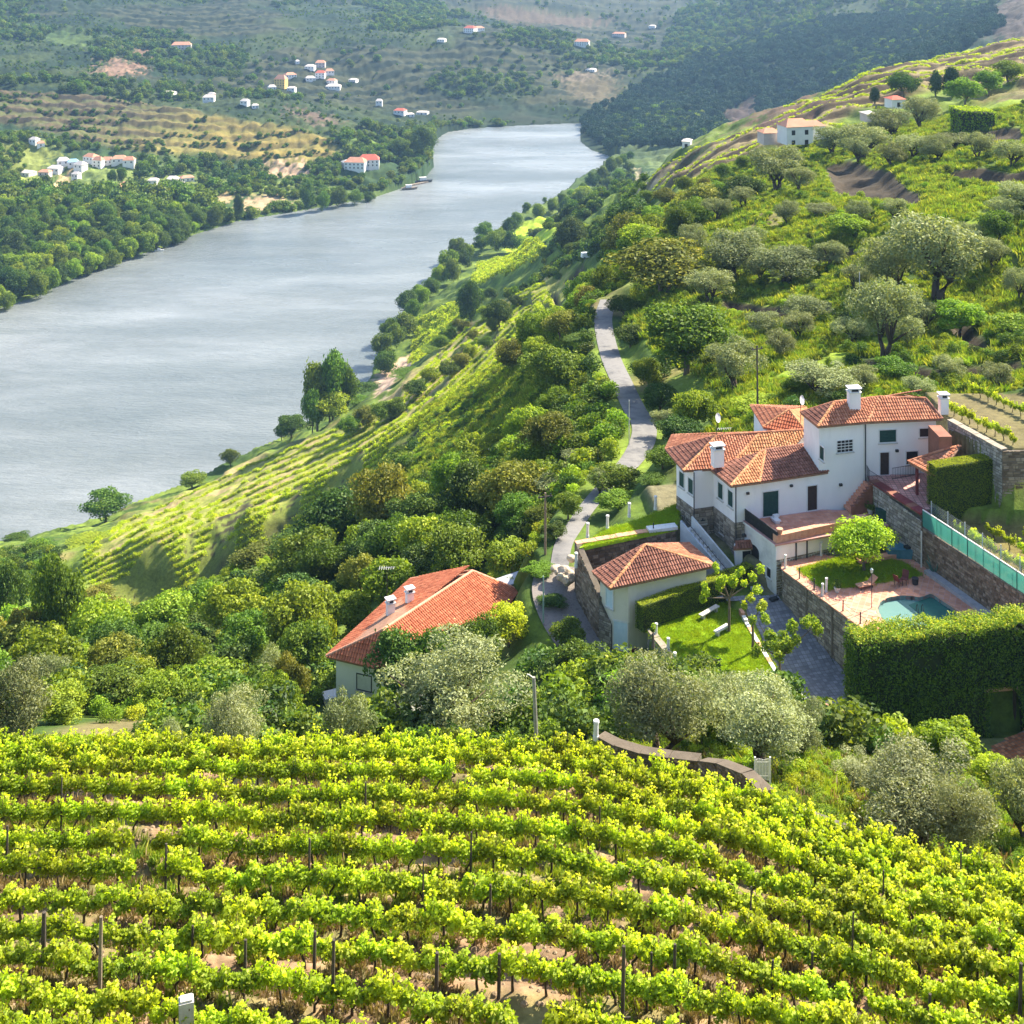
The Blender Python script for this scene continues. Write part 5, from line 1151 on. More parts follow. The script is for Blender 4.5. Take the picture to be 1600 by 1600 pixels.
def stone_wall(label, A, B, z0a, z1a, z0b, z1b, th=0.5, mat=ST_BRN, cope=None, seed=1, back=False, name="stone_wall", cat="wall", sz=(0.42, 0.24), weep=0):
    A_, u, n, ln = frame_of(A, B); r = empty(name, (A[0], A[1], min(z0a, z0b)), label, cat); off = r.location
    vs = []
    for o in (0, -th):
        for s, z in ((0, z0a-0.5), (ln, z0b-0.5), (ln, z1b), (0, z1a)): p = A_+u*s+n*o; vs.append((p.x-off.x, p.y-off.y, z-off.z))
    b = MB(); b.add(vs, [(0,1,2,3),(7,6,5,4),(3,2,6,7),(0,4,5,1),(1,5,6,2),(0,3,7,4)]); b.build("wall_core", MORTAR, r)
    stones(r, "stones", A, B, z0a-0.3, z1a, z0b-0.3, z1b, mat, 0, sz, seed)
    if back:
        A2 = A_+u*ln-n*th; B2 = A_-n*th; stones(r, "stones", A2, B2, z0b, z1b, z0a, z1a, mat, 0, sz, seed+9)
    if cope:
        # single coping slabs
        k = max(1, int(ln/0.6))
        for i in range(k):
            c = MB(); s0, s1 = ln*i/k+0.01, ln*(i+1)/k-0.01; za = z1a+(z1b-z1a)*s0/ln; zb = z1a+(z1b-z1a)*s1/ln; vs = []
            for dz in (0.0, 0.09+0.015*math.sin(i*2.3)):
                for s, z, o in ((s0, za, 0.09), (s1, zb, 0.09), (s1, zb, -th-0.06), (s0, za, -th-0.06)): p = A_+u*s+n*o; vs.append((p.x-off.x, p.y-off.y, z+dz+0.003-off.z))
            c.add(vs, [(3,2,1,0),(4,5,6,7),(1,5,4,0),(2,6,5,1),(3,7,6,2),(0,4,7,3)]); c.build("coping_stone", cope, r)
    return r
def tiles(root, name, poly, eave, mat, pitch=0.24, course=0.38, seed=0, lift=0.05):
    """barrel tiles on a roof face. poly: world points of the face, eave = (i, j) indices of the eave edge"""
    P_ = [Vector(p) for p in poly]; e0, e1 = P_[eave[0]], P_[eave[1]]; u = (e1-e0).normalized()
    nrm = Vector((0, 0, 0))
    for i in range(1, len(P_)-1): nrm += (P_[i]-P_[0]).cross(P_[i+1]-P_[0])
    nrm.normalize()
    if nrm.z < 0: nrm = -nrm
    s = nrm.cross(u); 
    if s.z < 0: s = -s
    uv = [((p-e0).dot(u), (p-e0).dot(s)) for p in P_]; off = root.location; rng = random.Random(seed); b = MB()
    umin = min(p[0] for p in uv); umax = max(p[0] for p in uv); k = max(1, round((umax-umin)/pitch)); pt = (umax-umin)/k
    prof = [(-0.5, 0.0), (-0.36, 0.055), (-0.12, 0.088), (0.12, 0.088), (0.36, 0.055), (0.5, 0.0)]
    for i in range(k):
        uc = umin+(i+0.5)*pt; xs = []
        for a in range(len(uv)):
            (x0, y0), (x1, y1) = uv[a], uv[(a+1) % len(uv)]
            if (x0 <= uc < x1) or (x1 <= uc < x0): xs.append(y0+(y1-y0)*(uc-x0)/(x1-x0))
        if len(xs) < 2: continue
        v0, v1 = min(xs), max(xs); v = v0; first = True
        while v < v1-0.04:
            vv = min(v+course, v1); vs = []
            jl = rng.uniform(-0.012, 0.012); jn = rng.uniform(0, 0.018)
            for (vq, sc, ex) in ((v-0.03, 1.0, 0.035), (vv, 0.86, 0.0)):
                for (f, h) in prof:
                    p = e0+u*(uc+f*pt*1.02*sc+jl)+s*vq+nrm*(lift+h*sc+ex+jn); vs.append((p.x-off.x, p.y-off.y, p.z-off.z))
            n = len(prof); fs = [(j, j+1, n+j+1, n+j) for j in range(n-1)]+[tuple(range(n-1, -1, -1))]
            b.add(vs, fs); v += course
    return b.build(name, mat, root, kind='stuff')
def ridge(root, A, B, mat, r=0.13, name="ridge_tiles"):
    A, B = Vector(A), Vector(B); d = (B-A); ln = d.length; d.normalize(); k = max(1, int(ln/0.42)); b = MB(); off = root.location
    side = d.cross(Vector((0, 0, 1))).normalized(); up = side.cross(d).normalized()
    for i in range(k):
        a0 = A+d*(ln*i/k-0.02); a1 = A+d*(ln*(i+1)/k+0.02); vs = []
        for p, rr in ((a0, r*1.12), (a1, r*0.95)):
            for j in range(7):
                t = math.pi*j/6; q_ = p+side*math.cos(t)*rr+up*(math.sin(t)*rr*0.9+0.05)-off; vs.append(q_)
        b.add(vs, [(j, j+1, 8+j, 7+j) for j in range(6)]+[tuple(range(6, -1, -1))])
    return b.build(name, mat, root, kind='stuff')
def roof(root, faces, ridges, th=0.14, deck_name="roof"):
    """faces: (points, eave edge, tile material); deck under the tiles is the roof part, tiles and ridges its sub-parts"""
    b = MB(); off = root.location
    for pts, ev, mt in faces:
        pts = [Vector(p)-off for p in pts]; n = len(pts); lo = [p-Vector((0, 0, th)) for p in pts]
        b.add(pts+lo, [tuple(range(n)), tuple(range(2*n-1, n-1, -1))]+[(i, n+i, n+(i+1) % n, (i+1) % n) for i in range(n)])
    dk = b.build(deck_name, surf("roof_deck", (0.22,0.12,0.08), (0.36,0.2,0.13), 3, 0.9, 0.2), root)
    for i, (pts, ev, mt) in enumerate(faces):
        class R_: location = off
        o = tiles(root, "tiles", pts, ev, mt, seed=i+3); o.parent = dk
    for A, B, mt in ridges: o = ridge(root, A, B, mt); o.parent = dk
    return dk
def chimney(root, parent, p, w_=0.8, h=1.6, d=0.6, rz=0.3, mat=WHITE):
    b = MB(); x, y, z = Vector(p)-root.location; b.box((x, y, z+h/2), (w_, d, h), rz); o = b.build("chimney", mat, parent)
    c = MB(); c.box((x, y, z+h+0.06), (w_+0.16, d+0.16, 0.1), rz)
    for sx in (-1, 1):
        q_ = Matrix.Rotation(rz, 3, 'Z') @ Vector((sx*w_*0.38, 0, 0)); c.box((x+q_.x, y+q_.y, z+h+0.24), (0.12, d, 0.26), rz)
    c.box((x, y, z+h+0.42), (w_+0.2, d+0.2, 0.1), rz); c.build("chimney_cap", FRAME, o)
    m_ = MB(); m_.box((x, y, z+h+0.22), (w_*0.62, d*0.8, 0.2), rz); m_.build("flue", DARKW, o); return o
def pipe(root, p0, p1, r=0.05, name="drainpipe", mat=PIPE, parent=None):
    b = MB(); b.tube(rel(root, [p0, p1]), r, 6); return b.build(name, mat, parent or root)
def antenna(label, p, h=2.6, kind="dish"):
    r = empty("satellite_dish" if kind == "dish" else "tv_antenna", p, label, "satellite dish" if kind == "dish" else "antenna")
    b = MB(); b.tube([(0, 0, 0), (0, 0, h)], 0.03, 6); b.build("mast", IRON, r)
    if kind == "dish":
        d = MB(); c_ = Vector((0.1, -0.15, h-0.2)); n = Vector((0.75, -0.6, 0.25)).normalized(); a = n.cross(Vector((0, 0, 1))).normalized(); e = n.cross(a)
        vs = [c_-n*0.1]+[c_+a*math.cos(t*math.pi/6)*0.42*k_+e*math.sin(t*math.pi/6)*0.42*k_-n*0.1*(1-k_**2) for k_ in (0.5, 1.0) for t in range(12)]
        fs = [(0, 1+t, 1+(t+1) % 12) for t in range(12)]+[(1+t, 13+t, 13+(t+1) % 12, 1+(t+1) % 12) for t in range(12)]
        d.add(vs, fs); d.build("dish", FRAME, r); q_ = MB(); q_.tube([c_-e*0.4, c_+n*0.4], 0.015, 4); q_.box(tuple(c_+n*0.42), (0.07, 0.07, 0.09)); q_.build("feed_arm", IRON, r)
    else:
        b = MB(); b.tube([(-0.7, 0, h), (0.7, 0.1, h+0.06)], 0.018, 4)
        for i in range(7): x = -0.65+i*0.2; b.tube([(x, -0.35+0.02*i, h+0.02), (x, 0.35-0.02*i, h+0.02)], 0.012, 4)
        b.build("aerial", FRAME, r)
    return r

# ---------------------------------------------------------------- the white house
ze = -47.0
root = empty("white_house", (22, 111, -52.8), "large white house with tiled roofs and stone basement above the pool", "house")
W0 = P(1148,817,-50.3); W1 = P(1115,791,-50.3); W2 = P(1085,795,-50.3); W3 = P(1057,774,-50.3)
TFL = P(1280,793,-50.0); TFM = P(1352,772,-50.0+0.0)
# plan of the low wing, anticlockwise from the front corner
u1 = (Vector((TFL.x, TFL.y, 0))-V2(W0)).normalized()
vb = Vector((-u1.y, u1.x, 0))
cornR = V2(W0)+u1*8.3
wing = [W0, cornR, cornR+vb*6.0, (24.0, 118.8), (15.8, 117.4), W3, W2, W1]
wing = [(p[0], p[1]) for p in wing]
walls(root, "wall", wing, -50.3, ze-0.05, WHITE)
b = MB(); b.prism([(p[0]-root.location.x, p[1]-root.location.y) for p in [(Vector((p[0], p[1]))) for p in wing]], 0.0-0.8, 2.48); o = b.build("basement_wall", MORTAR, root)
def between(a, b_): return (a[0], a[1]), (b_[0], b_[1])
for i, (a, b_) in enumerate(((W3, W2), (W2, W1), (W1, W0), (W0, cornR))):
    stones(root, "basement_stones", (a[0], a[1]), (b_[0], b_[1]), -53.4, -50.33, -53.4, -50.33, ST_SCH, 0.0, (0.5, 0.26), 5+i)
window(root, W3, W2, 0.9, -48.55, 0.75, 1.25); window(root, W3, W2, 2.35, -48.55, 0.75, 1.25)
window(root, W1, W0, 1.15, -48.5, 0.75, 1.3); window(root, W1, W0, 2.75, -48.5, 0.75, 1.3)
window(root, W1, W0, 1.4, -51.6, 0.6, 0.8, fill=DARKW, frame=ST_SCH); window(root, W3, W2, 1.2, -51.6, 0.6, 0.8, fill=DARKW, frame=ST_SCH); window(root, W2, W1, 0.8, -51.4, 0.5, 0.4, fill=DARKW, frame=ST_SCH)
# front wall openings (distance along from the corner measured from the photograph)
def along(A, B, px):
    A_, u, n, ln = frame_of(A, B); a = (px-800)/F; return (a*A_.y-A_.x)/(u.x-a*u.y)
s = along(W0, cornR, 1204); window(root, W0, cornR, s, -49.08, 1.45, 2.1, "door")
s = along(W0, cornR, 1269); window(root, W0, cornR, s, -49.08, 0.9, 2.1, "door", fill=BROWND)
for px_, z_ in ((1168, -47.9), (1236, -47.75)):
    s = along(W0, cornR, px_); A_, u, n, ln = frame_of(W0, cornR); q_ = MB(); wbox(q_, A_, u, n, s-0.12, s+0.12, z_-0.1, z_+0.08, -0.01, 0.16, root.location); q_.build("wall_lamp", IRON, root)
pipe(root, (W2.x-0.05, W2.y-0.12, -53.2), (W2.x-0.05, W2.y-0.12, ze-0.1)); pipe(root, (W0.x+0.08, W0.y-0.12, -53.4), (W0.x+0.08, W0.y-0.12, ze-0.15))
# roof A over the front of the wing, roof B behind it
RA = [P(1142,760,ze), P(1107,731,ze), P(1188,707,-45.85), P(1196,704,-45.8), P(1187,754,ze), P(1294,738,ze), P(1262,696,-45.75), P(1286,700,-45.75)]
ARt = RA[3]+(RA[5]-RA[4])*0.98+Vector((0,0,0))
ARt = Vector((RA[3].x+(RA[5].x-RA[4].x), RA[3].y+(RA[5].y-RA[4].y), RA[3].z))
RB = [P(1068,736,ze), P(1040,703,ze), P(1120,681,-45.3), P(1188,676,-45.25), P(1262,672,-45.2)]
dB = RB[3]-RB[2]; eB = Vector((RB[0].x+dB.x*1.02, RB[0].y+dB.y*1.02, ze)); eB2 = Vector((RB[0].x+(RB[4].x-RB[2].x), RB[0].y+(RB[4].y-RB[2].y), ze))
eB = RB[0]+(RB[3]-RB[2]); eB.z = ze; eB2 = RB[0]+(RB[4]-RB[2]); eB2.z = ze
bB = RB[1]+(RB[4]-RB[2])*1.0+Vector((0,0,0)); bB.z = ze; bB = Vector((RB[4].x-1.2, RB[4].y+3.9, ze)); bB0 = Vector((RB[1].x+1.0, RB[1].y+3.2, ze))
roof(root, [([RA[1], RA[0], RA[2]], (0, 1), TILE_D), ([RA[0], RA[4], RA[3], RA[2]], (0, 1), TILE_Y), ([RA[4], RA[5], ARt, RA[3]], (0, 1), TILE_D),
            ([RB[1], RB[0], RB[2]], (0, 1), TILE_D), ([RB[0], eB, RB[3], RB[2]], (0, 1), TILE), ([eB, eB2, RB[4], RB[3]], (0, 1), TILE_Y),
            ([bB0, RB[1], RB[2]], (0, 1), TILE), ([bB, bB0, RB[2], RB[4]], (0, 1), TILE)],
     [(RA[0], RA[2], TILE_Y), (RA[2], RA[3], TILE), (RA[3], ARt, TILE_D), (RA[4], RA[3], TILE_Y), (RB[0], RB[2], TILE_Y), (RB[2], RB[4], TILE), (RB[1], RB[2], TILE), (eB, RB[3], TILE_Y)])
chimney(root, root, P(1121,728,-46.5), 0.95, 1.45, 0.7, 0.25)
# tower block, two storeys above the terrace
zt = -42.85
T0 = P(1280,793,-50.0); T0 = V2(T0)-u1*0.0; 
TF0 = Vector((T0.x, T0.y, 0)); TM = P(1352,668,zt); TM = Vector((30.84, 111.75, 0)); TR = P(1469,658,zt); TR = Vector((37.25, 112.5, 0))
TBk = TR+Vector((-1.4, 4.4, 0)); TBl = TF0+vb*2.7
tower = [TF0, TM, TR, TBk, TBl]; walls(root, "tower_wall", [(p.x, p.y) for p in tower], -53.0, zt-0.03, WHITE)
EF = [P(1278,667,zt), P(1356,660,zt), P(1472,655,zt)]; EBL = P(1251,645,zt); EBR = Vector((EF[2].x-1.5, EF[2].y+6.0, zt))
R0, R1, R2 = P(1304,629,-41.65), P(1375,621,-41.6), P(1446,623,-41.65)
roof(root, [([EBL, EF[0], R0], (0, 1), TILE_D), ([EF[0], EF[1], R1, R0], (0, 1), TILE), ([EF[1], EF[2], R2, R1], (0, 1), TILE), ([EF[2], EBR, R2], (0, 1), TILE), ([EBR, EBL, R0, R1, R2], (0, 1), TILE)],
     [(EF[0], R0, TILE_Y), (EF[1], R1, TILE_Y), (R0, R1, TILE), (R1, R2, TILE), (EF[2], R2, TILE_D), (EBL, R0, TILE)], deck_name="tower_roof")
chimney(root, root, P(1334,640,-42.2), 1.0, 1.55, 0.7, 0.1)
s = along(TF0, TM, 1320); window(root, TF0, TM, s, -44.9, 1.45, 1.0, fill=DARKW, bars=3, ft=0.05)
fr_ = [c for c in root.children if c.name.startswith("window")][-1]
for i in range(3):
    A_, u, n, ln = frame_of(TF0, TM); q_ = MB(); s0 = s-0.72+(i+1)*0.36; wbox(q_, A_, u, n, s0-0.02, s0+0.02, -45.4, -44.4, 0.02, 0.05, root.location); q_.build("bar", FRAME, fr_)
s = along(TM, TR, 1387); window(root, TM, TR, s, -44.3, 1.5, 1.05)
s = along(TM, TR, 1452-8); window(root, TM, TR, s, -44.15, 0.85, 0.72, fill=DARKW)
s = along(TM, TR, 1382); window(root, TM, TR, s, -46.7, 0.8, 1.95, "door", fill=BROWND)
s = along(TM, TR, 1425); window(root, TM, TR, s, -46.3, 1.05, 1.1, fill=DARKW)
window(root, TBl, TF0, 3.2, -45.1, 0.7, 1.1)
for (a_, b2, px_, z_) in ((TM, TR, 1401, -45.6), (TF0, TM, 1313, -48.2)):
    s = along(a_, b2, px_); A_, u, n, ln = frame_of(a_, b2); q_ = MB(); wbox(q_, A_, u, n, s-0.13, s+0.13, z_-0.1, z_+0.1, -0.01, 0.18, root.location); q_.build("wall_lamp", IRON, root)
pipe(root, (TM.x, TM.y-0.1, -49.9), (TM.x, TM.y-0.1, zt-0.1))
# narrow link with chimney at the right end
b = MB(); e_ = P(1478,690,-43.2); b.box(tuple(Vector((e_.x+0.1, e_.y+1.8, -45.5))-root.location), (1.1, 2.5, 5.0), 0.05); b.build("side_wall", TILE_D, root)
chimney(root, root, P(1474,646,-43.0), 0.72, 1.35, 0.6, 0.1)
# small pyramid-roofed room behind
pk = P(1233,641,-44.5); q0, q1 = P(1193,668,-45.75), P(1262,677,-45.9); q2 = Vector((q1.x+1.2, q1.y+6.0, -45.8)); q3 = Vector((q0.x-0.2, q0.y+5.5, -45.8)); q1 = Vector((q1.x, q1.y-1.0, -45.9))
walls(root, "back_room_wall", [(q0.x+.3, q0.y+.3), (q1.x-.3, q1.y+.3), (q2.x-.3, q2.y-.3), (q3.x+.3, q3.y-.3)], -52, -45.9, WHITE)
roof(root, [([q0, q1, pk], (0, 1), TILE_R), ([q1, q2, pk], (0, 1), TILE_Y), ([q2, q3, pk], (0, 1), TILE), ([q3, q0, pk], (0, 1), TILE)], [(q0, pk, TILE_Y), (q1, pk, TILE_Y)], deck_name="back_room_roof")
antenna("pale satellite dish above the left roof of the white house", Vector((P(1121,684,-45.3).x, P(1121,684,-45.3).y+0.4, -45.5)), 2.1)
antenna("pale satellite dish beside the tower roof of the white house", Vector((P(1257,660,-44).x, P(1257,660,-44).y+1.5, -44.6)), 2.3)
antenna("flat aerial lying over the left roof ridge of the white house", Vector((P(1133,684,-45.3).x, P(1133,684,-45.3).y+0.5, -45.4)), 0.7, "aerial")

# ---------------------------------------------------------------- terrace over the garage
root = empty("garage_block", (21, 105, -54.4), "garage block under the terracotta roof terrace in front of the white house", "garage")
G0 = P(1213,850,ZT); G1 = P(1342,822,ZT); gb = V2(W0)+u1*0.9
A0 = Vector((G0.x, G0.y, 0)); A1 = Vector((G1.x, G1.y, 0)); A2 = Vector((A1.x+0.7, A1.y+3.3, 0)); A3 = Vector((gb.x, gb.y-0.02, 0))
walls(root, "wall", [(A0.x, A0.y), (A1.x, A1.y), (30.2, 110.0), (cornR[0], cornR[1]-0.05), (A3.x, A3.y-0.05)], -54.6, ZT-0.14, AGED)
b = MB(); b.prism([(p[0]-root.location.x, p[1]-root.location.y) for p in [(A0.x-.12, A0.y-.15), (A1.x+2.6, A1.y+0.2), (30.55, 110.6), (cornR[0], cornR[1]-0.02), (A3.x-.15, A3.y-.05)]], ZT-0.13+54.4, ZT+54.4); b.build("terrace_slab", PAVE_P, root)
# tiled paving, one object per slab row is too fine: squares joined
def paving(root, name, poly, z, mat, step=0.42, rz=0.28, kind='stuff', gap=0.02):
    co, si = math.cos(rz), math.sin(rz); b = MB(); a = [(p[0]*co+p[1]*si, -p[0]*si+p[1]*co) for p in poly]; a_ = np.array(a)
    gx = np.arange(a_[:, 0].min(), a_[:, 0].max(), step); gy = np.arange(a_[:, 1].min(), a_[:, 1].max(), step); X_, Y_ = np.meshgrid(gx+step/2, gy+step/2); ins = inpoly(X_.ravel(), Y_.ravel(), a)
    h = step/2-gap; off = root.location if root else Vector((0, 0, 0))
    for x, y, k in zip(X_.ravel(), Y_.ravel(), ins):
        if not k: continue
        dz = random.uniform(0, 0.006); q_ = [(x-h, y-h), (x+h, y-h), (x+h, y+h), (x-h, y+h)]; zf_ = z if callable(z) else (lambda a__, b__: z)
        b.add([(p[0]*co-p[1]*si-off.x, p[0]*si+p[1]*co-off.y, zf_(p[0]*co-p[1]*si, p[0]*si+p[1]*co)+0.012+dz-off.z) for p in q_], [(0, 1, 2, 3)])
    return b.build(name, mat, root, kind=kind)
paving(root, "paving_tiles", [(A0.x+.1, A0.y+.3), (A1.x+2.4, A1.y+0.4), (30.4, 110.4), (cornR[0], cornR[1]-0.2), (A3.x+.1, A3.y-.1)], ZT, PAVE, rz=0.25)
stones(root, "facing_stones", (A0.x, A0.y), (A1.x, A1.y), -54.8, -51.55, -54.8, -51.55, ST_SCH, 0.0, (0.45, 0.24), 21)
b = MB(); A_, u, n, ln = frame_of(A0, A1); wbox(b, A_, u, n, -0.05, ln+1.5, -51.5, -50.36, -0.02, 0.05, root.location); b.build("white_band", WHITE, root)
# broad terracotta parapet along the front edge, single cap slabs
k = 15
for i in range(k):
    b = MB(); wbox(b, A_, u, n, ln*1.12*i/k+0.01, ln*1.12*(i+1)/k-0.01, ZT+0.02, ZT+0.66, -0.5, 0.02, root.location); b.build("parapet_slab", COPE, root)
for px_ in (1243, 1260):
    s = along(A0, A1, px_); b = MB(); wbox(b, A_, u, n, s-0.05, s+0.05, -54.4, -50.4, 0.05, 0.13, root.location); b.build("drainpipe", PIPE, root)
# left side: dark railing, cap and arched garage opening
Al, ul, nl, ll = frame_of(A3, A0)
b = MB(); wbox(b, Al, ul, nl, 0.0, ll+0.05, -50.42, -50.22, -0.05, 0.18, root.location); b.build("ledge", AGED, root)
b = MB()
for i in range(int(ll/0.13)): wbox(b, Al, ul, nl, i*0.13, i*0.13+0.03, ZT, ZT+0.95, -0.06, -0.03, root.location)
wbox(b, Al, ul, nl, 0, ll, ZT+0.95, ZT+1.0, -0.08, -0.01, root.location); b.build("railing", IRON, root)
b = MB(); wbox(b, Al, ul, nl, 0.02, ll, ZT+0.02, ZT+0.9, -0.16, -0.07, root.location); b.build("railing_screen", surf("dark_screen", (0.03,0.035,0.04), (0.07,0.075,0.08), 3, 0.8), root)
def arch(root, A, B, s, z0, w_, h, mat, name, out=0.02):
    A_, u, n, ln = frame_of(A, B); pts = [(-w_/2, 0), (w_/2, 0), (w_/2, h-w_/2*0.6)]+[(w_/2*math.cos(t), h-w_/2*0.6+w_/2*0.6*math.sin(t)) for t in [math.pi*i/8 for i in range(1, 8)]]+[(-w_/2, h-w_/2*0.6)]
    b = MB(); m_ = len(pts); vs = []
    for o in (-0.05, out):
        for (x, z) in pts: p = A_+u*(s+x)+n*o; vs.append((p.x-root.location.x, p.y-root.location.y, z0+z-root.location.z))
    b.add(vs, [tuple(range(m_, 2*m_)), tuple(range(m_-1, -1, -1))]+[(i, (i+1) % m_, m_+(i+1) % m_, m_+i) for i in range(m_)]); return b.build(name, mat, root)
arch(root, A3, A0, ll*0.33, -54.35, 1.3, 2.7, DARKW, "door"); window(root, A3, A0, ll*0.78, -53.0, 0.55, 0.75, fill=DARKW)
b = MB(); q_ = P(1190,858,-51.0); b.box(tuple(Vector((A3.x-0.2, A3.y-1.0, -51.0))-root.location), (0.3, 0.3, 0.2), 0.2); b.build("wall_lamp", IRON, root)
# white bundle lying on the terrace, pot on the parapet
p = P(1212,812,ZT+0.2); b = MB()
b.box((0, 0, 0.22), (0.55, 0.9, 0.12), 0.3); b.box((0.1, 0.35, 0.36), (0.5, 0.3, 0.2), 0.35); b.box((0, 0, 0.06), (0.4, 0.7, 0.2), 0.3); o = b.build("garden_chair", FRAME); o.location = (p.x, p.y, ZT+0.02); tag(o, "white folded lounger lying on the garage roof terrace", "lounger")
def pot(p, label, h=0.5, r=0.22, mat=COPE, plant=None):
    o = empty("flower_pot", p, label, "plant pot"); b = MB(); b.tube([(0, 0, 0), (0, 0, h*0.7), (0, 0, h*0.72), (0, 0, h)], [r*0.7, r, r*1.15, r*1.12], 12); b.build("pot", mat, o, smooth=False)
    if plant:
        q_ = bpy.data.objects.new("plant", plant); C.objects.link(q_); q_.parent = o; q_.location = (0, 0, h*0.8); q_.scale = (r*4.5, r*4.5, h*1.6)
    return o
pot(Vector((A0.x+0.35, A0.y+0.35, ZT+0.66)), "square terracotta pot on the front corner of the garage terrace", 0.45, 0.24)
BUSHM = [crown_mesh("plant_crown", 400+i, 500, M_MD, 0.12, 0.07, 16, (0.14, 0.24), 0.0, 1.0)[0] for i in range(2)]
p = P(1349,800,ZT); pot(Vector((p.x, p.y, ZT+0.02)), "green potted plant at the foot of the stairs on the garage terrace", 0.5, 0.3, CONC, BUSHM[0])
p = P(1360,803,ZT); pot(Vector((p.x, p.y, ZT+0.02)), "second potted plant nearer the stone wall on the garage terrace", 0.4, 0.25, CONC, BUSHM[1])
# tiled stair parapet climbing to the upper terrace
r = empty("stair_parapet", (27, 110, ZT), "terracotta capped stairs climbing along the white tower wall", "stairs"); Af, uf, nf, lf = frame_of(cornR, (TM.x, TM.y))
s0 = along(TF0, TM, 1318); s1 = along(TF0, TM, 1352); Af, uf, nf, lf = frame_of(TF0, TM)
for i in range(9):
    b = MB(); a0 = s0+(s1-s0)*i/9; a1 = s0+(s1-s0)*(i+1)/9+0.06; zz = ZT+0.25+i*0.235; wbox(b, Af, uf, nf, a0, a1, ZT, zz, 0.03, 1.35, r.location); b.build("step", PAVE, r)
    b = MB(); wbox(b, Af, uf, nf, a0, a1, ZT, zz+0.42, 1.36, 1.6, r.location); wbox(b, Af, uf, nf, a0-0.03, a1+0.03, zz+0.42, zz+0.5, 1.28, 1.68, r.location); b.build("parapet_step", TILE_D, r)

# ---------------------------------------------------------------- upper terrace with railing, grey stone wall beneath
Uw0 = (30.9, 110.6); stone_wall("grey stone retaining wall below the upper terrace beside the stairs", Uw0, K, -52.2, ZU-0.05, -52.2, -48.25, 0.6, ST_GREY, None, 31, sz=(0.38, 0.26))
r = empty("upper_terrace", (34, 108, ZU), "raised pink paved terrace in front of the upper white house door", "terrace")
UP = [Uw0, (33.3, 104.9), (34.4, 105.3), (37.5, 109.0), (40.0, 110.9), (TM.x+6.2, TM.y+0.5), (TM.x+0.2, TM.y+0.1)]
b = MB(); b.prism([(p[0]-34, p[1]-108) for p in UP], -0.2, 0.0); b.build("slab", MORTAR, r); paving(r, "paving_tiles", UP, ZU, PAVE_P, rz=-0.05)
Aw, uw, nw, lw = frame_of(Uw0, K)
k = 11
for i in range(k):
    b = MB(); wbox(b, Aw, uw, nw, lw*i/k+0.01, lw*(i+1)/k-0.01, ZU-0.04, ZU+0.12, -0.75, 0.1, r.location); b.build("coping_slab", MAROON if i % 4 else TILE_D, r)
rl = empty("iron_railing", (Uw0[0], Uw0[1], ZU), "black iron railing at the corner of the upper terrace", "railing")
b = MB(); pts_ = [Vector((Uw0[0], Uw0[1]+0.9, 0)), Vector((Uw0[0]-0.05, Uw0[1]-0.2, 0)), Vector((Uw0[0]+0.9, Uw0[1]-2.6, 0))]
for a_, b2 in zip(pts_[:-1], pts_[1:]):
    nn = int((b2-a_).length/0.14)
    for i in range(nn+1):
        p = a_+(b2-a_)*i/max(nn, 1)-Vector((Uw0[0], Uw0[1], 0)); b.tube([(p.x, p.y, 0.1), (p.x, p.y, 1.05)], 0.012, 4)
    for z_ in (0.15, 1.05): b.tube([a_-Vector((Uw0[0], Uw0[1], -z_)), b2-Vector((Uw0[0], Uw0[1], -z_))], 0.022, 5)
b.build("bars", IRON, rl)
rl = empty("iron_railing", (TM.x+1.9, TM.y-0.8, ZU), "black iron railing in front of the upper house wall", "railing")
b = MB(); q0_ = P(1391,745,ZU); q1_ = P(1436,740,ZU); a_ = Vector((q0_.x, q0_.y-0.6, 0))-V2(rl.location); b2 = Vector((q1_.x, q1_.y-0.3, 0))-V2(rl.location)
for i in range(18): p = a_+(b2-a_)*i/17; b.tube([(p.x, p.y, 0.0), (p.x, p.y, 1.0)], 0.012, 4)
for z_ in (0.1, 1.0): b.tube([a_+Vector((0, 0, z_)), b2+Vector((0, 0, z_))], 0.022, 5)
b.build("bars", IRON, rl)
# veranda: tiled lean-to roof on dark posts
r = empty("veranda", P(1445,770,ZU), "open veranda with small tiled roof on dark posts beside the box hedge", "veranda")
zr = -45.15; v0, v1 = P(1419,722,zr), P(1463,746,zr); v3 = P(1483,701,-44.0); v2 = Vector((v1.x+3.2, v1.y+3.4, -44.0))
for fp in ((v0, v1), ):
    roof(r, [([v0, v1, v2, v3], (0, 1), TILE)], [(v0, v3, TILE), (v3, v2, TILE)])
for nm, (px_, sc) in (("post", (1432, 0.25)), ("post", (1453, 0.75))):
    p = v0+(v1-v0)*sc+Vector((0.25, 0.25, 0)); b = MB(); b.box(tuple(Vector((p.x, p.y, (zr+ZU)/2-0.05))-r.location), (0.2, 0.2, zr-ZU), 0.1); b.build("post", MAROON, r)
# retaining wall of the vine beds right of the tower
B0 = P(1481,655,-42.75); Bm = P(1566,703,-43.0); Bx = P(1640,700,-43.0)
stone_wall("grey stone wall holding the vine terrace behind the house", (B0.x, B0.y), (Bm.x, Bm.y), -48.5, -42.85, -48.5, -43.05, 0.5, ST_GREY, ST_SCH, 41)
stone_wall("brown shaded stone wall at the right edge above the box hedge", (Bm.x, Bm.y), (Bx.x+3, Bx.y), -48.5, -43.1, -48.5, -43.1, 0.5, ST_BRN, None, 42)

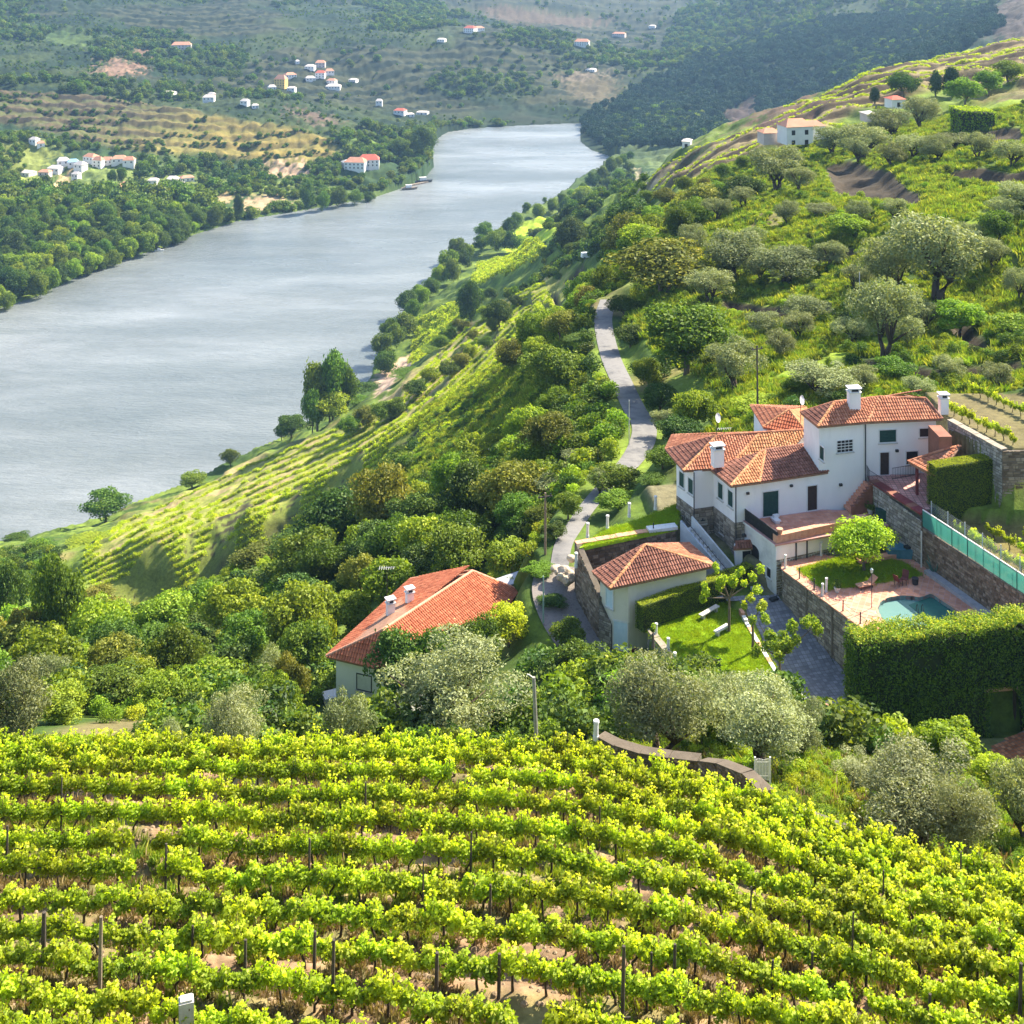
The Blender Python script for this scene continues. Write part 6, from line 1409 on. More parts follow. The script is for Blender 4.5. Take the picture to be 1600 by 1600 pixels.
# ---------------------------------------------------------------- pool terrace
r = empty("pool_terrace", (28, 98, ZP), "terracotta paved pool terrace between the stone walls", "terrace")
F0 = (21.9, 103.7); F1 = (29.65, 87.0)
PT = [(22.0, 103.55), (22.7, 106.0), (33.2, 105.9), (33.55, 104.2), (39.2, 88.4), (29.75, 87.1)]
# pool outline: round basin with an angular dark step basin behind it
pc = P(1428,958,ZP); pr_ = 2.55
circ = [(pc.x+pr_*math.cos(t)*1.05, pc.y+pr_*1.0*math.sin(t)) for t in [2*math.pi*i/28 for i in range(28)]]
ang = [P(1420,940,ZP)[:2], P(1455,927,ZP)[:2], P(1500,957,ZP)[:2], P(1478,985,ZP)[:2]]
lft = [P(1371,959,ZP)[:2], P(1392,953,ZP)[:2], P(1420,985,ZP)[:2], P(1400,990,ZP)[:2]]
LW2 = [P(1248,890,ZP)[:2], P(1316,870,ZP)[:2], P(1408,878,ZP)[:2], P(1440,899,ZP)[:2], P(1368,912,ZP)[:2], P(1290,922,ZP)[:2], P(1272,910,ZP)[:2]]
def slab_with_holes(root, name, outer, holes, z, mat, th=0.3):
    bm = bmesh.new(); es = []
    for lp in [outer]+holes:
        vs = [bm.verts.new((p[0]-root.location.x, p[1]-root.location.y, z-root.location.z)) for p in lp]; es += [bm.edges.new((vs[i], vs[(i+1) % len(vs)])) for i in range(len(vs))]
    bmesh.ops.triangle_fill(bm, use_beauty=True, use_dissolve=False, edges=es)
    for f in list(bm.faces):
        c_ = f.calc_center_median(); x, y = c_.x+root.location.x, c_.y+root.location.y
        if any(inpoly(np.array([x]), np.array([y]), h)[0] for h in holes): bm.faces.remove(f)
    ex = bmesh.ops.extrude_face_region(bm, geom=bm.faces[:]); bmesh.ops.translate(bm, vec=(0, 0, -th), verts=[v for v in ex['geom'] if isinstance(v, bmesh.types.BMVert)])
    bmesh.ops.recalc_face_normals(bm, faces=bm.faces[:]); me = bpy.data.meshes.new(name); bm.to_mesh(me); bm.free(); me.materials.append(mat); o = bpy.data.objects.new(name, me); C.objects.link(o); o.parent = root; return o
def union_outline(polys, step=0.12):
    """outline of a union, traced radially from the basin centre"""
    out = []; c_ = (pc.x+0.6, pc.y+0.2)
    for i in range(90):
        t = 2*math.pi*i/90; d = 0.5; rr = np.arange(0.3, 8, 0.05); x = c_[0]+rr*math.cos(t); y = c_[1]+rr*math.sin(t); k = np.zeros(len(rr), bool)
        for pg in polys: k |= inpoly(x, y, pg)
        last = rr[np.where(k)[0][-1]] if k.any() else 1; out.append((c_[0]+last*math.cos(t), c_[1]+last*math.sin(t)))
    return out
POOL = union_outline([circ, ang, lft])
slab_with_holes(r, "slab", PT, [POOL, LW2], ZP, PAVE_P)
inner = [PT[0], PT[1], PT[2], PT[3], PT[4], PT[5]]
pav = paving(None, "paving_tiles", PT, ZP, PAVE, step=0.45, rz=-0.43)
# remove paving over pool and lawn, then hang it under the terrace
bm = bmesh.new(); bm.from_mesh(pav.data)
for f in list(bm.faces):
    c_ = f.calc_center_median(); xa, ya = np.array([c_.x]), np.array([c_.y])
    if inpoly(xa, ya, LW2)[0] or inpoly(xa, ya, [(pc.x+(p[0]-pc.x)*1.06, pc.y+(p[1]-pc.y)*1.06) for p in POOL])[0]: bmesh.ops.delete(bm, geom=[f], context='FACES')
bm.to_mesh(pav.data); bm.free(); pav.parent = r; pav.location = -r.location
# pool shell, water, rim
rp_ = empty("swimming_pool", (pc.x, pc.y, ZP), "round swimming pool with pale water set in the terrace", "pool")
def flat(root, name, poly, z, mat, kind=None):
    b = MB(); b.add([(p[0]-root.location.x, p[1]-root.location.y, z-root.location.z) for p in poly], [tuple(range(len(poly)))]); return b.build(name, mat, root, kind=kind)
POOLT = surf("pool_tile", (0.36,0.60,0.58), (0.48,0.70,0.68), 2, 0.4, 0.05); POOLD = surf("dark_pool_tile", (0.015,0.10,0.085), (0.03,0.15,0.12), 2, 0.4, 0.05)
flat(rp_, "basin_floor", POOL, ZP-1.2, POOLT)
b = MB(); n_ = len(POOL); b.add([(p[0]-pc.x, p[1]-pc.y, -1.2) for p in POOL]+[(p[0]-pc.x, p[1]-pc.y, 0.0) for p in POOL], [(i, (i+1) % n_, n_+(i+1) % n_, n_+i) for i in range(n_)]); b.build("basin_wall", POOLT, rp_)
b = MB(); b.prism([(p[0]-pc.x, p[1]-pc.y) for p in [(pc.x+(q_[0]-pc.x), pc.y+(q_[1]-pc.y)) for q_ in ang]], -0.75, -0.25); b.build("step_basin", POOLD, rp_)
m, t, out = nodes("pool_water"); gls = N(t, "ShaderNodeBsdfGlossy"); gls.inputs["Roughness"].default_value = 0.06; trp = N(t, "ShaderNodeBsdfTransparent"); trp.inputs[0].default_value = (0.72, 0.93, 0.90, 1)
fz = N(t, "ShaderNodeFresnel"); fz.inputs[0].default_value = 1.45; mx = N(t, "ShaderNodeMixShader"); dfl = N(t, "ShaderNodeBsdfDiffuse"); dfl.inputs[0].default_value = (0.30, 0.56, 0.54, 1)
ge = N(t, "ShaderNodeNewGeometry"); nz = N(t, "ShaderNodeTexNoise", Scale=2.2, Detail=4); L(t, ge.outputs["Position"], nz.inputs["Vector"]); bp = N(t, "ShaderNodeBump", Strength=0.5, Distance=0.05); L(t, nz.outputs["Fac"], bp.inputs["Height"])
L(t, bp.outputs[0], gls.inputs["Normal"]); L(t, bp.outputs[0], fz.inputs["Normal"]); m0 = N(t, "ShaderNodeMixShader"); m0.inputs[0].default_value = 0.45; L(t, trp.outputs[0], m0.inputs[1]); L(t, dfl.outputs[0], m0.inputs[2])
L(t, fz.outputs[0], mx.inputs[0]); L(t, m0.outputs[0], mx.inputs[1]); L(t, gls.outputs[0], mx.inputs[2]); L(t, mx.outputs[0], out.inputs[0])
flat(rp_, "water", POOL, ZP-0.28, m)
b = MB(); big = [(pc.x+(p[0]-pc.x)*1.055, pc.y+(p[1]-pc.y)*1.055) for p in POOL]
b.add([(p[0]-pc.x, p[1]-pc.y, 0.03) for p in POOL]+[(p[0]-pc.x, p[1]-pc.y, 0.03) for p in big], [(i, (i+1) % n_, n_+(i+1) % n_, n_+i) for i in range(n_)]); b.build("rim", COPE, rp_)
p = P(1439,962,ZP-0.1)-rp_.location; b = MB()
for dx in (-0.2, 0.2): b.tube([(p.x+dx, p.y, -0.8), (p.x+dx, p.y, 0.35), (p.x+dx, p.y+0.25, 0.62), (p.x+dx, p.y+0.5, 0.35), (p.x+dx, p.y+0.5, 0.0)], 0.03, 6)
for z_ in (-0.5, -0.15): b.tube([(p.x-0.2, p.y, z_), (p.x+0.2, p.y, z_)], 0.025, 5)
b.build("ladder", IRON, rp_)
# lawn with turf tufts and a low terracotta border
lw = empty("pool_lawn", (LW2[0][0], LW2[0][1], ZP), "bright green lawn on the pool terrace under the round tree", "lawn")
LAWNM = surf("lawn_grass", (0.17,0.32,0.012), (0.33,0.50,0.02), 3.0, 0.95, 0.6, 30, c3=(0.24,0.40,0.015))
b = MB(); b.prism([(p[0]-lw.location.x, p[1]-lw.location.y) for p in LW2], -0.3, 0.05); b.build("turf", LAWNM, lw)
b = MB(); q_ = [P(1335,868,ZP)[:2], P(1396,868,ZP)[:2]]; A_, u, n, ln = frame_of(P(1345,884,ZP), P(1402,873,ZP)); wbox(b, A_, u, n, 0, ln, ZP-0.05, ZP+0.35, -0.6, 0.0, lw.location); b.build("planter_step", PAVE, lw)
SHORT = [tuft_mesh("turf_tuft", 60+i, 30, 0.075, leafmat("turf_blade", (0.20,0.34,0.012), (0.38,0.54,0.02), 0.4), 0.012, 0.3, 0.5) for i in range(3)]
def turf(poly, z, n, name, label, seed):
    rg = np.random.RandomState(seed); a = np.array(poly); x = rg.uniform(a[:, 0].min(), a[:, 0].max(), n); y = rg.uniform(a[:, 1].min(), a[:, 1].max(), n); k = inpoly(x, y, poly); x, y = x[k], y[k]
    o = scatter(name, x, y, np.full(len(x), z), rg.uniform(.7, 1.4, len(x)), SHORT, seed); o['label'] = label; o['category'] = 'grass'
turf(LW2, ZP+0.05, 5000, "pool_lawn_grass", "short grass of the lawn beside the pool", 71)
# walls around the pool terrace
r = stone_wall("tall brown stone wall between the driveway and the pool terrace", F0, F1, -54.8, ZP-0.02, -56.6, ZP-0.02, 0.45, ST_SCH, COPE, 51)
for i in range(5):
    s = 3.2+i*3.1; A_, u, n, ln = frame_of(F0, F1); b = MB(); wbox(b, A_, u, n, s-0.09, s+0.09, -56.4, ZP-0.1, 0.02, 0.09, r.location); b.build("pilaster", MORTAR, r)
stone_wall("short stone wall end beside the garage, under the pool lawn", (22.55, 106.2), F0, -54.8, ZP-0.02, -54.8, ZP-0.02, 0.4, ST_SCH, COPE, 52)
stone_wall("long brown stone wall under the green fence beside the pool", K, (40.9, 84.4), -52.0, -48.75, -52.0, -48.55, 0.5, ST_BRN, None, 53, sz=(0.34, 0.22))
b = MB(); A_, u, n, ln = frame_of((33.7, 103.8), (40.7, 85.2)); wbox(b, A_, u, n, 0.5, ln, ZP-0.1, ZP+0.28, 0.1, 0.75, Vector((0, 0, 0))); o = b.build("stone_bench", surf("grey_bench", (0.3,0.29,0.3), (0.45,0.43,0.44), 2, 0.9, 0.3)); tag(o, "low grey ledge along the foot of the wall beside the pool", "ledge")
# green windbreak fence on that wall
r = empty("windbreak_fence", (K[0], K[1], -48.6), "green netting fence on top of the long stone wall by the pool", "fence")
A_, u, n, ln = frame_of(K, (40.9, 84.4)); k = 12
GRN = surf("green_netting", (0.03,0.17,0.14), (0.09,0.33,0.28), 0.9, 0.75, 0.2, 3, c3=(0.06,0.25,0.21), stretch=(1,1,0.1))
t = GRN.node_tree; pb_ = [q_ for q_ in t.nodes if q_.type == 'BSDF_PRINCIPLED'][0]; tp = N(t, "ShaderNodeBsdfTransparent"); tl = N(t, "ShaderNodeBsdfTranslucent"); tl.inputs[0].default_value = (0.12, 0.5, 0.42, 1)
m1_ = N(t, "ShaderNodeMixShader"); m1_.inputs[0].default_value = 0.35; L(t, pb_.outputs[0], m1_.inputs[1]); L(t, tl.outputs[0], m1_.inputs[2]); m2_ = N(t, "ShaderNodeMixShader"); m2_.inputs[0].default_value = 0.3
L(t, m1_.outputs[0], m2_.inputs[1]); L(t, tp.outputs[0], m2_.inputs[2]); L(t, m2_.outputs[0], [q_ for q_ in t.nodes if q_.type == 'OUTPUT_MATERIAL'][0].inputs[0])
for i in range(k):
    b = MB(); s0, s1 = ln*i/k+0.03, ln*(i+1)/k-0.03; wbox(b, A_, u, n, s0, s1, -48.65, -47.35, -0.13+0.03*math.sin(i*1.7), -0.09+0.03*math.sin(i*1.7), r.location); b.build("netting_panel", GRN, r)
    b = MB(); wbox(b, A_, u, n, ln*i/k-0.03, ln*i/k+0.03, -48.9, -47.25, -0.16, -0.1, r.location); b.build("fence_post", GREEN, r)
b = MB(); wbox(b, A_, u, n, 0, ln, -47.36, -47.29, -0.16, -0.08, r.location); b.build("top_rail", PWHITE, r)
r = empty("wire_fence", (K[0]+0.9, K[1]+0.3, -48.6), "pale wire mesh fence behind the green netting", "fence"); A2_ = Vector((K[0]+0.9, K[1]+0.3, 0)); B2_ = Vector((42.2, 84.4, 0)); A_, u, n, ln = frame_of(A2_, B2_)
WIRE = surf("galvanised_wire", (0.35,0.36,0.37), (0.5,0.5,0.5), 3, 0.5, 0.05)
k = 11
for i in range(k+1): b = MB(); wbox(b, A_, u, n, ln*i/k-0.03, ln*i/k+0.03, -48.9, -46.75, -0.03, 0.03, r.location); b.build("fence_post", WIRE, r)
b = MB()
for j in range(14): z_ = -48.6+j*0.13; b.tube([A_+Vector((0, 0, z_))-r.location, A_+u*ln+Vector((0, 0, z_))-r.location], 0.006, 3)
for i in range(int(ln/0.15)): s = i*0.15; b.tube([A_+u*s+Vector((0, 0, -48.7))-r.location, A_+u*s+Vector((0, 0, -46.8))-r.location], 0.006, 3)
b.build("wire_mesh", WIRE, r, kind='stuff')
# white posts and rope along the pool terrace edge
def post(p, label, h=0.95, r_=0.1, mat=PWHITE, group=None, cap=True, lean=0.02):
    b = MB(); b.tube([(0, 0, -0.1), (0, 0, h*0.12), (0, 0, h*0.13), (lean*h, 0, h*0.88), (lean*h, 0, h*0.9), (lean*h, 0, h)], [r_*1.15, r_*1.15, r_, r_*0.92, r_*1.25, r_*1.1], 8)
    o = b.build("stone_post" if mat is not IRON else "iron_post", mat); o.location = p; tag(o, label, "post", group); return o
Af, uf, nf, lf = frame_of(F0, F1)
for px_, lab, mt, hh in ((1223, "white post on the corner of the pool terrace", PWHITE, 1.1), (1245, "dark post on the terrace edge, first after the white corner post", IRON, 0.85), (1268, "dark post on the terrace edge, second after the corner", IRON, 0.85), (1281, "white post on the terrace edge in front of the lawn corner", PWHITE, 0.95), (1313, "dark post on the terrace edge, above the driveway middle", IRON, 0.8), (1340, "dark post on the terrace edge beside the pool", IRON, 0.85), (1364, "dark post on the terrace edge just before the tall hedge", IRON, 0.8)):
    s = along(F0, F1, px_); p = Af+uf*s-nf*0.25; post((p.x, p.y, ZP+0.08), lab, hh, 0.09 if mt is PWHITE else 0.05, mt)
post(P(1283,868,ZP), "white post at the garage end of the pool lawn", 1.1, 0.1); p = P(1291,925,ZP); post(p, "tall white post at the front corner of the pool lawn", 1.1, 0.1)
b = MB()
for a0_, a1_ in zip([1313,1340], [1340,1364]):
    for z_ in (0.35, 0.7):
        s0 = along(F0, F1, a0_); s1 = along(F0, F1, a1_); p0 = Af+uf*s0-nf*0.25; p1 = Af+uf*s1-nf*0.25; b.tube([(p0.x, p0.y, ZP+z_), ((p0.x+p1.x)/2, (p0.y+p1.y)/2, ZP+z_-0.04), (p1.x, p1.y, ZP+z_)], 0.012, 4)
tag(b.build("edge_wires", IRON), "thin wires strung between the dark posts beside the pool", "wires")
# planter, lamp post, garden chairs
p = P(1308,925,ZP); pot(p, "small white flower planter beside the tall white lawn post", 0.4, 0.22, PWHITE, BUSHM[1])
def chair(p, rz, label, mat, kindname="garden_chair"):
    r = empty(kindname, p, label, "chair", rz=rz); b = MB(); b.box((0, 0, 0.42), (0.5, 0.5, 0.05)); b.build("seat", mat, r)
    b = MB(); b.add([(-.25, .22, .45), (.25, .22, .45), (.25, .38, .95), (-.25, .38, .95), (-.25, .26, .45), (.25, .26, .45), (.25, .42, .95), (-.25, .42, .95)], [(0,1,2,3),(7,6,5,4),(0,4,5,1),(1,5,6,2),(2,6,7,3),(3,7,4,0)]); b.build("backrest", mat, r)
    for sx in (-.22, .22):
        for sy in (-.22, .22): b = MB(); b.tube([(sx, sy, 0), (sx, sy, 0.42)], 0.025, 5); b.build("leg", IRON, r)
    return r
b = MB(); r = empty("sun_lounger", P(1352,918,ZP+0.0), "terracotta coloured lounger at the lawn edge", "lounger", rz=0.4)
b.box((0, 0, 0.28), (1.5, 0.6, 0.08)); b.build("seat", COPE, r); b = MB(); b.add([(.45,-.3,.3),(.45,.3,.3),(1.0,.3,.7),(1.0,-.3,.7),(.45,-.3,.36),(.45,.3,.36),(1.0,.3,.76),(1.0,-.3,.76)], [(3,2,1,0),(4,5,6,7),(0,1,5,4),(1,2,6,5),(2,3,7,6),(3,0,4,7)]); b.build("backrest", COPE, r)
for sx in (-.6, .5):
    for sy in (-.25, .25): b = MB(); b.tube([(sx, sy, 0), (sx, sy, 0.26)], 0.03, 5); b.build("leg", IRON, r)
DKR = surf("dark_red_plastic", (0.12,0.03,0.03), (0.2,0.06,0.05), 3, 0.6)
chair(P(1404,915,ZP), 2.2, "dark red garden chair left of the pool side lawn tip", DKR); chair(P(1413,912,ZP), -0.6, "dark red garden chair tipped beside the other one", DKR)
b = MB(); b.tube([(0, 0, 0), (0, 0, 0.5)], [0.22, 0.28], 10); o = b.build("plant_tub", IRON); o.location = P(1430,913,ZP); tag(o, "dark round tub on the paving between chairs and wall", "tub")
r = empty("lamp_post", P(1362,950,ZP), "thin pole with small glass lamp between lawn and pool", "lamp"); b = MB(); b.tube([(0, 0, 0), (0, 0, 2.7)], 0.03, 6); b.build("pole", PIPE, r)
b = MB(); b.tube([(0, 0, 2.7), (0, 0, 2.95), (0, 0, 3.05)], [0.08, 0.12, 0.03], 8); b.build("lantern", surf("lamp_glass", (0.4,0.5,0.45), (0.6,0.65,0.6), 2, 0.2), r)
# pipe on the wall corner, cactus, blue parasol folded, cypress in pot
b = MB(); b.tube([(K[0]-0.12, K[1]-0.35, -51.9), (K[0]-0.12, K[1]-0.35, -48.9)], 0.06, 6); tag(b.build("wall_pipe", PWHITE), "white pipe down the corner where the two stone walls meet", "pipe")
r = empty("agave_plant", P(1462,897,ZP), "spiky bluish agave at the foot of the brown wall", "plant"); rg = random.Random(3); b = MB()
for i in range(16):
    t = i*2.4; e = rg.uniform(0.5, 1.2); l_ = rg.uniform(0.9, 1.5); b.tube([(0, 0, 0.05), (math.cos(t)*l_*0.35, math.sin(t)*l_*0.35, l_*0.5*e), (math.cos(t)*l_*0.6, math.sin(t)*l_*0.6, l_*0.9*e)], [0.09, 0.07, 0.01], 4)
b.build("leaves", surf("agave_leaf", (0.06,0.14,0.10), (0.12,0.22,0.16), 3, 0.6), r)
r = empty("folded_parasol", P(1405,868,ZP), "blue green cloth covered table in the corner under the grey wall", "table"); b = MB(); b.prism([(-1.1,-.5),(1.0,-.7),(1.2,.6),(-.9,.7)], 0.0, 0.75); b.build("cloth", surf("blue_cover", (0.05,0.16,0.22), (0.10,0.25,0.33), 2, 0.6, 0.3), r)
b = MB(); b.box((0.6, -0.3, 0.86), (0.5, 0.4, 0.2), 0.4); b.build("box", IRON, r)
b = MB(); p = P(1367,850,ZP); b.box((p.x+1, p.y+0.8, ZP+1.3), (1.4, 0.5, 2.5), -0.3); o = b.build("garden_door", GREEN); tag(o, "dark green door at the foot of the grey stone wall", "door")  # plain green box that serves as the garden door

# ---------------------------------------------------------------- small outbuilding with pyramid roof
zo = -51.75
r = empty("outbuilding", (11, 103, -57.4), "cream outbuilding with hipped tiled roof and pale garage door by the lane", "outbuilding")
Lc, Fc_, Rc = P(926,895,zo), P(953,920,zo), P(1116,885,zo); Bc = Vector((14.9, 107.8, zo)); ap = P(1008,852,-50.15)
ap2 = ap+Vector((0.35, 0.1, 0))
# wall plan, chamfered corner
w_l = Vector((Lc.x+0.6, Lc.y-0.1, 0)); w_a = P(962,930,-52.2); w_b = P(986,1030,-57.5); w_b = Vector((w_b.x, w_b.y, 0)); w_a = Vector((8.0, 101.95, 0)); w_b = Vector((9.3, 101.4, 0)); w_c = Vector((9.9, 101.8, 0)); w_d = Vector((Rc.x-0.6, Rc.y+0.3, 0)); w_e = Vector((Bc.x-0.3, Bc.y-0.6, 0))
plan = [w_l, w_a, w_b, w_c, w_d, w_e]
b = MB(); b.prism([(p.x-r.location.x, p.y-r.location.y) for p in plan], -0.4, zo-0.1+57.4); b.build("wall", CREAM, r)
FcE = Fc_+Vector((0.1, -0.15, 0)); Ce = Vector((w_c.x+0.1, w_c.y-0.45, zo)); Fx = Vector((w_b.x-0.35, w_b.y-0.5, zo))
roof(r, [([Lc, Fc_, ap], (0, 1), TILE_D), ([Fc_, Rc, ap], (0, 1), TILE_D), ([Rc, Bc, ap2, ap], (0, 1), TILE), ([Bc, Lc, ap], (0, 1), TILE_D)], [(Fc_, ap, TILE_Y), (Rc, ap, TILE_Y), (Lc, ap, TILE_D), (Bc, ap, TILE_D)])
window(r, w_a, w_b, 0.7, -56.1, 1.15, 2.2, "door", fill=BLUEW, frame=FRAME); window(r, w_l, w_a, 1.0, -53.3, 0.7, 1.5, fill=BLUEW)
b = MB(); A_, u, n, ln = frame_of(w_a, w_b); wbox(b, A_, u, n, -0.2, ln+0.05, -58.0, -57.25, 0.0, 0.06, r.location); A_, u, n, ln = frame_of(w_b, w_c); wbox(b, A_, u, n, -0.04, ln, -58.0, -57.1, 0.0, 0.08, r.location); b.build("plinth", MAROON, r)
b = MB(); b.tube([Vector((w_b.x-0.12, w_b.y-0.12, -57.4))-r.location, Vector((w_b.x-0.12, w_b.y-0.12, zo-0.1))-r.location], 0.05, 6); b.build("drainpipe", CREAM, r)
# stone wall along the lane and around the upper garden
gl0 = P(901,852,ZG); gl1 = P(940,846,ZG)
stone_wall("tall brown stone wall at the bend of the lane left of the outbuilding", (gl0.x-0.05, gl0.y-0.1), (w_l.x-0.1, w_l.y-0.2), -56.6, ZG+0.1, -57.2, -53.6, 0.5, ST_BRN, None, 61)
stone_wall("lower stone wall of the outbuilding along the lane", (w_l.x-0.12, w_l.y-0.3), (w_a.x-0.1, w_a.y-0.1), -57.8, -53.9, -57.8, -55.4, 0.3, ST_SCH, None, 62)
stone_wall("dark stone wall holding the upper lawn behind the outbuilding roof", (gl0.x, gl0.y+0.1), P(1057,824,ZG)[:2], -56.0, ZG, -54.6, ZG+0.0, 0.45, ST_BRN, COPE, 63)
lw = empty("upper_lawn", (7, 110, ZG), "narrow bright lawn left of the white house above the outbuilding", "lawn"); b = MB(); b.prism([(p[0]-7, p[1]-110) for p in GARD], -0.3, 0.0); b.build("turf", LAWNM, lw)
turf(GARD, ZG, 5000, "upper_lawn_grass", "short grass of the narrow lawn left of the white house", 72)
b = MB(); p = P(1035,824,ZG+0.3); b.box((0, 0, 0.1), (2.6, 0.8, 0.25), 0.25); o = b.build("garden_slab", PWHITE); o.location = (p.x, p.y+0.3, ZG+0.02); tag(o, "white slab at the end of the narrow lawn beside the house", "slab")
for i, (x_, y_, lab) in enumerate(((900,885,"white post at the lane bend below the narrow lawn"),(918,838,"white post at the left tip of the narrow lawn"),(949,826,"white post left behind the narrow lawn"),(983,806,"white post at the middle of the narrow lawn's rear edge"),(1024,795,"white post nearest the house on the narrow lawn"))):
    post(P(x_, y_, ZG if i else ZG-1.2), lab, 1.15, 0.13)
p = P(1021,830,ZG); b = MB(); b.tube([(0,0,0),(0,0,0.7)], 0.05, 6); o = b.build("iron_post", IRON); o.location = p; tag(o, "thin dark post standing in the narrow lawn", "post")
# cobbled lane surface
lc = [Vector(p) for p in rp[-6:]]; rb = MB(); rb.add(*ribbon(catmull(lc, 6), 1.9, 0.03)); rb.build("cobbled_lane", surf("cobbles", (0.12,0.10,0.09), (0.24,0.21,0.19), 4, 0.9, 1.0, 5, c3=(0.17,0.15,0.14)), kind='structure')
for i, (x_, y_, z_, s_, lab) in enumerate(((885,900,-54.6,1.9,"large pale boulder beside the lane bend"),(872,890,-54.4,1.2,"smaller pale rock left of the large boulder"),(893,872,-54.0,1.0,"pale rock above the large boulder at the lane"))):
    bm = bmesh.new(); bmesh.ops.create_icosphere(bm, subdivisions=3, radius=s_*0.5)
    for v in bm.verts: f_ = 1+0.3*(float(vnoise(np.array([v.co.x*2.1+i*9+50]), np.array([v.co.y*2+v.co.z*1.7+20]))[0])-0.5)*2; v.co *= f_; v.co.z *= 0.65
    me = bpy.data.meshes.new("boulder"); bm.to_mesh(me); bm.free(); me.materials.append(surf("pale_rock", (0.36,0.28,0.2), (0.6,0.5,0.38), 1.5, 0.95, 0.8)); o = bpy.data.objects.new("boulder", me); C.objects.link(o); g = P(x_, y_, z_); o.location = g; tag(o, lab, "rock")
# outside staircase of the house with porch
r = empty("outer_stairs", (15.5, 107, -54.4), "white parapet staircase descending beside the stone basement of the house", "stairs")
s0_ = P(1078,845,-51.5); s1_ = P(1140,878,-54.0); A_ = Vector((14.6, 110.0, 0)); B_ = Vector((18.1, 105.3, 0)); _A, u, n, ln = frame_of(A_, B_)
for i in range(14):
    b = MB(); a0 = ln*i/14; z_ = -51.6-i*0.2; wbox(b, _A, u, n, a0, a0+ln/14+0.02, -54.6, z_, -1.1, 0.0, r.location); b.build("step", CONC, r)
for o_ in (0.02, -1.12-0.18):
    b = MB(); vs = []
    for oo in (o_, o_+0.18):
        for s, z in ((0, -54.8), (ln, -54.8), (ln, -53.55), (0, -50.75)): p = _A+u*s+n*oo-r.location; vs.append((p.x, p.y, z-r.location.z))
    b.add(vs, [(3,2,1,0),(4,5,6,7),(0,1,5,4),(1,2,6,5),(2,3,7,6),(3,0,4,7)]); b.build("parapet", AGED if o_ < 0 else surf("blue_grey_plaster", (0.38,0.43,0.48), (0.52,0.57,0.62), 1.5, 0.9, 0.2), r)
b = MB()
for i in range(12): s = ln*(i+0.5)/12; z = -50.75-(2.8)*s/ln; p = _A+u*s+n*0.11-r.location; b.tube([(p.x, p.y, z-r.location.z), (p.x, p.y, z+0.5-r.location.z)], 0.012, 4)
p0 = _A+n*0.11-r.location; p1 = _A+u*ln+n*0.11-r.location; b.tube([(p0.x, p0.y, -50.25-r.location.z), (p1.x, p1.y, -53.05-r.location.z)], 0.03, 5); b.build("handrail", IRON, r)
r = empty("porch", (18.7, 105.6, -54.4), "little tiled porch over the dark door at the foot of the stairs", "porch"); zz = -51.75
p0, p1, p2, p3 = P(1146,858,-51.95), P(1176,856,-51.95), P(1173,846,-51.6), P(1150,848,-51.6)
b = MB(); b.prism([(p0.x+.2-18.7, p0.y+.25-105.6), (p1.x-.15-18.7, p1.y+.3-105.6), (p2.x-18.7, p2.y+1-105.6), (p3.x-18.7, p3.y+1-105.6)], -0.3, -52.05+54.4); b.build("wall", WHITE, r)
roof(r, [([p0, p1, p2, p3], (0, 1), TILE_D)], [(p3, p2, TILE_D)]); window(r, (p0.x+.2, p0.y+.25), (p1.x-.15, p1.y+.3), 1.0, -53.3, 0.75, 2.0, "door", fill=DARKW, frame=WHITE)
# yard floor, lower lawn, edging
YD = [(19.5, 104.6), (21.85, 104.6), (22.0, 103.5), (30.3, 85.9), (29.5, 82), (25.0, 84.0), P(1238,1083,-56.0)[:2], P(1165,960,-55.2)[:2], P(1120,933,-54.6)[:2], (16.6, 104.0)]
r = empty("driveway", (24, 97, -55.5), "grey paved driveway between the lower lawn and the pool wall", "driveway")
paving(r, "paving_blocks", YD, lambda x, y: yardz(x, y)+0.045, tilemat("grey_block", (0.20,0.20,0.22), (0.26,0.26,0.28), (0.33,0.33,0.35), 0.35), 0.34, 0.2)
# smooth base below the blocks
gx = [16+i*0.7 for i in range(22)]; gy = [82+i*0.7 for i in range(34)]; b = MB(); vi = {}
def inside(x, y): return inpoly(np.array([x]), np.array([y]), YD)[0]
for i, x in enumerate(gx[:-1]):
    for j, y in enumerate(gy[:-1]):
        if inside(x+0.35, y+0.35): b.add([(xx-24, yy-97, yardz(xx, yy)+0.02+55.5) for xx, yy in ((x, y), (x+.7, y), (x+.7, y+.7), (x, y+.7))], [(0, 1, 2, 3)])
b.build("bedding", MATS["asphalt"], r)
lw = empty("lower_lawn", (18, 97, ZLW), "sunny lower lawn with young pollarded trees beside the driveway", "lawn"); b = MB(); b.prism([(p[0]-18, p[1]-97) for p in LAWN], -0.5, 0.02); b.build("turf", LAWNM, lw)
turf(LAWN, ZLW+0.02, 9000, "lower_lawn_grass", "short grass of the sunny lower lawn", 73)
ed = [LAWN[2], LAWN[3]]; k = 16; r = empty("stone_edging", (ed[0][0], ed[0][1], ZLW), "pale stone edging between the lower lawn and driveway", "kerb"); A_, u, n, ln = frame_of(ed[0], ed[1])
for i in range(k): b = MB(); wbox(b, A_, u, n, ln*i/k+0.01, ln*(i+1)/k-0.01, -55.9, max(ZLW+0.12, yardz(0, ed[0][1]+(ed[1][1]-ed[0][1])*i/k)+0.1), 0.0, 0.3, r.location); b.build("edging_stone", PWHITE if i % 3 else COPE, r)
e0, e1 = LAWN[0], LAWN[6]; stone_wall("curving grey wall below the lower lawn beside the lane", e0, e1, -58.0, ZLW+0.02, -58.5, ZLW+0.02, 0.4, ST_GREY, ST_SCH, 64)
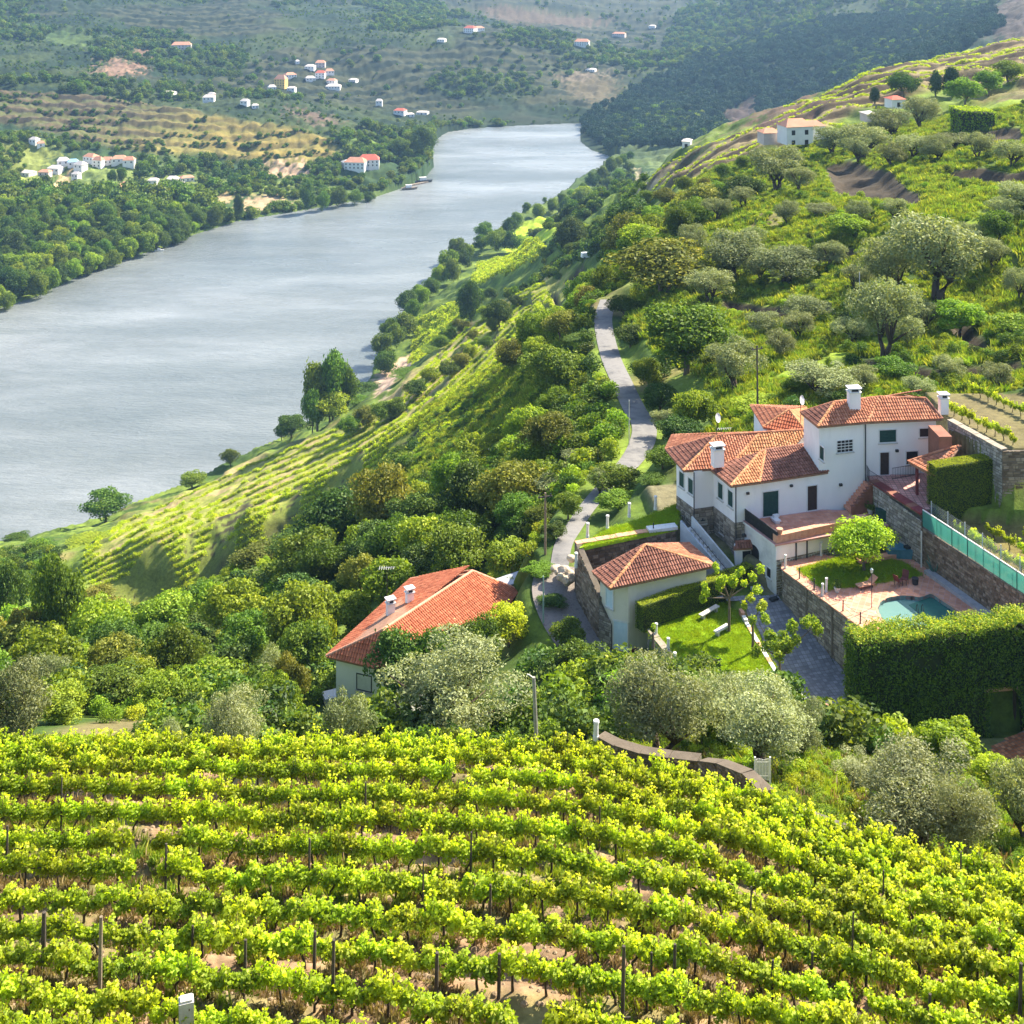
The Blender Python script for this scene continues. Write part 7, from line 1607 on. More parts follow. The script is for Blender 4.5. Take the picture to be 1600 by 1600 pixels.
stone_wall("grey wall running on under the olive crowns from the lower lawn", e1, LAWN[5], -58.5, ZLW+0.02, -58.5, ZLW+0.02, 0.4, ST_GREY, ST_SCH, 65)
for x_, y_, lab in ((1025,992,"white post at the back corner of the lower lawn"),(1044,1015,"white post halfway along the lane side of the lower lawn"),(1054,1038,"white post at the front corner of the lower lawn")): post(P(x_, y_, ZLW), lab, 0.9, 0.12)
for (x_, y_, l_, lab) in ((1108,962,2.2,"long pale bench slab near the box hedge"),(1128,990,1.6,"pale stone bench beside the lollipop tree trunk")):
    p = P(x_, y_, ZLW); r = empty("stone_bench", p, lab, "bench", rz=0.75); b = MB(); b.box((0, 0, 0.42), (l_, 0.4, 0.09)); b.build("seat", CONC, r)
    for s in (-1, 1): b = MB(); b.box((s*l_*0.36, 0, 0.19), (0.15, 0.34, 0.38)); b.build("leg", CONC, r)
b = MB(); b.box((0, 0, 0.1), (1.0, 0.5, 0.22), 0.2); o = b.build("door_step", CONC); o.location = P(1183,922,-54.4); tag(o, "grey step block in front of the garage door", "step")
b = MB(); b.box((0, 0, 0.15), (0.7, 0.4, 0.3), 0.5); b.tube([(0.2, 0, 0.3), (0.3, 0.1, 0.55)], 0.04, 5); o = b.build("garden_tool_box", IRON); o.location = P(1209,940,-54.5); tag(o, "small black box on the driveway beside the wall corner", "box")

# ---------------------------------------------------------------- red roofed house
r = empty("red_roofed_house", (-8, 107, -63.4), "low white house with large red tiled roof and two chimneys", "house")
zl = -59.0; a_ = P(510,1026,zl); bq = Vector((-7.1, 100.4, zl)); Qc = P(811,923,zl); Qm = P(793,949,zl); Cb = Vector((-9.2, 116.2, zl)); H0 = P(738,893,-57.0); H1 = P(598,985,-57.0)
bq = Qm-(H0-H1)*1.08; bq.z = zl
roof(r, [([a_, bq, H1], (0, 1), TILE_R), ([bq, Qm, H0, H1], (0, 1), TILE_R), ([Qm, Qc, H0], (0, 1), TILE_R), ([Qc, Cb, H0], (0, 1), TILE_R), ([Cb, a_, H1, H0], (0, 1), TILE_R)], [(H0, H1, COPE), (H1, a_, COPE), (H1, bq, COPE), (Qc, H0, COPE), (H0, Cb, COPE)])
wl = [Vector((a_.x+0.75, a_.y+0.25, 0)), Vector((bq.x-0.2, bq.y+0.8, 0)), Vector((Qm.x-0.7, Qm.y+0.3, 0)), Vector((Qc.x-0.8, Qc.y-0.1, 0)), Vector((Cb.x+0.3, Cb.y-0.7, 0))]
walls(r, "wall", [(p.x, p.y) for p in wl], -64.2, zl-0.12, WHITE)
s = along(wl[0], wl[1], 569); fw = window(r, wl[0], wl[1], s, -60.75, 1.25, 1.2, fill=FRAME, frame=PIPE, slats=False, ft=0.07)
b = MB(); A_, u, n, ln = frame_of(wl[0], wl[1]); wbox(b, A_, u, n, -0.02, ln, -64.3, -63.0, 0.0, 0.04, r.location); b.build("base_band", BLUEW, r)
for px_, py_ in ((610,952),(640,935)): p = P(px_, py_+12, -58.0); chimney(r, r, Vector((p.x, p.y, -58.6)), 0.62, 1.75, 0.5, 0.5)
antenna("thin tv aerial with side arms behind the red roof chimneys", Vector((P(608,950,-58).x-0.3, P(608,950,-58).y+1.2, -58.6)), 3.4, "aerial")
b = MB(); p = P(520,1092,-63.4); b.box((0, 0, 0.2), (1.6, 1.2, 0.5), 0.4); o = b.build("stone_ledge", CONC); o.location = p; tag(o, "pale ledge at the left corner of the red roofed house", "ledge")
b = MB(); p = P(800,905,-58.5); b.box((0, 0, 0), (3.2, 1.6, 0.12), 0.6); o = b.build("tin_canopy", surf("grey_tin", (0.25,0.27,0.32), (0.4,0.42,0.46), 1, 0.5)); o.location = p; tag(o, "small grey metal canopy behind the corner of the red roof", "canopy")
# ruined wall with pillar right of it
w0_ = P(776,1008,-60.0); w1_ = P(862,992,-59.2)
stone_wall("pale rendered wall overgrown with creeper between red roof and lane", (w0_.x, w0_.y), (w1_.x, w1_.y), -63.5, -59.9, -63.5, -59.3, 0.4, ST_GREY, None, 81)
b = MB(); b.box((0, 0, 0), (0.9, 0.9, 3.0), 0.2); p = P(850,1010,-60.3); o = b.build("brick_pillar", surf("patchy_render", (0.34,0.24,0.2), (0.58,0.54,0.5), 1.2, 0.9, 0.5, c3=(0.44,0.3,0.24))); o.location = (p.x, p.y, -61.0); tag(o, "stained pillar at the end of the overgrown wall by the lane", "pillar")

# ---------------------------------------------------------------- curved stone wall and gate behind the vineyard
cw = [(933,1152,56.5),(960,1166,55.8),(1000,1178,55.2),(1045,1185,54.6),(1090,1190,54.0),(1120,1194,52.6),(1160,1210,51.0),(1192,1240,49.6)]
pts_ = [PD(*c) for c in cw]
for i in range(len(pts_)-1):
    pass
r = empty("curved_stone_wall", (pts_[0].x, pts_[0].y, pts_[0].z-2), "low curved stone wall between the vineyard and the olive garden", "wall")
for i, (a2, b2) in enumerate(zip(pts_[:-1], pts_[1:])):
    A_, u, n, ln = frame_of(a2, b2); vs = []
    for o_ in (0.0, -0.45):
        for s, z in ((-0.02, a2.z-2.2), (ln+0.02, b2.z-2.2), (ln+0.02, b2.z), (-0.02, a2.z)): p = A_+u*s+n*o_-r.location; vs.append((p.x, p.y, z-r.location.z))
    b = MB(); b.add(vs, [(0,1,2,3),(7,6,5,4),(3,2,6,7),(0,4,5,1),(1,5,6,2),(0,3,7,4)]); b.build("wall_section", MORTAR, r); stones(r, "stones", a2, b2, a2.z-2.0, a2.z, b2.z-2.0, b2.z, ST_BRN, 0, (0.3, 0.17), 90+i)
    c = MB(); vs = []
    for dz in (0.0, 0.05):
        for s, z, o_ in ((0.01, a2.z, 0.03), (ln-0.01, b2.z, 0.06), (ln-0.01, b2.z, -0.52), (0.01, a2.z, -0.52)): p = A_+u*s+n*o_-r.location; vs.append((p.x, p.y, z+dz+0.003-r.location.z))
    c.add(vs, [(3,2,1,0),(4,5,6,7),(1,5,4,0),(2,6,5,1),(3,7,6,2),(0,4,7,3)]); c.build("coping_stone", ST_DRK, r)
post(pts_[0]+Vector((-0.05, 0, 0.0)), "white end post of the curved stone wall", 0.75, 0.12)
b = MB(); p = PD(1004,1148,60); b.box((0, 0, 0.4), (1.2, 0.8, 0.9), 0.2); b.box((0, 0, 0.9), (1.35, 0.95, 0.1), 0.2); o = b.build("water_tank", surf("grey_green_box", (0.10,0.13,0.09), (0.18,0.22,0.16), 2, 0.8)); o.location = (p.x, p.y, ground(p.x, p.y)+0.2); tag(o, "grey green box standing on the grass under the left silvery olive", "tank")
r = empty("garden_gate", PD(1192,1222,55), "white slatted gate between the olives and the vineyard bank", "gate")
for i in range(9): b = MB(); b.box((-0.55+i*0.13, 0, 0.9), (0.085, 0.03, 1.5+0.06*math.sin(i))); b.build("slat", PWHITE, r)
for x in (-0.68, 0.62): b = MB(); b.box((x, 0, 0.85), (0.13, 0.13, 1.9)); b.build("gate_post", PWHITE, r)
for z in (0.4, 1.4): b = MB(); b.box((0, 0.035, z), (1.2, 0.03, 0.08)); b.build("rail", PWHITE, r)
r.scale = (0.5, 0.5, 0.6)
# stone bank wall running down to the right edge
pb = [PD(*c) for c in ((1240,1268,48.6),(1300,1292,47.0),(1360,1318,45.6),(1420,1345,44.0),(1480,1362,42.8),(1530,1372,42.0),(1570,1392,41.0))]
r = empty("bank_wall", pb[0], "crumbling brown stone bank along the right side of the vineyard", "wall")
for i, (a2, b2) in enumerate(zip(pb[:-1], pb[1:])):
    A_, u, n, ln = frame_of(a2, b2); vs = []
    for o_ in (0.0, -0.5):
        for s, z in ((-0.02, a2.z-1.8), (ln+0.02, b2.z-1.8), (ln+0.02, b2.z), (-0.02, a2.z)): p = A_+u*s+n*o_-r.location; vs.append((p.x, p.y, z-r.location.z))
    b = MB(); b.add(vs, [(0,1,2,3),(7,6,5,4),(3,2,6,7),(0,4,5,1),(1,5,6,2),(0,3,7,4)]); b.build("wall_section", MORTAR, r); stones(r, "stones", a2, b2, a2.z-1.6, a2.z+0.05, b2.z-1.6, b2.z+0.05, ST_BRN, 0, (0.3, 0.16), 120+i)
# white gatehouse with terracotta caps left of the tall hedge
r = empty("gate_pier", P(1312,1150,-55.4), "white gate wall with terracotta cap at the foot of the driveway", "wall"); 
b = MB(); b.box((0, 0, -0.9), (2.3, 1.1, 3.2), -0.5); b.build("pier", WHITE, r); b = MB(); b.box((0, 0, 0.78), (2.6, 1.4, 0.16), -0.5); b.box((-0.2, 1.3, 0.9), (2.6, 1.2, 0.14), -0.5); b.build("cap", COPE, r)
b = MB(); b.box((1.0, -0.7, -1.3), (0.35, 0.35, 2.6), -0.5); b.build("corner_pier", COPE, r)
for i in range(4): b = MB(); b.tube([(-0.8+i*0.35, -0.75+(-0.8+i*0.35)*-0.5, -2.2), (-0.8+i*0.35, -0.75+(-0.8+i*0.35)*-0.5, 0.1)], 0.04, 5); b.build("bar", PWHITE, r)
# rust path at right edge behind the bright bush
p0, p1, p2, p3 = P(1545,1185,-54.0), P(1640,1195,-54.0), P(1640,1120,-53.8), P(1552,1165,-53.9)
r = empty("brick_path", p0, "rust red brick path through the hedge arch", "path"); b = MB(); b.prism([(q_.x-p0.x, q_.y-p0.y) for q_ in (p0, p1, p2, p3)], -0.1, 0.12); b.build("bed", MORTAR, r); paving(r, "bricks", [(q_.x, q_.y) for q_ in (p0, p1, p2, p3)], -53.86, tilemat("rust_brick", (0.25,0.09,0.04), (0.40,0.16,0.07), (0.5,0.24,0.12), 0.4), 0.28, 0.4)

# ---------------------------------------------------------------- hedges
def hedge(name, label, poly, z0, z1, mats, dens=170, ln_=0.10, wd=0.05, seed=1, rough_=0.12, hole=None, top_extra=0.0, mixtop=None, zf=None):
    """clipped hedge: woody core and a skin of leaves; poly anticlockwise"""
    r = empty(name, (poly[0][0], poly[0][1], z0), label, "hedge"); rg = np.random.RandomState(seed); n = len(poly); P0 = [Vector((p[0], p[1], 0)) for p in poly]
    C_, Nn, TT = [], [], []
    zz = lambda p: z1 if zf is None else zf(p)
    for i in range(n):
        a, b2 = P0[i], P0[(i+1) % n]; l_ = (b2-a).length; k = int(l_*(z1-z0)*dens); u = (b2-a)/l_; nn = Vector((u.y, -u.x, 0))
        s = rg.rand(k)*l_; z = z0+rg.rand(k)*(z1-z0); bulge = (fbm(s*0.9+seed*7+i*11, z*0.9, 3)-0.5)*rough_*3+rg.normal(0, rough_*0.45, k)
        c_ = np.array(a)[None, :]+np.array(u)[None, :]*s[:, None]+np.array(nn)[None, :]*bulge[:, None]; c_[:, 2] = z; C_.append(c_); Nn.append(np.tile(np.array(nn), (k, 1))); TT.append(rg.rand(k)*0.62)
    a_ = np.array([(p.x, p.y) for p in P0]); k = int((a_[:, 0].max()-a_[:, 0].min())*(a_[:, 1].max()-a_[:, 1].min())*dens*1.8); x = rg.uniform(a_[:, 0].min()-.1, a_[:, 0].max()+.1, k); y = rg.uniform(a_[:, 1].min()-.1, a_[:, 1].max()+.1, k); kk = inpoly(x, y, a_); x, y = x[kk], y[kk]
    z = z1+(fbm(x*1.1+seed, y*1.1, 3)-0.45)*rough_*3.5+rg.rand(len(x))**2*top_extra; C_.append(np.stack([x, y, z], 1)); Nn.append(np.tile([0, 0, 1.0], (len(x), 1))); TT.append(0.55+rg.rand(len(x))*0.45)  # top leaves tinted paler: sunlight on the top put into their colour
    C_, Nn, TT = np.concatenate(C_), np.concatenate(Nn), np.concatenate(TT)
    if hole is not None: k = ~hole(C_); C_, Nn, TT = C_[k], Nn[k], TT[k]
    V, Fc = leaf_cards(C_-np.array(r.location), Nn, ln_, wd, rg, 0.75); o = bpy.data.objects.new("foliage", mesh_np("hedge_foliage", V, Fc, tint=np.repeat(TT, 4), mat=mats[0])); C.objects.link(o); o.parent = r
    return r
def core(r, poly, z0, z1, ins=0.22, mat=None):
    c_ = Vector((sum(p[0] for p in poly)/len(poly), sum(p[1] for p in poly)/len(poly), 0)); q_ = []
    for p in poly: d = Vector((p[0], p[1], 0))-c_; q_.append(((Vector((p[0], p[1], 0))-d.normalized()*ins*1.3).x-r.location.x, (Vector((p[0], p[1], 0))-d.normalized()*ins*1.3).y-r.location.y))
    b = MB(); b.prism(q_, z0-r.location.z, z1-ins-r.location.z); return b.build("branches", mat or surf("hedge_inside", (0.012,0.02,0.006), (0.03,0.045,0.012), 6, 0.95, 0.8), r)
# tall cypress hedge with arch
hb0, hb1 = P(1338,1180,-54.4), P(1700,1160,-54.4); zt_ = -47.35
A = Vector((22.9, 84.6, 0)); B = Vector((41.5, 88.0, 0)); uh = (B-A).normalized(); nh = Vector((-uh.y, uh.x, 0))
hp = [A, B, B+nh*2.0, A+nh*2.0]; hp = [(p.x, p.y) for p in hp]
def in_arch(c_):
    rx = c_[:, 0]-A.x; ry = c_[:, 1]-A.y; s = rx*uh.x+ry*uh.y; w_ = 1.1; sa = along(A, B, 1572); dz = c_[:, 2]-(-52.4)
    return (np.abs(s-sa) < w_) & ((dz < 0) | ((s-sa)**2+dz**2 < w_**2))
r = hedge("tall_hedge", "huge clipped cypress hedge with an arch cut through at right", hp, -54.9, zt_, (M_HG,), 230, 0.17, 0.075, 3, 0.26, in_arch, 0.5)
sa = along(A, B, 1572)
for (q0_, q1_) in ((0.0, sa-1.25), (sa+1.25, (B-A).length)):
    pg = [A+uh*q0_, A+uh*q1_, A+uh*q1_+nh*2.0, A+uh*q0_+nh*2.0]; core(r, [(p.x, p.y) for p in pg], -54.9, zt_, 0.25)
pg = [A+uh*(sa-1.2), A+uh*(sa+1.2), A+uh*(sa+1.2)+nh*2, A+uh*(sa-1.2)+nh*2]; b = MB(); b.prism([(p.x-r.location.x, p.y-r.location.y) for p in [A+uh*(sa-1.3)+nh*0.3, A+uh*(sa+1.3)+nh*0.3, A+uh*(sa+1.3)+nh*1.7, A+uh*(sa-1.3)+nh*1.7]], -51.4-r.location.z, zt_-0.3-r.location.z); b.build("branches", MATS["hedge_inside"], r)
for s in (sa-1.1, sa+1.2): b = MB(); p = A+uh*s+nh*1.0; b.tube([Vector((p.x, p.y, -54.9))-r.location, Vector((p.x+.1, p.y, -50))-r.location], [0.14, 0.1], 7); b.build("trunk", BARKD, r)
rs_ = empty("garden_steps", (A.x+uh.x*sa, A.y+uh.y*sa+2.6, -53.9), "terracotta garden steps seen through the hedge arch", "steps")
for i in range(5): b = MB(); b.box((0.1*i, 0.35*i, 0.2+0.2*i), (2.4, 0.4, 0.4+0.4*i), 0.18); b.build("step", COPE, rs_)
# low box hedge between outbuilding and lower lawn
h0, h1 = P(1004,988,-55.0), P(1178,918,-54.7); uu = (V2(h1)-V2(h0)).normalized(); nn = Vector((-uu.y, uu.x, 0)); hp = [h0, h1, V2(h1)+nn*0.95, V2(h0)+nn*0.95]; hp = [(p[0], p[1]) for p in hp]
r = hedge("clipped_hedge", "long low clipped hedge between the outbuilding and the lower lawn", hp, -55.1, -52.95, (M_HL,), 330, 0.07, 0.04, 5, 0.04); core(r, hp, -55.1, -52.95, 0.1)
# box hedge beside the veranda
h0, h1 = P(1463,790,-47.3), P(1580,772,-47.3); uu = (V2(h1)-V2(h0)).normalized(); nn = Vector((-uu.y, uu.x, 0)); hp = [h0, h1, V2(h1)+nn*1.3, V2(h0)+nn*1.3]; hp = [(p[0], p[1]) for p in hp]
r = hedge("box_hedge", "thick clipped box hedge with bright top beside the veranda", hp, -48.8, -44.15, (M_HL,), 300, 0.085, 0.05, 6, 0.05); core(r, hp, -48.8, -44.15, 0.12)
# clipped green bank high on the right slope
g0, g1 = seen(1500, 215), seen(1640, 205); zt2 = -(172-HZ)/F*g0.y; hp = [(g0.x, g0.y), (g1.x, g0.y-4), (g1.x, g0.y+5), (g0.x, g0.y+8)]
zb2 = min(ground(*hp[0]), ground(*hp[1]))-1
r = hedge("green_bank_hedge", "long clipped green hedge bank on the upper right slope", hp, zb2, zt2, (M_HL,), 8, 0.5, 0.3, 8, 0.25); core(r, hp, zb2, zt2, 0.4)
# ivy on the pillar, vines climbing
# ---------------------------------------------------------------- garden trees
def at(px, py, z): p = P(px, py, z); return p
def garden_tree(key, px, py, z, ytop, wpx, label, trunk_h=None, i=0, name="garden_tree"):
    p = P(px, py, z); h = (py-ytop)*p.y/F; w_ = wpx*p.y/F; v = SPECIES[key][i % len(SPECIES[key])]; r = empty(name, p, label, "tree"); r.scale = (w_, w_, h)
    for mm, nn in ((v[0], "crown"), (v[1], "trunk")): o = bpy.data.objects.new(nn, mm); C.objects.link(o); o.parent = r
    return r
species('round', M_YL, 9000, 0.042, 0.026, 46, (0.12, 0.20), 0.24, 0.022, 1, 0.27, 1)
garden_tree('round', 1350, 892, ZP+0.03, 812, 108, "round lollipop tree with yellow green crown on the pool lawn")
def pollard(px, py, z, ytop, spread, label, seed, tufts, key=M_YL, forkz=0.55):
    """young pruned tree: straight trunk, rising limbs with leaf tufts at their ends"""
    p = P(px, py, z); h = (py-ytop)*p.y/F; r = empty("pollarded_tree", p, label, "tree"); rg = random.Random(seed); b = MB(); b.tube([(0, 0, -0.1), (0.03, 0, h*0.3), (0, 0.02, h*forkz)], [0.13, 0.10, 0.09], 8); b.build("trunk", BARK, r)
    cen = []; 
    for (tx, tz, sz_) in tufts:
        x = tx*p.y/F; zt2 = tz*h; y_ = rg.uniform(-0.5, 0.5)*spread; l_ = MB(); l_.tube([(0, 0, h*forkz-0.05), (x*0.45, y_*0.4, h*forkz+(zt2-h*forkz)*0.45-0.08), (x, y_, zt2-0.1)], [0.065, 0.045, 0.02], 6); l_.build("limb", BARK, r); cen.append((x, y_, zt2, sz_))
    rr = np.random.RandomState(seed); CC, NN, TT = [], [], []
    for (x, y_, z_, s_) in cen:
        for _ in range(3):
            o_ = rr.normal(0, s_*0.4, 3); n_ = int(190*s_**1.5); u = rr.normal(0, 1, (n_, 3)); u /= np.linalg.norm(u, axis=1)[:, None]; CC.append(np.array([x, y_, z_])+o_+u*s_*0.45*rr.uniform(.4, 1.1, (n_, 1))); NN.append(u); TT.append(rr.rand(n_))
    CC, NN, TT = map(np.concatenate, (CC, NN, TT)); V, Fc = leaf_cards(CC, NN, 0.2, 0.12, rr); o = bpy.data.objects.new("leaves", mesh_np("pollard_leaves", V, Fc, tint=np.repeat(TT, 4), mat=key)); C.objects.link(o); o.parent = r; return r
pollard(1139,987,ZLW,890,1.2,"young pollarded tree with branching tufts on the lower lawn",4,[(-42,0.60,0.6),(-28,0.78,0.7),(-10,0.88,0.8),(5,0.80,0.8),(20,0.95,0.6),(38,0.86,0.8),(-18,0.98,0.5)])
pollard(1218,1100,-56.2,965,1.4,"tall pollarded tree beside the driveway with many tufts",9,[(-34,0.70,0.8),(-20,0.80,0.9),(-5,0.74,0.9),(10,0.78,0.9),(22,0.92,0.9),(52,0.90,0.9),(-30,0.90,0.7),(8,0.66,0.8)], M_BR)
pollard(1176,1022,-55.1,938,0.5,"slim sapling at the driveway edge with two leaf tufts",12,[(12,0.93,0.75),(-15,0.88,0.45)])
pollard(1020,1010,ZLW,975,0.3,"tiny shrub tree at the end of the low hedge",15,[(2,0.8,0.4)])
# vine rows of the terrace beds and of the garden strip
def bed_rows(poly, n_rows, ang, gap, label, s=1.0, z_off=0.0, zf=None, group=None):
    co, si = math.cos(ang), math.sin(ang); a = np.array([(p[0]*co+p[1]*si, -p[0]*si+p[1]*co) for p in poly]); x0, x1 = a[:, 0].min(), a[:, 0].max(); y0, y1 = a[:, 1].min(), a[:, 1].max()
    for k in range(n_rows):
        y = y0+(k+0.5)*(y1-y0)/n_rows; x = x0+0.4
        while x < x1:
            wx, wy = x*co-y*si, x*si+y*co
            if inpoly(np.array([wx]), np.array([wy]), poly)[0]:
                i = random.randrange(6); r_ = empty("grapevine", (wx, wy, (ground(wx, wy) if zf is None else zf)), label, "grapevine", group, ang+random.uniform(-.2, .2)); q_ = s*random.uniform(.75, 1.1); r_.scale = (q_, q_, q_)
                for mm, nn in ((VF[i], "foliage"), (VT[i], "trunk")): o = bpy.data.objects.new(nn, mm); C.objects.link(o); o.parent = r_
            x += gap
bed_rows([(p[0], p[1]) for p in BED], 5, 1.80, 1.25, "grapevine in the terraced rows above the grey wall behind the house", 1.1, group="vines on the terrace behind the house")
bed_rows([(35.6, 103.0), (42.6, 86), (50, 86), (47, 101.5), (40, 103)], 5, 2.0, 1.6, "grapevine in the garden strip behind the green netting fence", 1.25, group="vines behind the green netting fence")
# ---------------------------------------------------------------- utility poles
def pole(px, ytop, ybase, D, label, arms=True, mat=None, r0=0.11, lean=0.0):
    x = (px-800)*D/F; zt2 = -(ytop-HZ)/F*D; zb2 = -(ybase-HZ)/F*D; r = empty("utility_pole", (x, D, zb2), label, "pole"); h = zt2-zb2
    b = MB(); b.tube([(0, 0, -0.8), (lean*h, 0, h)], [r0, r0*0.7], 8); b.build("shaft", mat or CONC, r)
    if arms:
        b = MB(); b.box((lean*h, 0, h-0.35), (1.3, 0.09, 0.1), 0.3); b.build("cross_arm", WOOD, r)
        for s in (-0.5, 0, 0.5): b = MB(); b.tube([(lean*h+s, s*0.3, h-0.3), (lean*h+s, s*0.3, h-0.12)], 0.05, 6); b.build("insulator", PIPE, r)
    return r
pole(840,1058,1178,66,"leaning pale concrete pole behind the near vineyard",False,surf("grey_pole", (0.26,0.24,0.21), (0.4,0.38,0.34), 3, 0.9, 0.3),0.13,-0.05)
o = MB().tube([(0, 0, 0), (-0.25, 0, 0.18), (-0.35, 0, 0.2)], 0.04, 5).build("bracket", CONC, [x for x in C.objects if x.get('label', '').startswith("leaning pale")][0]); o.location = (-0.2, 0, 3.9)
pole(852,770,900,113,"thin tall pole beside the lane left of the narrow lawn",True,WOODL,0.13,0.0)
pole(849,900,995,104,"thin greenish pole behind the climbing bush",False,surf("greenish_pole", (0.2,0.3,0.26), (0.3,0.4,0.36), 2),0.08)
pole(1184,540,655,131,"single dark wooden pole on the slope left of the white house",True,WOOD,0.11,-0.01)
pole(1425,318,360,218,"pale lamp pole on the upper right slope",False,CONC,0.11)
pole(1343,425,460,170,"short pale pole among the olives",False,CONC,0.07)
pole(983,625,700,145,"thin grey pole beside the road",False,CONC,0.06)
# van parked at the top of the road
g = seen(918, 404); r = empty("parked_van", (g.x, g.y, g.z+0.1), "small white van parked at the far end of the road", "van", rz=0.3)
b = MB(); b.add([(-2.2,-.9,.5),(2.2,-.9,.5),(2.2,.9,.5),(-2.2,.9,.5),(-2.2,-.85,1.2),(2.2,-.85,1.0),(2.2,.85,1.0),(-2.2,.85,1.2),(-2.15,-.75,2.1),(.9,-.75,2.1),(.9,.75,2.1),(-2.15,.75,2.1),(1.5,-.8,1.15),(1.5,.8,1.15)], [(3,2,1,0),(0,1,5,12,9,8,4),(2,3,7,11,10,13,6),(1,2,6,5),(5,6,13,12),(12,13,10,9),(9,10,11,8),(8,11,7,3,0,4)]); b.build("body", surf("van_paint", (0.72,0.74,0.78), (0.76,0.78,0.82), 1, 0.3, 0.0, spec=0.6), r)
b = MB(); b.add([(1.48,-.72,1.22),(1.48,.72,1.22),(.95,.68,2.0),(.95,-.68,2.0)], [(0,1,2,3)]); b.build("windscreen", DARKW, r)
for sx in (-1.4, 1.4):
    for sy in (-.92, .92): b = MB(); b.tube([(sx, sy-.1, .38), (sx, sy+.1, .38)], .38, 14); b.build("wheel", IRON, r)
# ---------------------------------------------------------------- far houses, jetty, boats, river walls
FW = surf("far_white_wall", (0.66,0.64,0.62), (0.78,0.76,0.74), 0.3, 0.9, 0.05); FY = surf("yellow_wall", (0.62,0.42,0.12), (0.74,0.52,0.18), 0.3, 0.9, 0.05); FP = surf("pinkish_wall", (0.5,0.4,0.36), (0.62,0.52,0.48), 0.3, 0.9, 0.05)
RO = surf("far_orange_roof", (0.42,0.19,0.12), (0.55,0.28,0.18), 0.4, 0.9, 0.1); RR = surf("far_red_roof", (0.40,0.09,0.06), (0.5,0.14,0.09), 0.4, 0.9, 0.1); RG = surf("far_pale_roof", (0.5,0.44,0.40), (0.62,0.56,0.52), 0.4, 0.9, 0.1); BL_ = surf("far_blue_roof", (0.2,0.4,0.55), (0.3,0.5,0.62), 0.4, 0.8, 0.1)
def far_house(px, py, wpx, hpx, wall, rf, label, rz=None, floors=None, D=None, group=None):
    g = seen(px, py) if D is None else PD(px, py, D)
    w_ = wpx*1.25*g.y/F; h = hpx*1.3*g.y/F; d = max(min(w_*0.75, 12), 5); rng = random.Random(px*3+py); rz = rng.uniform(-0.5, 0.5) if rz is None else rz
    zb = ground(g.x, g.y+d*0.5)-1.0 if D is None else g.z
    r = empty("far_house" if py < 340 and px < 1000 else "hillside_house", (g.x, g.y+d*0.5, min(zb, g.z)), label, "house", group, rz)
    wh = h*0.68+(g.z-r.location.z); b = MB(); b.box((0, 0, wh/2-0.5), (w_, d, wh+1.0)); b.build("wall", wall, r)
    rh = h*0.32; e = 0.35; b = MB(); b.add([(-w_/2-e, -d/2-e, wh), (w_/2+e, -d/2-e, wh), (w_/2+e, d/2+e, wh), (-w_/2-e, d/2+e, wh), (-w_/2+d*0.3, 0, wh+rh), (w_/2-d*0.3, 0, wh+rh)], [(0, 1, 5, 4), (1, 2, 5), (2, 3, 4, 5), (3, 0, 4), (3, 2, 1, 0)]); b.build("roof", rf, r)
    k = max(1, int(w_/3.2)); fl = max(1, int(wh/3.2)) if floors is None else floors
    for f in range(min(fl, 3)):
        for i in range(min(k, 6)):
            b = MB(); b.box((-w_/2+(i+0.5)*w_/min(k, 6), -d/2, wh-1.7-f*2.9), (1.1, 0.12, 1.4)); b.build("window", DARKW, r)
    return r
V1 = "in the white village on the far left bank"
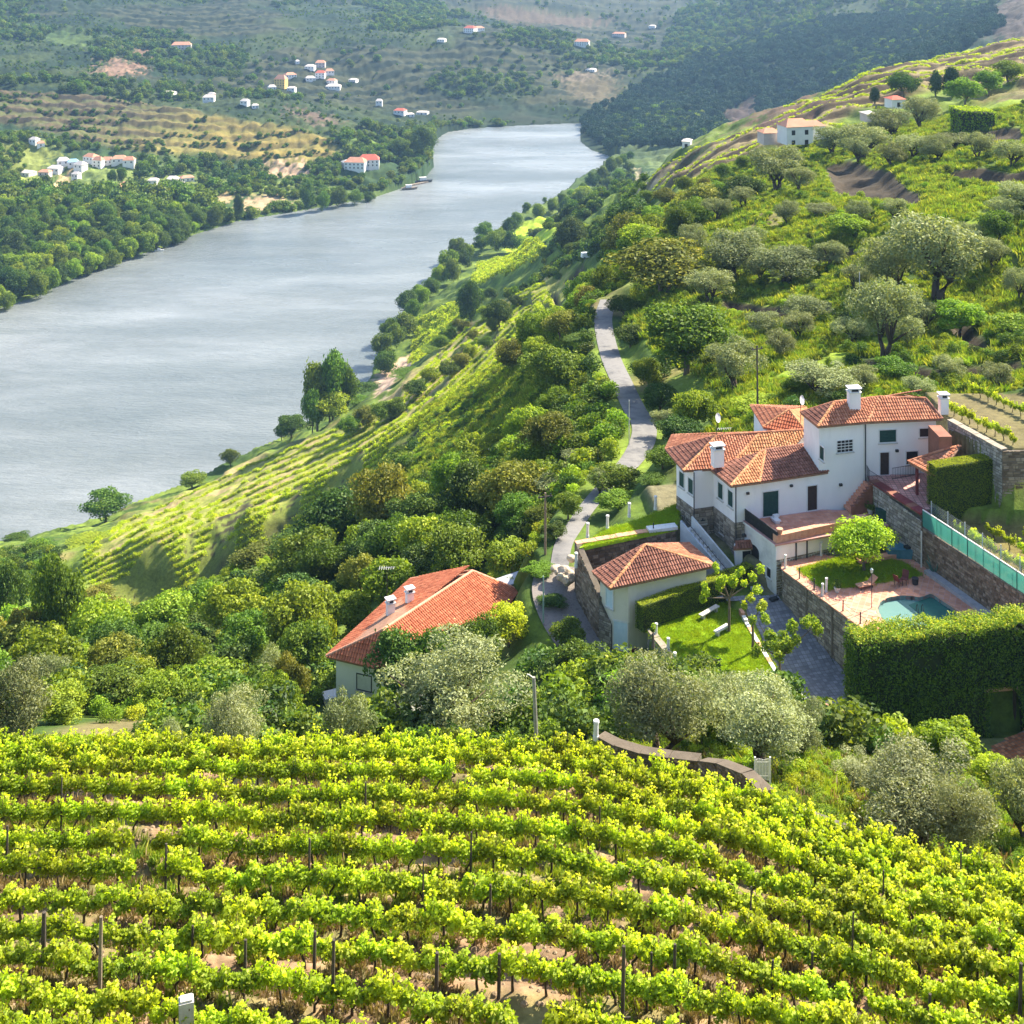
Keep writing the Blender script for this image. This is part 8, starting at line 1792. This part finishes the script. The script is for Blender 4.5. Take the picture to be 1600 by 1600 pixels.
for a in [(52,226,11,9,FW,RG,"lone white house above the left end of the far village"),(62,231,9,8,FW,RO,"small white house beside the lone one above the far village"),
 (96,262,14,12,FW,RG,"white house at the upper left of the far village"),(112,262,13,10,FW,BL_,"white house with blue roof in the far village"),(124,268,14,12,FW,RG,"white house below the blue roofed one in the far village"),
 (140,256,16,12,FW,RO,"white house with orange roof at the top of the far village"),(152,262,12,13,FW,RO,"tall white house in the middle of the far village"),(166,259,16,10,FW,RO,"long white house right of the middle of the far village"),
 (184,258,18,11,FW,RO,"wide white house near the right end of the far village"),(200,262,14,13,FW,RO,"white house at the right end of the far village"),(84,272,16,10,FW,RG,"white house at the lower left of the far village"),
 (68,276,14,8,FP,RO,"pinkish house at the left of the far village"),(40,276,18,7,FW,RG,"low white building at the far village's left end"),(118,279,10,8,FW,RG,"small white house by the sandy track of the far village"),
 (130,310,22,9,FW,RO,"left part of the long white terrace below the far village"),(152,308,24,11,FW,RR,"middle part of the long white terrace with red roof"),(176,303,24,11,FW,RO,"right part of the long white terrace below the far village"),(196,298,16,10,FW,RO,"last house of the long white terrace below the far village"),
 (4,322,12,9,FW,RG,"white house cut by the left edge across the river"),(238,290,12,9,FW,RG,"pale farm building right of the far village"),(268,290,14,11,FP,RG,"stone farm building among the fields across the river"),(280,295,10,9,FW,RG,"white shed beside the stone farm building"),(290,284,16,7,FW,RO,"low white house with orange roof above the farm buildings"),
 (555,268,26,16,FW,RO,"left wing of the red roofed riverside estate"),(575,266,26,18,FW,RR,"main house of the red roofed riverside estate"),(545,262,18,9,FP,RG,"outbuilding of the red roofed riverside estate"),
 (325,160,14,9,FW,RG,"white house on the ridge above the golden terraces"),(330,152,8,6,FP,RG,"small house behind the white ridge house"),(262,150,16,6,FW,RG,"white building at the left of the ridge"),(382,165,10,8,FW,RG,"white house at the right end of the ridge"),(398,170,8,6,FW,RG,"second white house at the right end of the ridge"),
 (438,138,14,16,FY,RO,"yellow house at the left of the upper hamlet"),(424,143,10,8,FW,RG,"white house left of the yellow house"),(455,143,10,6,FW,RG,"low white house right below the yellow house"),(452,124,14,8,FW,RO,"white house with orange roof above the yellow house"),(484,128,12,7,FW,RG,"white house in the middle of the upper hamlet"),
 (500,106,12,9,FP,RO,"pink house at the top of the upper hamlet"),(484,110,12,7,FW,RG,"pale house at the upper left of the upper hamlet"),(514,118,11,8,FW,RO,"white house at the upper right of the upper hamlet"),(500,122,12,9,FW,RR,"red roofed house in the middle of the upper hamlet"),(518,132,11,7,FW,RO,"white house right of the middle of the upper hamlet"),(520,141,18,7,FW,RG,"long white house at the bottom of the upper hamlet"),(464,100,5,5,FW,RG,"tiny white house above the upper hamlet"),
 (282,80,24,11,FP,RO,"pink farmhouse on the upper slope at left"),(552,128,10,4,FW,RG,"small white building right of the upper hamlet"),
 (625,180,14,8,FW,RR,"red roofed house in the woods above the river bend"),(640,183,10,5,FW,RG,"low white house beside the red roofed one in the woods"),(592,165,8,8,FW,RG,"white house on the wooded slope above the river bend"),(660,179,14,4,FW,RG,"long low white building in the woods"),
 (735,52,14,9,FW,RR,"white and red house in the highest hamlet"),(748,50,12,7,FW,RO,"right house of the highest hamlet"),(690,66,10,5,FW,RG,"small house left below the highest hamlet"),(656,32,9,5,FW,RG,"left one of two tiny white houses near the top edge"),(674,34,10,5,FW,RG,"right one of two tiny white houses near the top edge"),
 (910,74,18,10,FW,RO,"white hilltop house at the upper centre"),(868,70,8,5,FW,RG,"tiny white house left of the white hilltop house"),(968,58,16,6,FP,RO,"pink house at the upper right of the far slope"),(924,112,12,4,FW,RG,"white building beside the bare patch on the far slope"),(1020,44,8,4,FW,RG,"tiny white house high on the blue slope"),
 (1056,205,12,8,FW,RG,"white house near the foot of the dark hill"),(1075,228,10,8,FW,RG,"white house on the bend below the dark hill"),(1020,190,8,5,FW,RG,"small white house by the lane under the dark hill"),(1068,203,8,6,FP,RG,"small pinkish house beside the one under the dark hill")]:
    far_house(*a)
far_house(1246,221,36,26,FW,RO,"white hillside house with orange roof on the right slope",0.25,2,D=372); far_house(1270,213,28,18,FW,RO,"long right wing of the white hillside house",0.2,1,D=378); far_house(1204,221,22,15,FP,RO,"small orange roofed shed left of the white hillside house",0.2,0,D=378)
far_house(1402,165,18,11,FW,RR,"white house with red roof half hidden under the hilltop evergreens",0.2,1,D=405); far_house(1361,186,14,9,FP,RG,"small shed below the red roofed hilltop house",0.2,0,D=392)
# jetty and boats
JW = surf("jetty_wood", (0.14,0.11,0.09), (0.26,0.22,0.18), 1, 0.9, 0.3)
r = empty("jetty", P(640,294,RZ), "long dark floating jetty by the wooded far corner", "jetty")
j0, j1 = P(600,299,RZ)-r.location, P(668,285,RZ)-r.location
for i in range(12):
    a2 = j0+(j1-j0)*i/12; b2 = j0+(j1-j0)*(i+0.92)/12; b = MB(); c_ = (a2+b2)/2; b.box((c_.x, c_.y, 0.6), ((b2-a2).length, 3.4, 1.0), math.atan2(j1.y-j0.y, j1.x-j0.x)); b.build("deck_section", JW, r)
r2 = empty("river_wall", P(600,300,RZ), "pale stone quay along the far shore below the riverside estate", "quay")
k0, k1 = P(583,301,RZ)-r2.location, P(636,288,RZ)-r2.location
for i in range(6): a2 = k0+(k1-k0)*i/6; b2 = k0+(k1-k0)*(i+1)/6; c_ = (a2+b2)/2; b = MB(); b.box((c_.x, c_.y, 1.0), ((b2-a2).length*0.99, 1.5, 2.6), math.atan2(k1.y-k0.y, k1.x-k0.x)); b.build("quay_block", CONC, r2)
def boat(px, py, L_, label, rz, mat, cabin=True):
    p = P(px, py, RZ); r = empty("boat", (p.x, p.y, RZ), label, "boat", rz=rz); w_ = L_*0.28; b = MB()
    ring = [(-.5, .42), (-.2, .5), (.15, .48), (.38, .3), (.5, 0)]; pr = [(x*L_, y*w_) for x, y in ring]+[(x*L_, -y*w_) for x, y in ring[-2::-1]]; n = len(pr)
    b.add([(x*0.9, y*0.7, -0.2) for x, y in pr]+[(x, y, L_*0.13+0.03*x) for x, y in pr], [tuple(range(n-1, -1, -1)), tuple(range(n, 2*n))]+[(i, (i+1) % n, n+(i+1) % n, n+i) for i in range(n)]); b.build("hull", mat, r)
    if cabin: b = MB(); b.box((-0.05*L_, 0, L_*0.2), (L_*0.35, w_*0.6, L_*0.16)); b.build("cabin", FRAME, r); b = MB(); b.box((-0.05*L_, 0, L_*0.29), (L_*0.4, w_*0.66, 0.08)); b.build("canopy", FRAME, r)
    return r
boat(249, 392, 6.5, "small white boat moored at the left river bank", 0.3, FRAME)
boat(640, 296, 14, "dark boat moored at the near side of the jetty", 0.25, JW); boat(662, 285, 16, "dark boat at the end of the jetty", 0.3, PIPE)
b = MB(); b.tube([(0, 0, 0), (0, 0, 9)], 0.12, 5); o = b.build("mast_pole", FRAME); p = P(252,378,RZ); o.location = p; tag(o, "thin white mast beside the small moored boat", "mast")
# haze
mh, t, out = nodes("haze_air"); v = N(t, "ShaderNodeVolumePrincipled"); v.inputs["Color"].default_value = (0.36, 0.62, 1.0, 1); v.inputs["Density"].default_value = 0.000075; v.inputs["Anisotropy"].default_value = 0.3
L(t, v.outputs[0], out.inputs["Volume"])
zmax = float(Z.max())+25
b = MB(); b.box((0, 2690, (zmax-230)/2), (9200, 5500, zmax+230)); o = b.build("haze", mh, kind='stuff')
